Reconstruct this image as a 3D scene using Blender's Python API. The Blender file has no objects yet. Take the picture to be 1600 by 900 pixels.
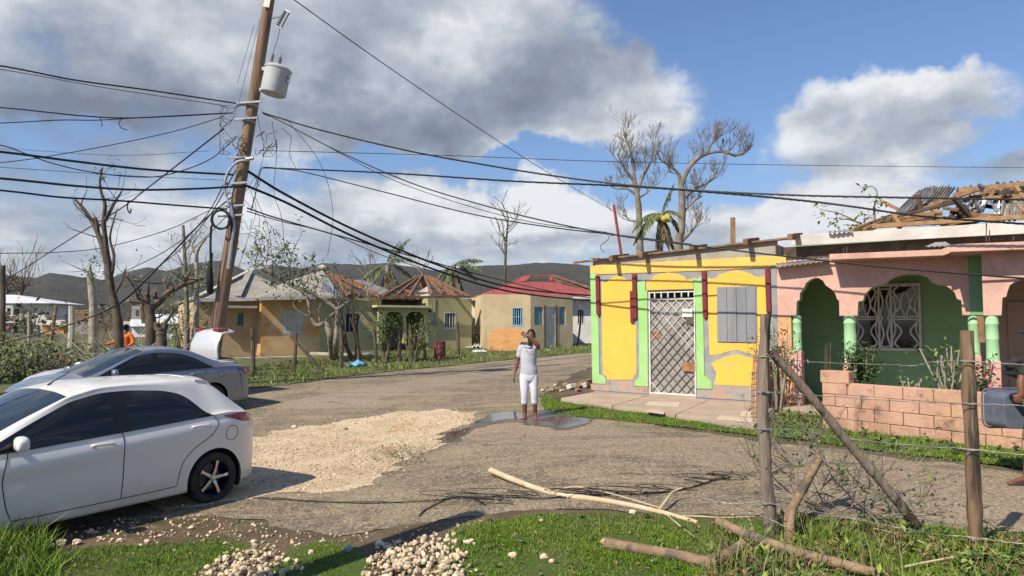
import bpy, bmesh, math, random
import numpy as np
from mathutils import Vector, Matrix, noise as mnoise
from mathutils.geometry import delaunay_2d_cdt
R = math.radians
scene = bpy.context.scene
COL = scene.collection
rnd = random.Random(7)

# ------------------------------------------------------------------ camera
CAM_H = 1.77
FPX = 1067.0                      # focal length in photo pixels (1600 wide)
PITCH = math.atan(55 / FPX)       # horizon at y = 505 of 900
cam_d = bpy.data.cameras.new('camera')
cam_d.sensor_width = 36.0
cam_d.lens = 36.0 * FPX / 1600.0
cam_d.clip_start = 0.05
cam_d.clip_end = 9000
cam = bpy.data.objects.new('camera', cam_d)
COL.objects.link(cam)
cam.location = (0, 0, CAM_H)
cam.rotation_euler = (math.pi / 2 + PITCH, 0, 0)
scene.camera = cam

# ------------------------------------------------------------------ light
SUN_EL = R(45)
SUN_DIR = Vector((.71 * math.cos(SUN_EL), .704 * math.cos(SUN_EL), -math.sin(SUN_EL)))
sun_d = bpy.data.lights.new('sun', 'SUN')
sun_d.energy = 5.0
sun_d.angle = R(0.5)
sun_d.color = (1.0, .90, .745)
sun = bpy.data.objects.new('sun', sun_d)
COL.objects.link(sun)
sun.rotation_euler = SUN_DIR.to_track_quat('-Z', 'Y').to_euler()
sun.location = (-20, -20, 40)

scene.view_settings.view_transform = 'Standard'
scene.view_settings.look = 'None'
scene.view_settings.exposure = 0.42
scene.view_settings.gamma = 1
scene.view_settings.use_curve_mapping = False
scene.cycles.max_bounces = 6
scene.cycles.diffuse_bounces = 3
scene.cycles.glossy_bounces = 3
scene.cycles.transparent_max_bounces = 6
scene.cycles.sample_clamp_indirect = 6

# ------------------------------------------------------------------ sky
SKY = .088
def build_world():
    w = bpy.data.worlds.new('World')
    scene.world = w
    w.use_nodes = True
    nt = w.node_tree
    nt.nodes.clear()
    N = nt.nodes.new
    L = nt.links.new
    out = N('ShaderNodeOutputWorld')
    bg = N('ShaderNodeBackground')
    bg.inputs['Strength'].default_value = SKY
    L(bg.outputs[0], out.inputs[0])
    sky = N('ShaderNodeTexSky')
    sky.sky_type = 'NISHITA'
    sky.sun_disc = False
    sky.sun_elevation = SUN_EL
    sky.sun_rotation = math.atan2(-SUN_DIR.x, -SUN_DIR.y)
    sky.altitude = 50
    sky.air_density = 1.35
    sky.dust_density = .3
    sky.ozone_density = 2.6

    def M(op, a, b=None, clamp=False):
        n = N('ShaderNodeMath'); n.operation = op; n.use_clamp = clamp
        for i, v in enumerate((a, b)):
            if v is None: continue
            if isinstance(v, (int, float)): n.inputs[i].default_value = v
            else: L(v, n.inputs[i])
        return n.outputs[0]

    def VM(op, a, b=None, scale=None):
        n = N('ShaderNodeVectorMath'); n.operation = op
        for i, v in enumerate((a, b)):
            if v is None: continue
            if isinstance(v, (tuple, list)): n.inputs[i].default_value = v
            else: L(v, n.inputs[i])
        if scale is not None: n.inputs['Scale'].default_value = scale
        return n.outputs['Value'] if op in ('LENGTH', 'DOT_PRODUCT') else n.outputs['Vector']

    def noise(vec, sc, det=8, rough=.55, out='Fac', dist=0):
        n = N('ShaderNodeTexNoise'); n.noise_dimensions = '3D'
        n.inputs['Scale'].default_value = sc
        n.inputs['Detail'].default_value = det
        n.inputs['Roughness'].default_value = rough
        n.inputs['Distortion'].default_value = dist
        L(vec, n.inputs['Vector'])
        return n.outputs[out]

    def ramp(v, lo, hi, a=0., b=1.):
        n = N('ShaderNodeMapRange'); n.interpolation_type = 'SMOOTHSTEP'
        n.inputs['From Min'].default_value = lo
        n.inputs['From Max'].default_value = hi
        n.inputs['To Min'].default_value = a
        n.inputs['To Max'].default_value = b
        L(v, n.inputs['Value'])
        return n.outputs[0]

    tc = N('ShaderNodeTexCoord')
    d = VM('NORMALIZE', tc.outputs['Generated'])
    sp = N('ShaderNodeSeparateXYZ'); L(d, sp.inputs[0])
    az = M('ARCTAN2', sp.outputs[0], sp.outputs[1])
    el = M('ARCSINE', sp.outputs[2])
    cb = N('ShaderNodeCombineXYZ'); L(az, cb.inputs[0]); L(el, cb.inputs[1])
    wn = noise(d, 5.5, 5, .6, 'Color')
    warp = VM('SCALE', VM('SUBTRACT', wn, (.5, .5, .5)), scale=.22)
    A = VM('ADD', cb.outputs[0], warp)
    zc = M('ADD', M('MAXIMUM', sp.outputs[2], 0.0), .16)
    qx = M('DIVIDE', sp.outputs[0], zc)
    qy = M('DIVIDE', sp.outputs[1], zc)
    qc = N('ShaderNodeCombineXYZ'); L(qx, qc.inputs[0]); L(qy, qc.inputs[1])
    q = VM('ADD', qc.outputs[0], (3.1, 7.7, 1.3))
    f1 = noise(q, 1.15, 10, .56)
    fl = noise(VM('ADD', q, (-.16, -.22, .10)), 1.15, 6, .56)
    f2 = noise(VM('ADD', d, (5.2, 1.3, 2.2)), 4.2, 9, .60)
    f3 = noise(VM('ADD', d, (1.7, 8.3, 4.9)), 11.0, 8, .62)

    def blobs(lst):
        tot = None
        for (px, py, rx, ry, wgt) in lst:
            ca = math.atan((px - 800) / FPX)
            ce = math.atan((505 - py) / FPX * math.cos(ca))
            n = N('ShaderNodeVectorMath'); n.operation = 'SUBTRACT'
            L(A, n.inputs[0]); n.inputs[1].default_value = (ca, ce, 0)
            m = N('ShaderNodeVectorMath'); m.operation = 'MULTIPLY'
            L(n.outputs[0], m.inputs[0]); m.inputs[1].default_value = (FPX / rx, FPX / ry, 0)
            v = ramp(VM('LENGTH', m.outputs[0]), 0.25, 1.15, wgt, 0)
            tot = v if tot is None else M('ADD', tot, v)
        return tot
    # where the cloud masses of the photographed sky stand (angles on the sky)
    cov = blobs([(330, 60, 560, 190, .27), (760, 90, 330, 150, .32), (980, 120, 190, 100, .20),
                 (60, 230, 260, 90, .16), (560, 190, 420, 60, .16), (150, 380, 420, 75, .20),
                 (640, 350, 420, 80, .19), (900, 360, 260, 60, .14), (1400, 160, 150, 90, .27),
                 (1330, 225, 190, 70, .17), (1300, 330, 240, 62, .30), (1560, 250, 60, 22, .22), (1560, 120, 90, 60, .12),
                 (1130, 250, 330, 60, -.20), (760, 262, 300, 35, -.16), (1180, 60, 170, 110, -.20), (1500, 30, 260, 60, -.16),
                 (90, 205, 110, 22, -.12), (1060, 320, 120, 40, -.06)])
    bri = blobs([(420, 40, 520, 110, .24), (880, 40, 230, 90, .16), (1010, 130, 120, 70, .12), (250, 205, 480, 60, -.20),
                 (640, 205, 330, 50, -.20), (150, 395, 420, 50, .22), (640, 345, 420, 50, .28), (900, 340, 240, 45, .26),
                 (1400, 110, 160, 60, .22), (1300, 330, 240, 70, .40), (1330, 250, 190, 40, -.10), (100, 120, 200, 90, -.16)])
    hor = ramp(sp.outputs[2], .0, .22, .06, 0)
    cover = M('ADD', M('ADD', M('ADD', M('MULTIPLY', f1, .55), M('MULTIPLY', f2, .62)), M('MULTIPLY', f3, .30)), M('ADD', cov, hor))
    alpha = ramp(cover, .73, .95)
    thick = ramp(cover, .84, 1.22)
    lit = M('MULTIPLY', M('SUBTRACT', f1, fl), 1.7)
    tex = M('ADD', M('MULTIPLY', M('SUBTRACT', f2, .5), .9), M('MULTIPLY', M('SUBTRACT', f3, .5), .9))
    b = M('ADD', M('ADD', M('ADD', bri, lit), tex), M('SUBTRACT', .655, M('MULTIPLY', thick, .22)))
    cr = N('ShaderNodeValToRGB')
    e = cr.color_ramp.elements
    e[0].position = .08; e[0].color = (.185, .215, .285, 1)
    e[1].position = .98; e[1].color = (.92, .93, .94, 1)
    x = e.new(.38); x.color = (.29, .335, .415, 1)
    x = e.new(.66); x.color = (.50, .545, .61, 1)
    L(b, cr.inputs[0])
    cs = N('ShaderNodeMix'); cs.data_type = 'RGBA'; cs.blend_type = 'MULTIPLY'
    cs.inputs[0].default_value = 1
    L(cr.outputs[0], cs.inputs[6]); cs.inputs[7].default_value = (.74 / SKY, .74 / SKY, .74 / SKY, 1)
    tint = N('ShaderNodeMix'); tint.data_type = 'RGBA'; tint.blend_type = 'MULTIPLY'; tint.inputs[0].default_value = 1
    L(sky.outputs[0], tint.inputs[6]); tint.inputs[7].default_value = (.70, .83, 1.10, 1)
    mx = N('ShaderNodeMix'); mx.data_type = 'RGBA'
    L(M('MULTIPLY', alpha, .97), mx.inputs[0]); L(tint.outputs[2], mx.inputs[6]); L(cs.outputs[2], mx.inputs[7])
    L(mx.outputs[2], bg.inputs['Color'])
    w.cycles.sampling_method = 'MANUAL'
    w.cycles.sample_map_resolution = 512
build_world()

# ------------------------------------------------------------------ where a photo pixel points
def ray(px, py):
    u = (px - 800) / FPX
    v = -(py - 450) / FPX
    c, s = math.cos(PITCH), math.sin(PITCH)
    return Vector((u, c - v * s, s + v * c))
def at(px, py, Y):
    d = ray(px, py)
    t = Y / d.y
    return Vector((d.x * t, Y, CAM_H + d.z * t))
def SS(t):
    t = min(1., max(0., t))
    return t * t * (3 - 2 * t)
def g(x, y):                                 # height of the ground
    return -.30 * SS((1.5 - x) / 5) * SS((19 - y) / 7) + .6 * SS((y - 24) / 22) - 1.2 * SS((y - 70) / 90)
def gp(px, py, dz=0.):
    d = ray(px, py)
    z = dz
    for _ in range(25):
        if d.z > -1e-4:
            return Vector((d.x * 400, d.y * 400, 0))
        t = (z - CAM_H) / d.z
        z = .5 * z + .5 * (g(d.x * t, d.y * t) + dz)
    return Vector((d.x * t, d.y * t, z))
def gz(x, y, dz=0.):
    return Vector((x, y, g(x, y) + dz))

class Frame:                                  # a facade: x along it, y into the building, z up
    def __init__(s, o, ang):
        s.o = Vector(o); s.ang = ang
        s.M = Matrix.Translation(s.o) @ Matrix.Rotation(ang, 4, 'Z')
        s.I = s.M.inverted()
    def px(s, px, py, d=0.):
        o = s.I @ Vector((0, 0, CAM_H)); r = s.I.to_3x3() @ ray(px, py)
        t = (d - o.y) / r.y
        return Vector((o.x + r.x * t, d, o.z + r.z * t))
    def W(s, x, y, z):
        return s.M @ Vector((x, y, z))

# ------------------------------------------------------------------ materials
def _nodes(name):
    m = bpy.data.materials.new(name)
    m.use_nodes = True
    nt = m.node_tree
    return m, nt, nt.nodes, nt.links, nt.nodes['Principled BSDF']
def col(c):
    return (c[0], c[1], c[2], 1)
def mixc(nt, fac, a, b, blend='MIX'):
    n = nt.nodes.new('ShaderNodeMix'); n.data_type = 'RGBA'; n.blend_type = blend
    for i, v in ((0, fac), (6, a), (7, b)):
        if isinstance(v, (tuple, list)): n.inputs[i].default_value = col(v)
        elif isinstance(v, (int, float)): n.inputs[i].default_value = v
        else: nt.links.new(v, n.inputs[i])
    return n.outputs[2]
def nz(nt, vec, sc, det=5, rough=.55, dist=0., out='Fac'):
    n = nt.nodes.new('ShaderNodeTexNoise')
    n.inputs['Scale'].default_value = sc; n.inputs['Detail'].default_value = det
    n.inputs['Roughness'].default_value = rough; n.inputs['Distortion'].default_value = dist
    nt.links.new(vec, n.inputs['Vector'])
    return n.outputs[out]
def rmp(nt, v, lo, hi, a=0., b=1.):
    n = nt.nodes.new('ShaderNodeMapRange'); n.interpolation_type = 'SMOOTHSTEP'
    n.inputs['From Min'].default_value = lo; n.inputs['From Max'].default_value = hi
    n.inputs['To Min'].default_value = a; n.inputs['To Max'].default_value = b
    nt.links.new(v, n.inputs['Value'])
    return n.outputs[0]
def mapping(nt, vec, scale=(1, 1, 1), rot=(0, 0, 0)):
    n = nt.nodes.new('ShaderNodeMapping')
    n.inputs['Scale'].default_value = scale; n.inputs['Rotation'].default_value = rot
    nt.links.new(vec, n.inputs['Vector'])
    return n.outputs[0]
def mat(name, a, b=None, sc=3., rough=.85, bump=.25, bsc=45., metal=0., spec=.3, coat=0., stains=(), streak=1.,
        island=0., lo=.38, hi=.62, grime=None, det=6, bdist=.01, obj=False, rot=(0, 0, 0), stretch=None):
    m, nt, N, L, P = _nodes(name)
    if obj:
        tcn = N.new('ShaderNodeTexCoord'); pos = tcn.outputs['Object']
    else:
        geo = N.new('ShaderNodeNewGeometry'); pos = geo.outputs['Position']
    vec = pos
    if streak != 1.: vec = mapping(nt, pos, (1, 1, streak), rot)
    if stretch: vec = mapping(nt, pos, stretch, rot)
    if b is None: b = tuple(min(1, x * .8) for x in a)
    c = mixc(nt, rmp(nt, nz(nt, vec, sc, det, .6), lo, hi), a, b)
    for (sc_c, s_sc, s_lo, s_hi, *rest) in stains:
        v2 = mapping(nt, pos, (1, 1, rest[0])) if rest else pos
        c = mixc(nt, rmp(nt, nz(nt, v2, s_sc, 7, .62), s_lo, s_hi), c, sc_c)
    if island:
        ge2 = N.new('ShaderNodeNewGeometry')
        hsv = N.new('ShaderNodeHueSaturation')
        L.new(rmp(nt, ge2.outputs['Random Per Island'], 0, 1, 1 - island, 1 + island), hsv.inputs['Value'])
        L.new(rmp(nt, ge2.outputs['Random Per Island'], 0, 1, .5 + island * .035, .5 - island * .045), hsv.inputs['Hue'])
        L.new(c, hsv.inputs['Color'])
        c = hsv.outputs[0]
    if grime:                                  # mud splashed up from the ground and hairline cracks
        gcol, gz0, gz1 = grime
        gs = N.new('ShaderNodeSeparateXYZ'); L.new(N.new('ShaderNodeNewGeometry').outputs['Position'], gs.inputs[0])
        ga = N.new('ShaderNodeMath'); ga.operation = 'MULTIPLY'
        L.new(rmp(nt, gs.outputs[2], gz0, gz1, 1, 0), ga.inputs[0]); L.new(rmp(nt, nz(nt, pos, 5, 8, .7), .38, .68, 0, .85), ga.inputs[1])
        c = mixc(nt, ga.outputs[0], c, gcol)
        wa = N.new('ShaderNodeVectorMath'); wa.operation = 'MULTIPLY_ADD'
        L.new(nz(nt, pos, 3, 4, .6, 0, 'Color'), wa.inputs[0]); wa.inputs[1].default_value = (.5, .5, .5); L.new(pos, wa.inputs[2])
        cv = N.new('ShaderNodeTexVoronoi'); cv.feature = 'DISTANCE_TO_EDGE'; cv.inputs['Scale'].default_value = .9
        L.new(wa.outputs[0], cv.inputs['Vector'])
        cm = N.new('ShaderNodeMath'); cm.operation = 'MULTIPLY'
        L.new(rmp(nt, cv.outputs['Distance'], .001, .007, .75, 0), cm.inputs[0]); L.new(rmp(nt, nz(nt, pos, .9, 3), .5, .6), cm.inputs[1])
        c = mixc(nt, cm.outputs[0], c, (.12, .09, .07))
    L.new(c, P.inputs['Base Color'])
    P.inputs['Roughness'].default_value = rough
    P.inputs['Metallic'].default_value = metal
    P.inputs['Specular IOR Level'].default_value = spec
    P.inputs['Coat Weight'].default_value = coat
    P.inputs['Coat Roughness'].default_value = .06
    if bump:
        bn = N.new('ShaderNodeBump')
        bn.inputs['Strength'].default_value = min(1, bump); bn.inputs['Distance'].default_value = bdist
        L.new(nz(nt, vec, bsc, 6, .65), bn.inputs['Height'])
        L.new(bn.outputs[0], P.inputs['Normal'])
    return m

# ------------------------------------------------------------------ mesh builder
class MB:
    def __init__(s): s.v = []; s.f = []
    def add(s, vs, fs):
        n = len(s.v)
        s.v += [tuple(v) for v in vs]
        s.f += [tuple(i + n for i in f) for f in fs]
        return s
    def box(s, c, sz, M3=None):
        c = Vector(c); x, y, z = sz[0] / 2, sz[1] / 2, sz[2] / 2
        vs = [Vector(p) for p in ((-x, -y, -z), (x, -y, -z), (x, y, -z), (-x, y, -z), (-x, -y, z), (x, -y, z), (x, y, z), (-x, y, z))]
        if M3 is not None: vs = [M3 @ v for v in vs]
        return s.add([c + v for v in vs], [(3, 2, 1, 0), (4, 5, 6, 7), (0, 1, 5, 4), (1, 2, 6, 5), (2, 3, 7, 6), (3, 0, 4, 7)])
    def span(s, x0, x1, y0, y1, z0, z1):
        return s.box(((x0 + x1) / 2, (y0 + y1) / 2, (z0 + z1) / 2), (x1 - x0, y1 - y0, z1 - z0))
    def beam(s, p, q, w, h, up=(0, 0, 1), taper=1.):
        p, q = Vector(p), Vector(q); d = (q - p).normalized()
        up = Vector(up)
        if abs(d.dot(up)) > .98: up = Vector((0, 1, 0))
        sd = d.cross(up).normalized(); u = sd.cross(d)
        vs = []
        for c, k in ((p, 1.), (q, taper)):
            for a, b in ((-1, -1), (1, -1), (1, 1), (-1, 1)):
                vs.append(c + sd * (a * w / 2 * k) + u * (b * h / 2 * k))
        return s.add(vs, [(0, 1, 2, 3), (7, 6, 5, 4), (1, 0, 4, 5), (2, 1, 5, 6), (3, 2, 6, 7), (0, 3, 7, 4)])
    def tube(s, pts, r, n=6, cap=True, flat=None):
        pts = [Vector(p) for p in pts]
        k = len(pts)
        rr = r if isinstance(r, (list, tuple)) else [r] * k
        base = len(s.v)
        prev = None
        for i, p in enumerate(pts):
            t = (pts[min(i + 1, k - 1)] - pts[max(i - 1, 0)])
            if t.length < 1e-9: t = Vector((0, 0, 1))
            t.normalize()
            if prev is None:
                a = Vector((0, 0, 1)) if abs(t.z) < .9 else Vector((1, 0, 0))
                x = t.cross(a).normalized()
            else:
                x = prev - t * prev.dot(t)
                if x.length < 1e-6: x = t.orthogonal()
                x.normalize()
            prev = x
            y = t.cross(x)
            for j in range(n):
                an = 2 * math.pi * j / n
                s.v.append(tuple(p + x * (math.cos(an) * rr[i]) + y * (math.sin(an) * rr[i])))
        for i in range(k - 1):
            for j in range(n):
                a = base + i * n + j; b = base + i * n + (j + 1) % n
                s.f.append((a, b, b + n, a + n))
        if cap:
            s.f.append(tuple(base + j for j in reversed(range(n))))
            s.f.append(tuple(base + (k - 1) * n + j for j in range(n)))
        return s
    def prism(s, poly, y0, y1):               # poly in the x-z plane, extruded along y
        n = len(poly)
        area = sum(poly[i][0] * poly[(i + 1) % n][1] - poly[(i + 1) % n][0] * poly[i][1] for i in range(n))
        if area < 0: poly = poly[::-1]
        vs = [(x, y0, z) for x, z in poly] + [(x, y1, z) for x, z in poly]
        fs = [tuple(range(n)), tuple(reversed(range(n, 2 * n)))]
        fs += [((i + 1) % n, i, i + n, (i + 1) % n + n) for i in range(n)]
        return s.add(vs, fs)
    def plate(s, poly, z0, z1):               # poly in plan
        n = len(poly)
        area = sum(poly[i][0] * poly[(i + 1) % n][1] - poly[(i + 1) % n][0] * poly[i][1] for i in range(n))
        if area < 0: poly = poly[::-1]
        vs = [(x, y, z0) for x, y in poly] + [(x, y, z1) for x, y in poly]
        fs = [tuple(reversed(range(n))), tuple(range(n, 2 * n))]
        fs += [(i, (i + 1) % n, (i + 1) % n + n, i + n) for i in range(n)]
        return s.add(vs, fs)
    def xf(s, M):
        s.v = [tuple(M @ Vector(v)) for v in s.v]; return s
    def lathe(s, prof, c=(0, 0, 0), n=16, M3=None, cap=True):   # prof: (radius, z)
        base = len(s.v); c = Vector(c); k = len(prof)
        for r, z in prof:
            for j in range(n):
                a = 2 * math.pi * j / n
                v = Vector((r * math.cos(a), r * math.sin(a), z))
                if M3 is not None: v = M3 @ v
                s.v.append(tuple(c + v))
        for i in range(k - 1):
            for j in range(n):
                a = base + i * n + j; b = base + i * n + (j + 1) % n
                s.f.append((a, b, b + n, a + n))
        if not cap: return s
        if prof[0][0] > 1e-5: s.f.append(tuple(base + j for j in reversed(range(n))))
        if prof[-1][0] > 1e-5: s.f.append(tuple(base + (k - 1) * n + j for j in range(n)))
        return s
    def blob(s, c, r, seed=0, amp=.2, n=1):
        vs, fs = ICO[n]
        c = Vector(c)
        if not isinstance(r, (tuple, list)): r = (r, r, r)
        o = Vector((seed * 3.7, seed * 1.3, seed * 2.1))
        res = []
        for v in vs:
            k = 1 + amp * 2 * mnoise.noise(v * 1.4 + o)
            res.append(c + Vector((v.x * r[0] * k, v.y * r[1] * k, v.z * r[2] * k)))
        return s.add(res, fs)
    def leaf(s, p, d, up, ln, w):
        p = Vector(p); d = Vector(d).normalized(); sd = d.cross(Vector(up))
        if sd.length < 1e-4: sd = d.orthogonal()
        sd.normalize(); u = sd.cross(d)
        return s.add([p, p + d * ln * .5 + sd * w * .5 + u * ln * .06, p + d * ln, p + d * ln * .5 - sd * w * .5 + u * ln * .06], [(0, 1, 2, 3)])
    def build(s, name, m, parent=None, world=False, smooth=False, bevel=0., solid=0.):
        me = bpy.data.meshes.new(name)
        vs = s.v
        if world and parent is not None:
            pr_ = parent
            while pr_.name not in MATS: pr_ = pr_.parent
            I = MATS[pr_.name].inverted()
            vs = [tuple(I @ Vector(v)) for v in vs]
        me.from_pydata(vs, [], s.f)
        me.materials.append(m)
        if smooth:
            me.polygons.foreach_set('use_smooth', [True] * len(me.polygons))
            try: me.set_sharp_from_angle(angle=R(42))
            except Exception: pass
        me.update()
        o = bpy.data.objects.new(name, me)
        COL.objects.link(o)
        if parent is not None: o.parent = parent
        if solid:
            md = o.modifiers.new('solid', 'SOLIDIFY'); md.thickness = solid; md.offset = 0
        if bevel:
            md = o.modifiers.new('bevel', 'BEVEL'); md.width = bevel; md.segments = 2; md.limit_method = 'ANGLE'; md.angle_limit = R(50)
        return o
def _ico():
    out = {}
    for n in (0, 1, 2, 3):
        bm = bmesh.new(); bmesh.ops.create_icosphere(bm, subdivisions=max(n, 1), radius=1)
        if n == 0:
            bm.clear(); bmesh.ops.create_cube(bm, size=1.3)
        bm.verts.ensure_lookup_table()
        for i, v in enumerate(bm.verts): v.index = i
        out[n] = ([v.co.copy() for v in bm.verts], [tuple(v.index for v in f.verts) for f in bm.faces])
        bm.free()
    return out
ICO = _ico()
MATS = {}
def tag(o, label=None, cat=None, group=None, kind=None):
    if label: o['label'] = label
    if cat: o['category'] = cat
    if group: o['group'] = group
    if kind: o['kind'] = kind
    return o
def thing(name, label, cat, loc=(0, 0, 0), rz=0., group=None):
    o = bpy.data.objects.new(name, None)
    o.empty_display_size = .2
    COL.objects.link(o)
    o.location = loc; o.rotation_euler = (0, 0, rz)
    MATS[o.name] = Matrix.Translation(Vector(loc)) @ Matrix.Rotation(rz, 4, 'Z')
    return tag(o, label, cat, group)
def dup(o, loc=None, rz=None, label=None, scale=None, parent=None):
    c = o.copy(); COL.objects.link(c)
    if parent is not None: c.parent = parent
    if loc is not None: c.location = loc
    if rz is not None: c.rotation_euler = (0, 0, rz)
    if scale is not None: c.scale = (scale, scale, scale)
    if label: c['label'] = label
    for ch in list(o.children): dup(ch, parent=c)
    return c
def curve(pts, n=8):                         # Catmull-Rom through points
    P = [Vector(p) for p in pts]
    if len(P) < 3:
        return [P[0].lerp(P[-1], i / n) for i in range(n + 1)]
    P = [P[0] * 2 - P[1]] + P + [P[-1] * 2 - P[-2]]
    out = []
    for i in range(1, len(P) - 2):
        a, b, c, d = P[i - 1:i + 3]
        for k in range(n):
            t = k / n
            out.append(.5 * ((2 * b) + (c - a) * t + (2 * a - 5 * b + 4 * c - d) * t * t + (3 * b - a - 3 * c + d) * t ** 3))
    out.append(P[-2].copy())
    return out
def inside(poly, x, y):
    c = False; n = len(poly); j = n - 1
    for i in range(n):
        xi, yi = poly[i][0], poly[i][1]; xj, yj = poly[j][0], poly[j][1]
        if (yi > y) != (yj > y) and x < (xj - xi) * (y - yi) / (yj - yi) + xi: c = not c
        j = i
    return c
def bare(name, me_v, me_f, m, smooth=False):
    me = bpy.data.meshes.new(name); me.from_pydata(me_v, [], me_f); me.materials.append(m)
    if smooth: me.polygons.foreach_set('use_smooth', [True] * len(me.polygons))
    o = bpy.data.objects.new(name, me); COL.objects.link(o)
    return o
def sheet(name, outline, m, dz, step=.5, rough_edge=.06, seed=0, kind='structure', sub=.25):
    """a sheet draped on the ground inside an outline (plan points)"""
    pts = []
    n = len(outline)
    for i in range(n):
        a = Vector((outline[i][0], outline[i][1])); b = Vector((outline[(i + 1) % n][0], outline[(i + 1) % n][1]))
        L_ = (b - a).length
        k = max(1, min(60, int(L_ / sub)))
        nr = Vector((-(b - a).y, (b - a).x)) / max(L_, 1e-6)
        for j in range(k):
            p = a.lerp(b, j / k)
            e = rough_edge * (mnoise.noise(Vector((p.x * 1.7, p.y * 1.7, seed))) * 1.4 + mnoise.noise(Vector((p.x * 6, p.y * 6, seed + 3.3))) * .7)
            pts.append(p + nr * e)
    nb = len(pts)
    edges = [(i, (i + 1) % nb) for i in range(nb)]
    xs = [p.x for p in pts]; ys = [p.y for p in pts]
    x = min(xs)
    while x < max(xs):
        y = min(ys)
        while y < max(ys):
            if inside(pts, x, y): pts.append(Vector((x + .01 * mnoise.noise(Vector((x, y, 1))), y)))
            y += step
        x += step
    r = delaunay_2d_cdt(pts, edges, [], 1, 1e-5)
    vs = [(p.x, p.y, g(p.x, p.y) + dz) for p in r[0]]
    fs = [tuple(f) for f in r[2]]
    fs = [f if ((vs[f[1]][0] - vs[f[0]][0]) * (vs[f[2]][1] - vs[f[0]][1]) - (vs[f[2]][0] - vs[f[0]][0]) * (vs[f[1]][1] - vs[f[0]][1])) > 0 else f[::-1] for f in fs]
    o = bare(name, vs, fs, m, True)
    o['kind'] = kind
    return o, [(p.x, p.y) for p in r[0]][:nb]
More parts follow.
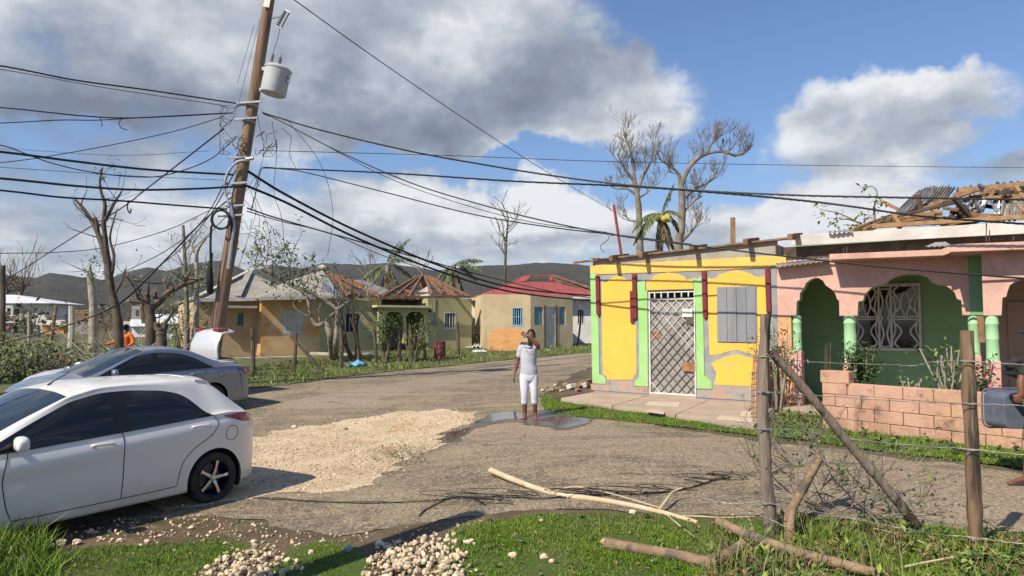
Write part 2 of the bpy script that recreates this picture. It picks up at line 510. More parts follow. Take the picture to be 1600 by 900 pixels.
# ------------------------------------------------------------------ materials of the place
def asphalt_mat():
    m, nt, N, L, P = _nodes('old_asphalt')
    pos = N.new('ShaderNodeNewGeometry').outputs['Position']
    c = mixc(nt, rmp(nt, nz(nt, pos, .7, 8, .68), .40, .60), (.135, .108, .074), (.262, .208, .134))
    c = mixc(nt, rmp(nt, nz(nt, pos, 2.6, 8, .7), .52, .72), c, (.30, .24, .15))          # dust
    c = mixc(nt, rmp(nt, nz(nt, pos, 1.1, 7, .65, .6), .58, .70), c, (.115, .10, .085))      # tar repairs
    def band(a, b, w, lo, hi, cc, c):
        d = Vector((b[0] - a[0], b[1] - a[1])).normalized()
        dt = N.new('ShaderNodeVectorMath'); dt.operation = 'DOT_PRODUCT'
        L.new(pos, dt.inputs[0]); dt.inputs[1].default_value = (-d.y, d.x, 0)
        sb_ = N.new('ShaderNodeMath'); sb_.operation = 'SUBTRACT'; L.new(dt.outputs['Value'], sb_.inputs[0]); sb_.inputs[1].default_value = -d.y * a[0] + d.x * a[1]
        ab = N.new('ShaderNodeMath'); ab.operation = 'ABSOLUTE'; L.new(sb_.outputs[0], ab.inputs[0])
        du = N.new('ShaderNodeVectorMath'); du.operation = 'DOT_PRODUCT'
        L.new(pos, du.inputs[0]); du.inputs[1].default_value = (d.x, d.y, 0)
        u0 = d.x * a[0] + d.y * a[1]
        f = N.new('ShaderNodeMath'); f.operation = 'MULTIPLY'
        L.new(rmp(nt, ab.outputs[0], w * .25, w, 1, 0), f.inputs[0]); L.new(rmp(nt, du.outputs['Value'], u0 - 1.2, u0 + .8, 0, 1), f.inputs[1])
        f2 = N.new('ShaderNodeMath'); f2.operation = 'MULTIPLY'
        f3 = N.new('ShaderNodeMath'); f3.operation = 'ADD'
        L.new(f.outputs[0], f3.inputs[0]); L.new(nz(nt, pos, 2.2, 9, .72), f3.inputs[1])
        return mixc(nt, rmp(nt, f3.outputs[0], lo, hi, 0, .92), c, cc)
    P0, P1, P2, P3_ = [tuple(gp(*q).xy) for q in ((745, 672), (1600, 772), (1240, 770), (1600, 822))]
    c = band(P0, P1, 1.35, .80, 1.15, (.27, .205, .14), c)
    c = band(P2, P3_, .8, .88, 1.2, (.29, .225, .155), c)
    Q0, Q1 = [tuple(gp(*q).xy) for q in ((470, 640), (900, 556))]
    c = band(Q0, Q1, 1.6, 1.06, 1.34, (.28, .225, .165), c)
    for ang, lo_, cc, k_ in ((math.atan2(.88, .48), .52, (.115, .092, .064), .75), (math.atan2(-.75, .66), .50, (.30, .24, .155), .7), (math.atan2(.88, .48), .56, (.31, .25, .165), .6)):
        sv = mapping(nt, pos, (.10, 1.5, 1), (0, 0, -ang))
        c = mixc(nt, rmp(nt, nz(nt, sv, 1.6 + k_, 6, .62), lo_, lo_ + .16, 0, k_), c, cc)
    vo = N.new('ShaderNodeTexVoronoi'); vo.inputs['Scale'].default_value = 46
    L.new(pos, vo.inputs['Vector'])
    hs = N.new('ShaderNodeSeparateColor'); L.new(vo.outputs['Color'], hs.inputs[0])
    c = mixc(nt, rmp(nt, hs.outputs[0], .55, .98, 0, .70), c, (.42, .35, .25))                # bare aggregate
    c = mixc(nt, rmp(nt, hs.outputs[1], .60, .95, 0, .60), c, (.07, .062, .055))
    wv = mapping(nt, pos, (1, 1, 0))
    nn = nz(nt, wv, 1.3, 4, .6, 0, 'Color')
    ad = N.new('ShaderNodeVectorMath'); ad.operation = 'MULTIPLY_ADD'
    L.new(nn, ad.inputs[0]); ad.inputs[1].default_value = (.9, .9, 0); L.new(wv, ad.inputs[2])
    cr = N.new('ShaderNodeTexVoronoi'); cr.feature = 'DISTANCE_TO_EDGE'; cr.inputs['Scale'].default_value = .62
    L.new(ad.outputs[0], cr.inputs['Vector'])
    mask = rmp(nt, nz(nt, pos, .35, 3), .49, .60)
    ck = N.new('ShaderNodeMath'); ck.operation = 'MULTIPLY'
    L.new(rmp(nt, cr.outputs['Distance'], .002, .013, .62, 0), ck.inputs[0]); L.new(mask, ck.inputs[1])
    c = mixc(nt, ck.outputs[0], c, (.045, .04, .034))
    L.new(c, P.inputs['Base Color']); P.inputs['Roughness'].default_value = .9; P.inputs['Specular IOR Level'].default_value = .2
    b = N.new('ShaderNodeBump'); b.inputs['Strength'].default_value = .75; b.inputs['Distance'].default_value = .012
    mm = N.new('ShaderNodeMath'); mm.operation = 'SUBTRACT'
    L.new(nz(nt, pos, 55, 4, .7), mm.inputs[0]); L.new(ck.outputs[0], mm.inputs[1])
    L.new(mm.outputs[0], b.inputs['Height']); L.new(b.outputs[0], P.inputs['Normal'])
    return m
M_ASPH = asphalt_mat()
M_GROUND = mat('soil', (.105, .078, .048), (.085, .088, .035), sc=.35, bump=.7, bsc=14, bdist=.04,
               stains=(((.15, .115, .075), 1.1, .5, .72), ((.05, .038, .026), 5, .55, .75)))
M_DIRT = mat('damp_dirt', (.135, .098, .056), (.082, .060, .034), sc=1.6, bump=.8, bsc=30, bdist=.02,
             stains=(((.26, .21, .145), 9, .60, .72), ((.05, .058, .022), 2.2, .56, .72)))
M_DIRTROAD = mat('sandy_dirt', (.25, .195, .135), (.175, .135, .092), sc=1.1, bump=.6, bsc=26, bdist=.02,
                 stains=(((.33, .275, .20), 14, .55, .7), ((.11, .09, .065), 1.7, .58, .72)))
M_MARL = mat('white_marl', (.55, .435, .285), (.43, .325, .205), sc=1.2, bump=1., bsc=24, bdist=.03,
             stains=(((.40, .24, .13), .75, .52, .70), ((.66, .54, .38), 17, .5, .66), ((.20, .155, .10), 7, .64, .74)))
M_LAWN = mat('lawn_soil', (.056, .092, .013), (.080, .098, .022), sc=2.2, bump=.6, bsc=40, bdist=.03,
             stains=(((.13, .10, .055), 1.4, .64, .78),))
M_LAWNFAR = mat('rough_lawn', (.090, .120, .034), (.135, .125, .060), sc=.8, bump=.8, bsc=22, bdist=.05,
                stains=(((.19, .155, .095), .7, .58, .74), ((.04, .06, .018), 5, .5, .7)))
M_BLADE = mat('grass_blade', (.095, .175, .014), (.140, .210, .028), sc=1.5, rough=.6, bump=0, spec=.3, island=.42)
M_BLADE2 = mat('grass_blade_pale', (.135, .185, .045), (.20, .19, .075), sc=.9, rough=.6, bump=0, spec=.3, island=.45)
M_STONE = mat('pale_limestone', (.60, .49, .335), (.46, .36, .235), sc=9, bump=.5, bsc=50, island=.32)
M_PEBBLE = mat('marl_pebble', (.60, .48, .32), (.42, .33, .21), sc=6, bump=.3, bsc=70, island=.4)
M_PEBBLE2 = mat('road_pebble', (.36, .30, .22), (.24, .20, .155), sc=6, bump=.3, bsc=70, island=.4)
M_GREYSTONE = mat('grey_stone', (.26, .25, .24), (.17, .16, .15), sc=9, bump=.5, bsc=50, island=.3)
def water_mat():
    m, nt, N, L, P = _nodes('muddy_water')
    P.inputs['Base Color'].default_value = (.035, .030, .025, 1)
    P.inputs['Roughness'].default_value = .04
    P.inputs['IOR'].default_value = 1.33
    P.inputs['Specular IOR Level'].default_value = .9
    pos = N.new('ShaderNodeNewGeometry').outputs['Position']
    b = N.new('ShaderNodeBump'); b.inputs['Strength'].default_value = .05; b.inputs['Distance'].default_value = .01
    L.new(nz(nt, pos, 9, 2), b.inputs['Height']); L.new(b.outputs[0], P.inputs['Normal'])
    return m
M_WATER = water_mat()

# ------------------------------------------------------------------ ground sheet
def axis(lo, hi, step, far, gf=1.22):
    a = list(np.arange(lo, hi + 1e-6, step))
    s = step; x = a[-1]
    while x < far: s *= gf; x += s; a.append(x)
    s = step; x = a[0]; b = []
    while x > -far: s *= gf; x -= s; b.append(x)
    return b[::-1] + a
gx = axis(-14, 13, .45, 3500); gy = axis(0, 30, .45, 3500)
gv = [(x, y, g(x, y) - (0 if y < 500 else 0)) for y in gy for x in gx]
nxg = len(gx)
gf_ = [(j * nxg + i, j * nxg + i + 1, (j + 1) * nxg + i + 1, (j + 1) * nxg + i) for j in range(len(gy) - 1) for i in range(nxg - 1)]
tag(bare('ground', gv, gf_, M_GROUND, True), kind='structure')

def G(*pts):
    return [tuple(gp(x, y).xy) for x, y in pts]
far_edge = G((385, 609), (480, 598), (560, 587), (640, 578), (700, 573), (780, 564), (850, 558), (925, 551), (990, 545))
road_out = ([(-60., -28.), (-24., 4.3), (-12.2, 13.9)] + far_edge + [(16.5, 52.), (21.5, 49.)] +
            G((960, 560), (905, 580), (872, 600), (850, 622), (856, 640), (1000, 662), (1180, 690), (1300, 702), (1450, 722), (1600, 742), (1800, 770)) +
            [(16., 1.5), (15., -1.)] +
            G((1800, 868), (1600, 836), (1420, 820), (1250, 806), (1100, 806), (960, 802), (840, 798), (740, 806), (640, 822), (520, 838), (400, 822), (330, 806)) +
            [(-3.6, 6.5), (-6.5, 3.4), (-14., -6.), (-40., -34.)])
sheet('road', road_out, M_ASPH, .010, step=.55, rough_edge=.16, seed=2, sub=.10)
# broken, washed-out part of the carriageway, filled with white marl
marl = G((300, 706), (385, 686), (440, 674), (540, 657), (620, 645), (690, 641), (748, 646), (738, 662), (692, 681), (688, 700), (640, 715),
         (636, 735), (560, 757), (535, 769), (470, 772), (428, 769), (395, 780), (330, 790), (240, 800))
marl_o, _ = sheet('marl_patch', marl, M_MARL, .015, step=.4, rough_edge=.22, seed=5, sub=.06)
sandy = G((690, 690), (760, 672), (830, 664), (900, 672), (1010, 668), (1180, 694), (1300, 708), (1450, 730), (1600, 752), (1700, 772), (1600, 790), (1400, 742),
          (1250, 730), (1100, 715), (980, 695), (850, 700), (760, 712), (700, 706))
sandy2 = G((1250, 752), (1400, 770), (1600, 812), (1750, 836), (1700, 800), (1500, 768), (1350, 748))
verge = G((20, 850), (90, 832), (200, 815), (330, 806), (400, 823), (520, 840), (640, 824), (740, 808), (840, 800), (960, 804), (1100, 808), (1250, 810),
          (1420, 822), (1600, 838), (1850, 880), (1900, 1100), (800, 1300), (-200, 1200), (-160, 950))
sheet('dirt_verge', verge, M_DIRT, .015, step=.4, rough_edge=.10, seed=11, sub=.12)
rub = G((850, 622), (872, 600), (905, 585), (930, 584), (930, 616), (900, 625))
sheet('dirt_verge', rub, M_DIRT, .016, step=.4, rough_edge=.10, seed=13, sub=.12)
lawnA = G((-60, 846), (60, 868), (200, 856), (350, 848), (385, 862), (330, 884), (300, 905), (280, 1000), (-200, 1000))
lawnB = G((425, 905), (450, 862), (500, 850), (548, 852), (572, 878), (580, 1000), (420, 1000))
lawnC = G((690, 905), (696, 842), (740, 821), (840, 808), (960, 809), (1100, 815), (1250, 815), (1420, 826), (1600, 842), (1850, 884), (1900, 1000), (1500, 1050), (800, 1020), (690, 1000))
stripD = G((842, 618), (905, 634), (1010, 648), (1185, 672), (1184, 682), (1000, 662), (900, 652), (850, 640))
stripE = G((1205, 668), (1300, 672), (1345, 677), (1600, 707), (1800, 735), (1800, 756), (1600, 733), (1450, 716), (1300, 696), (1215, 684))
for i, (poly, m) in enumerate(((lawnA, M_LAWN), (lawnB, M_LAWN), (lawnC, M_LAWN), (stripD, M_LAWN), (stripE, M_LAWN))):
    sheet('grass_ground', poly, m, .024, step=.4, rough_edge=.07, seed=20 + i, sub=.1)
fo = [Vector((p[0], p[1])) for p in far_edge]
farlawn = [(-40., 6.), (-12.6, 14.4)] + [(p.x - .12, p.y + .08) for p in fo] + [(14.5, 54.), (-2., 62.), (-30., 46.), (-60., 30.)]
sheet('grass_ground', farlawn, M_LAWNFAR, .020, step=1.5, rough_edge=.25, seed=31, sub=.4)
# puddles
M_WET = mat('wet_asphalt', (.075, .060, .044), (.105, .085, .06), sc=3, rough=.28, bump=.5, bsc=40, spec=.5)
sheet('wet_patch', G((684, 690), (702, 675), (736, 666), (758, 652), (800, 643), (850, 643), (905, 649), (930, 655), (915, 665), (880, 671), (842, 667), (800, 659), (765, 665), (735, 673), (708, 691)), M_WET, .0155, step=.3, rough_edge=.16, seed=43, sub=.05)
for poly in (G((686, 688), (700, 678), (735, 669), (728, 680), (706, 690)), G((742, 662), (770, 648), (800, 644), (838, 648), (820, 656), (790, 656), (765, 662)),
             G((838, 657), (880, 650), (925, 655), (912, 664), (880, 670), (850, 666))):
    sheet('puddle', poly, M_WATER, .018, step=.3, rough_edge=.10, seed=41, kind='structure', sub=.04)

# ------------------------------------------------------------------ hills
def hill_mat():
    m, nt, N, L, P = _nodes('stripped_hillside')
    pos = N.new('ShaderNodeNewGeometry').outputs['Position']
    c = mixc(nt, rmp(nt, nz(nt, pos, .012, 8, .65), .35, .65), (.050, .050, .044), (.080, .072, .056))
    c = mixc(nt, rmp(nt, nz(nt, pos, .05, 8, .7), .5, .7), c, (.045, .05, .032))
    c = mixc(nt, rmp(nt, nz(nt, pos, .22, 5, .7), .5, .75), c, (.11, .10, .078))
    L.new(c, P.inputs['Base Color']); P.inputs['Roughness'].default_value = 1; P.inputs['Specular IOR Level'].default_value = 0
    b = N.new('ShaderNodeBump'); b.inputs['Strength'].default_value = 1; b.inputs['Distance'].default_value = 9
    L.new(nz(nt, pos, .09, 6, .7), b.inputs['Height']); L.new(b.outputs[0], P.inputs['Normal'])
    return m
M_HILL = hill_mat()
sky_line = [(-900, 440), (-400, 425), (0, 430), (55, 433), (75, 425), (125, 433), (165, 438), (190, 428), (228, 419), (262, 426), (300, 413), (345, 409), (385, 424), (430, 414),
            (470, 419), (505, 411), (560, 417), (600, 414), (680, 424), (740, 416), (800, 415), (862, 411), (920, 415), (1000, 424), (1100, 418), (1300, 412), (1600, 420), (2000, 414), (2600, 435)]
def hills():
    A = [math.atan((p[0] - 800) / FPX) for p in sky_line]
    E = [(505 - p[1]) / FPX * math.cos(math.atan((p[0] - 800) / FPX)) for p in sky_line]
    az = np.linspace(R(-66), R(66), 420); rr = np.concatenate([np.linspace(330, 1500, 62), np.linspace(1540, 2600, 14)])
    vs = []; fs = []
    for r in rr:
        for a in az:
            x, y = r * math.sin(a), r * math.cos(a)
            ridge = np.interp(a, A, E)
            t = (r - 330) / (1500 - 330)
            n1 = mnoise.fractal(Vector((x * .0035, y * .0035, 2.)), 1., 2.2, 5)
            n2 = mnoise.fractal(Vector((x * .012, y * .012, 7.)), 1., 2.2, 4)
            if t <= 1:
                f = .16 * SS(t / .35) + .84 * SS((t - .25) / .75)
                h = (ridge * 1500) * f + (n1 * 16 * math.sin(min(1, t) * math.pi) + n2 * 4 * t * (1.15 - t))
            else:
                h = ridge * 1500 * (1 - .7 * (r - 1500) / 1100) + n1 * 10 * (t - 1)
            h += 2.2 * mnoise.noise(Vector((x * .05, y * .05, 1.))) * min(1, t * 4)
            vs.append((x, y, h - 1.8 - 3 * (1 - min(1, t * 8))))
    n = len(az)
    for j in range(len(rr) - 1):
        for i in range(n - 1):
            fs.append((j * n + i, (j + 1) * n + i, (j + 1) * n + i + 1, j * n + i + 1)[::-1])
    tag(bare('hills', vs, fs, M_HILL, True), kind='structure')
hills()

# ------------------------------------------------------------------ grass, pebbles (too many to count)
def grass(name, poly, n, h, w, m, seed, lean=.8, clump=0., dz=.02, hvar=.6, mask=None, soft=.07):
    rs = np.random.RandomState(seed)
    P_ = np.array(poly); lo = P_.min(0); hi = P_.max(0)
    out = []
    while len(out) < n:
        c = rs.uniform(lo, hi, (4000, 2))
        for x, y in c:
            if len(out) >= n: break
            if y < 2.9 or abs(x) > y * .80 + .5: continue          # keep to what can be seen
            if not inside(poly, x + rs.normal() * soft, y + rs.normal() * soft): continue
            k = mnoise.noise(Vector((x * 2.2, y * 2.2, seed)))
            if rs.rand() > .62 + k * 1.0: continue
            if mask and not mask(x, y): continue
            out.append((x, y, 1 + .9 * k))
    o = np.array(out); n = len(o)
    z = np.array([g(x, y) + dz for x, y, _ in out])
    a = rs.uniform(0, 2 * math.pi, n); H = h * o[:, 2] * (1 - hvar + hvar * 2 * rs.rand(n) ** 1.3)
    W_ = w * rs.uniform(.6, 1.3, n); la = rs.uniform(0, 2 * math.pi, n); le = lean * H * rs.rand(n)
    dx, dy = np.cos(a) * W_ / 2, np.sin(a) * W_ / 2
    V = np.zeros((n, 5, 3))
    mx, my = np.cos(la) * le, np.sin(la) * le
    for k, (s, f, q) in enumerate(((-1, 0, 0), (1, 0, 0), (.75, .55, .3), (-.75, .55, .3), (0, 1, 1))):
        V[:, k, 0] = o[:, 0] + s * dx + mx * q; V[:, k, 1] = o[:, 1] + s * dy + my * q; V[:, k, 2] = z + H * f * (1 - .12 * q * (le / np.maximum(H, 1e-4)))
    b = np.arange(n)[:, None] * 5
    quads = (b + np.array([[0, 1, 2, 3]])); tris = (b + np.array([[3, 2, 4]]))
    fs = [tuple(q) for q in quads.tolist()] + [tuple(t) for t in tris.tolist()]
    ob = bare(name, V.reshape(-1, 3).tolist(), fs, m)
    return tag(ob, kind='stuff')
grass('short_grass', lawnC, 85000, .023, .0065, M_BLADE, 1)
grass('dry_grass', lawnC, 7000, .028, .006, M_BLADE2, 21)
grass('dry_grass', lawnA, 2500, .026, .006, M_BLADE2, 22)
grass('short_grass', lawnA, 24000, .022, .007, M_BLADE, 2)
grass('short_grass', lawnB, 8000, .016, .006, M_BLADE, 3)
grass('verge_grass', stripD, 9000, .032, .011, M_BLADE, 4, soft=.13)
grass('verge_grass', stripE, 12000, .030, .010, M_BLADE, 5, soft=.13)
tallC = G((1090, 905), (1130, 842), (1230, 826), (1420, 836), (1600, 852), (1800, 880), (1800, 960), (1090, 960))
grass('tall_grass', tallC, 3600, .10, .008, M_BLADE, 6, lean=.8)
grass('tall_grass', tallC, 900, .19, .008, M_BLADE2, 7, lean=.9)
tallA = G((-80, 905), (-60, 830), (20, 838), (60, 868), (75, 905), (60, 960), (-80, 960))
grass('tall_grass', tallA, 4200, .20, .011, M_BLADE, 8, lean=.9)
nearfar = [(p.x - .1, p.y + .05) for p in fo] + [(p.x - 5.2, p.y + 4.5) for p in fo[::-1]]
grass('verge_grass', nearfar, 11000, .04, .03, M_BLADE, 9, hvar=.7, soft=.2)
grass('verge_grass', nearfar, 2600, .12, .04, M_BLADE2, 10, hvar=.7)

def pebbles(name, poly, n, r0, r1, m, seed, dz=.018, heap=None, z0=None, bias=2., soft=0.):
    rs = random.Random(seed); mb = MB()
    xs = [p[0] for p in poly]; ys = [p[1] for p in poly]
    k = 0; tries = 0
    while k < n and tries < n * 60:
        tries += 1
        x, y = rs.uniform(min(xs), max(xs)), rs.uniform(min(ys), max(ys))
        if not inside(poly, x + rs.gauss(0, soft), y + rs.gauss(0, soft)) or abs(x) > y * .8 + .4: continue
        r = r0 + (r1 - r0) * rs.random() ** bias
        h = heap(x, y) * rs.random() if heap else 0
        vs, fs = ICO[0] if r < .012 else ICO[1]
        M3 = Matrix.Rotation(rs.uniform(0, 6.28), 3, 'Z') @ Matrix.Rotation(rs.uniform(0, 6.28), 3, 'X')
        sc = Vector((r * rs.uniform(.7, 1.3), r * rs.uniform(.6, 1.1), r * rs.uniform(.5, .9)))
        c = Vector((x, y, g(x, y) + dz + r * .3 + h))
        so = Vector((rs.random() * 9, 0, 0))
        mb.add([c + M3 @ Vector((v.x * sc.x, v.y * sc.y, v.z * sc.z)) * (1 + .35 * mnoise.noise(v * 1.7 + so)) for v in vs], fs)
        k += 1
    return tag(mb.build(name, m), kind='stuff')
pebbles('gravel', marl, 5200, .004, .020, M_PEBBLE, 1, bias=3.2, soft=.16)
wide = G((250, 806), (420, 770), (640, 740), (700, 705), (1000, 690), (1500, 745), (1650, 800), (1400, 815), (900, 795), (640, 818), (420, 820))
pebbles('loose_gravel', wide, 3600, .003, .011, M_PEBBLE2, 2, dz=.012, bias=3)
pebbles('loose_gravel', G((60, 845), (180, 815), (330, 806), (420, 824), (560, 842), (700, 822), (800, 804), (700, 842), (560, 852), (380, 852), (200, 855)), 520, .005, .022, M_PEBBLE, 3, bias=3, soft=.08)
def heap_fn(cx, cy, rx, ry, h):
    return lambda x, y: max(0, h * (1 - ((x - cx) / rx) ** 2 - ((y - cy) / ry) ** 2))
hp1 = G((305, 905), (335, 880), (372, 857), (412, 858), (432, 880), (440, 920), (430, 990), (300, 990))
hp2 = G((570, 905), (580, 872), (612, 850), (660, 842), (705, 856), (722, 890), (730, 930), (720, 990), (580, 990))
for hp, n, s in ((hp1, 520, 4), (hp2, 800, 5)):
    cx = sum(p[0] for p in hp) / len(hp); cy = sum(p[1] for p in hp) / len(hp)
    pebbles('stone_heap', hp, n, .008, .034, M_STONE, s, soft=.16, heap=heap_fn(cx, cy, .62, .70, .055), bias=1.7)
# single stones lying about
loose = [(801, 870, .035), (850, 873, .034), (862, 878, .022), (543, 861, .045), (745, 893, .02), (230, 848, .03), (187, 846, .03), (299, 826, .03), (330, 833, .024), (460, 668, .05), (540, 671, .045), (95, 851, .05), (120, 850, .04), (80, 856, .04), (142, 832, .035), (250, 838, .02), (325, 838, .02), (396, 848, .03), (845, 816, .03), (988, 803, .035), (352, 850, .02), (505, 846, .018)]
names = {0: 'white stone on the right lawn, left of the pair', 1: 'white stone on the right lawn, the larger of the pair', 3: 'smooth grey stone lying left of the big gravel heap'}
for i, (px, py, r) in enumerate(loose):
    p = gp(px, py, .02)
    o = MB().blob(p + Vector((0, 0, r * .4)), (r, r * .8, r * .65), i + 1, .25, 2).build('stone', M_GREYSTONE if i in (3, 10) else M_STONE, smooth=False)
    tag(o, names.get(i, 'small loose pale stone lying by itself on the dirt or grass verge' if py > 800 else 'pale stone lying on the edge of the gravel patch'), 'stone', 'loose stones on the ground' if i not in names else None)
# ------------------------------------------------------------------ cars
def paint(name, base, metallic, rough, dust=(.42, .37, .29), flake=0.):
    m, nt, N, L, P = _nodes(name)
    tcn = N.new('ShaderNodeTexCoord'); pos = tcn.outputs['Object']
    sep = N.new('ShaderNodeSeparateXYZ'); L.new(pos, sep.inputs[0])
    low = rmp(nt, sep.outputs[2], .20, .62, .55, 0.)
    nn = nz(nt, pos, 5, 7, .65)
    f = N.new('ShaderNodeMath'); f.operation = 'MULTIPLY'; L.new(low, f.inputs[0]); L.new(rmp(nt, nn, .25, .7, .2, 1.), f.inputs[1])
    c = mixc(nt, f.outputs[0], base, dust)
    top = rmp(nt, sep.outputs[2], 1.30, 1.38, 0, .55)
    f2 = N.new('ShaderNodeMath'); f2.operation = 'MULTIPLY'; L.new(top, f2.inputs[0]); L.new(rmp(nt, nz(nt, pos, 2.5, 7, .7), .48, .66), f2.inputs[1])
    c = mixc(nt, f2.outputs[0], c, (.62, .52, .38))
    L.new(c, P.inputs['Base Color'])
    P.inputs['Metallic'].default_value = metallic
    L.new(rmp(nt, f.outputs[0], 0, .6, rough, .7), P.inputs['Roughness'])
    P.inputs['Coat Weight'].default_value = .8; P.inputs['Coat Roughness'].default_value = .05
    return m
M_WHITECAR = paint('white_paint', (.70, .685, .645), .0, .35)
M_SILVER = paint('silver_blue_paint', (.20, .235, .29), .55, .36)
M_SILVER2 = paint('pale_silver_paint', (.62, .63, .64), .35, .36)
def glass_mat(name, c=(.008, .010, .013), rough=.03):
    m, nt, N, L, P = _nodes(name)
    P.inputs['Base Color'].default_value = col(c); P.inputs['Roughness'].default_value = rough
    P.inputs['Specular IOR Level'].default_value = .55; P.inputs['Coat Weight'].default_value = .0
    pos = N.new('ShaderNodeNewGeometry').outputs['Position']
    L.new(rmp(nt, nz(nt, pos, 7, 6, .7), .5, .75, rough, rough + .10), P.inputs['Roughness'])
    return m
M_TINT = glass_mat('tinted_glass')
M_SCREEN = glass_mat('windscreen_glass', (.02, .028, .034), .02)
M_BLACKTRIM = mat('black_trim', (.012, .012, .013), rough=.35, bump=0, spec=.4)
M_BLACKPL = mat('black_plastic', (.02, .02, .021), rough=.6, bump=.1, bsc=120)
M_UNDER = mat('car_underbody', (.012, .011, .010), rough=.95, bump=0)
M_RUBBER = mat('tyre_rubber', (.022, .021, .020), (.045, .04, .034), sc=6, rough=.85, bump=.2, bsc=60)
M_ALLOY = mat('machined_alloy', (.62, .62, .62), rough=.28, metal=.9, bump=0)
M_BLUERIM = mat('blue_rim_barrel', (.012, .035, .16), (.008, .01, .02), sc=8, rough=.3, bump=0, metal=.4)
M_REDLAMP = mat('red_lamp', (.33, .010, .014), (.22, .006, .01), sc=20, rough=.12, bump=0, spec=.6, coat=.8)
M_SEAM = mat('panel_gap', (.01, .01, .01), rough=.9, bump=0)
M_CHROME = mat('chrome', (.7, .7, .7), rough=.12, metal=1, bump=0)

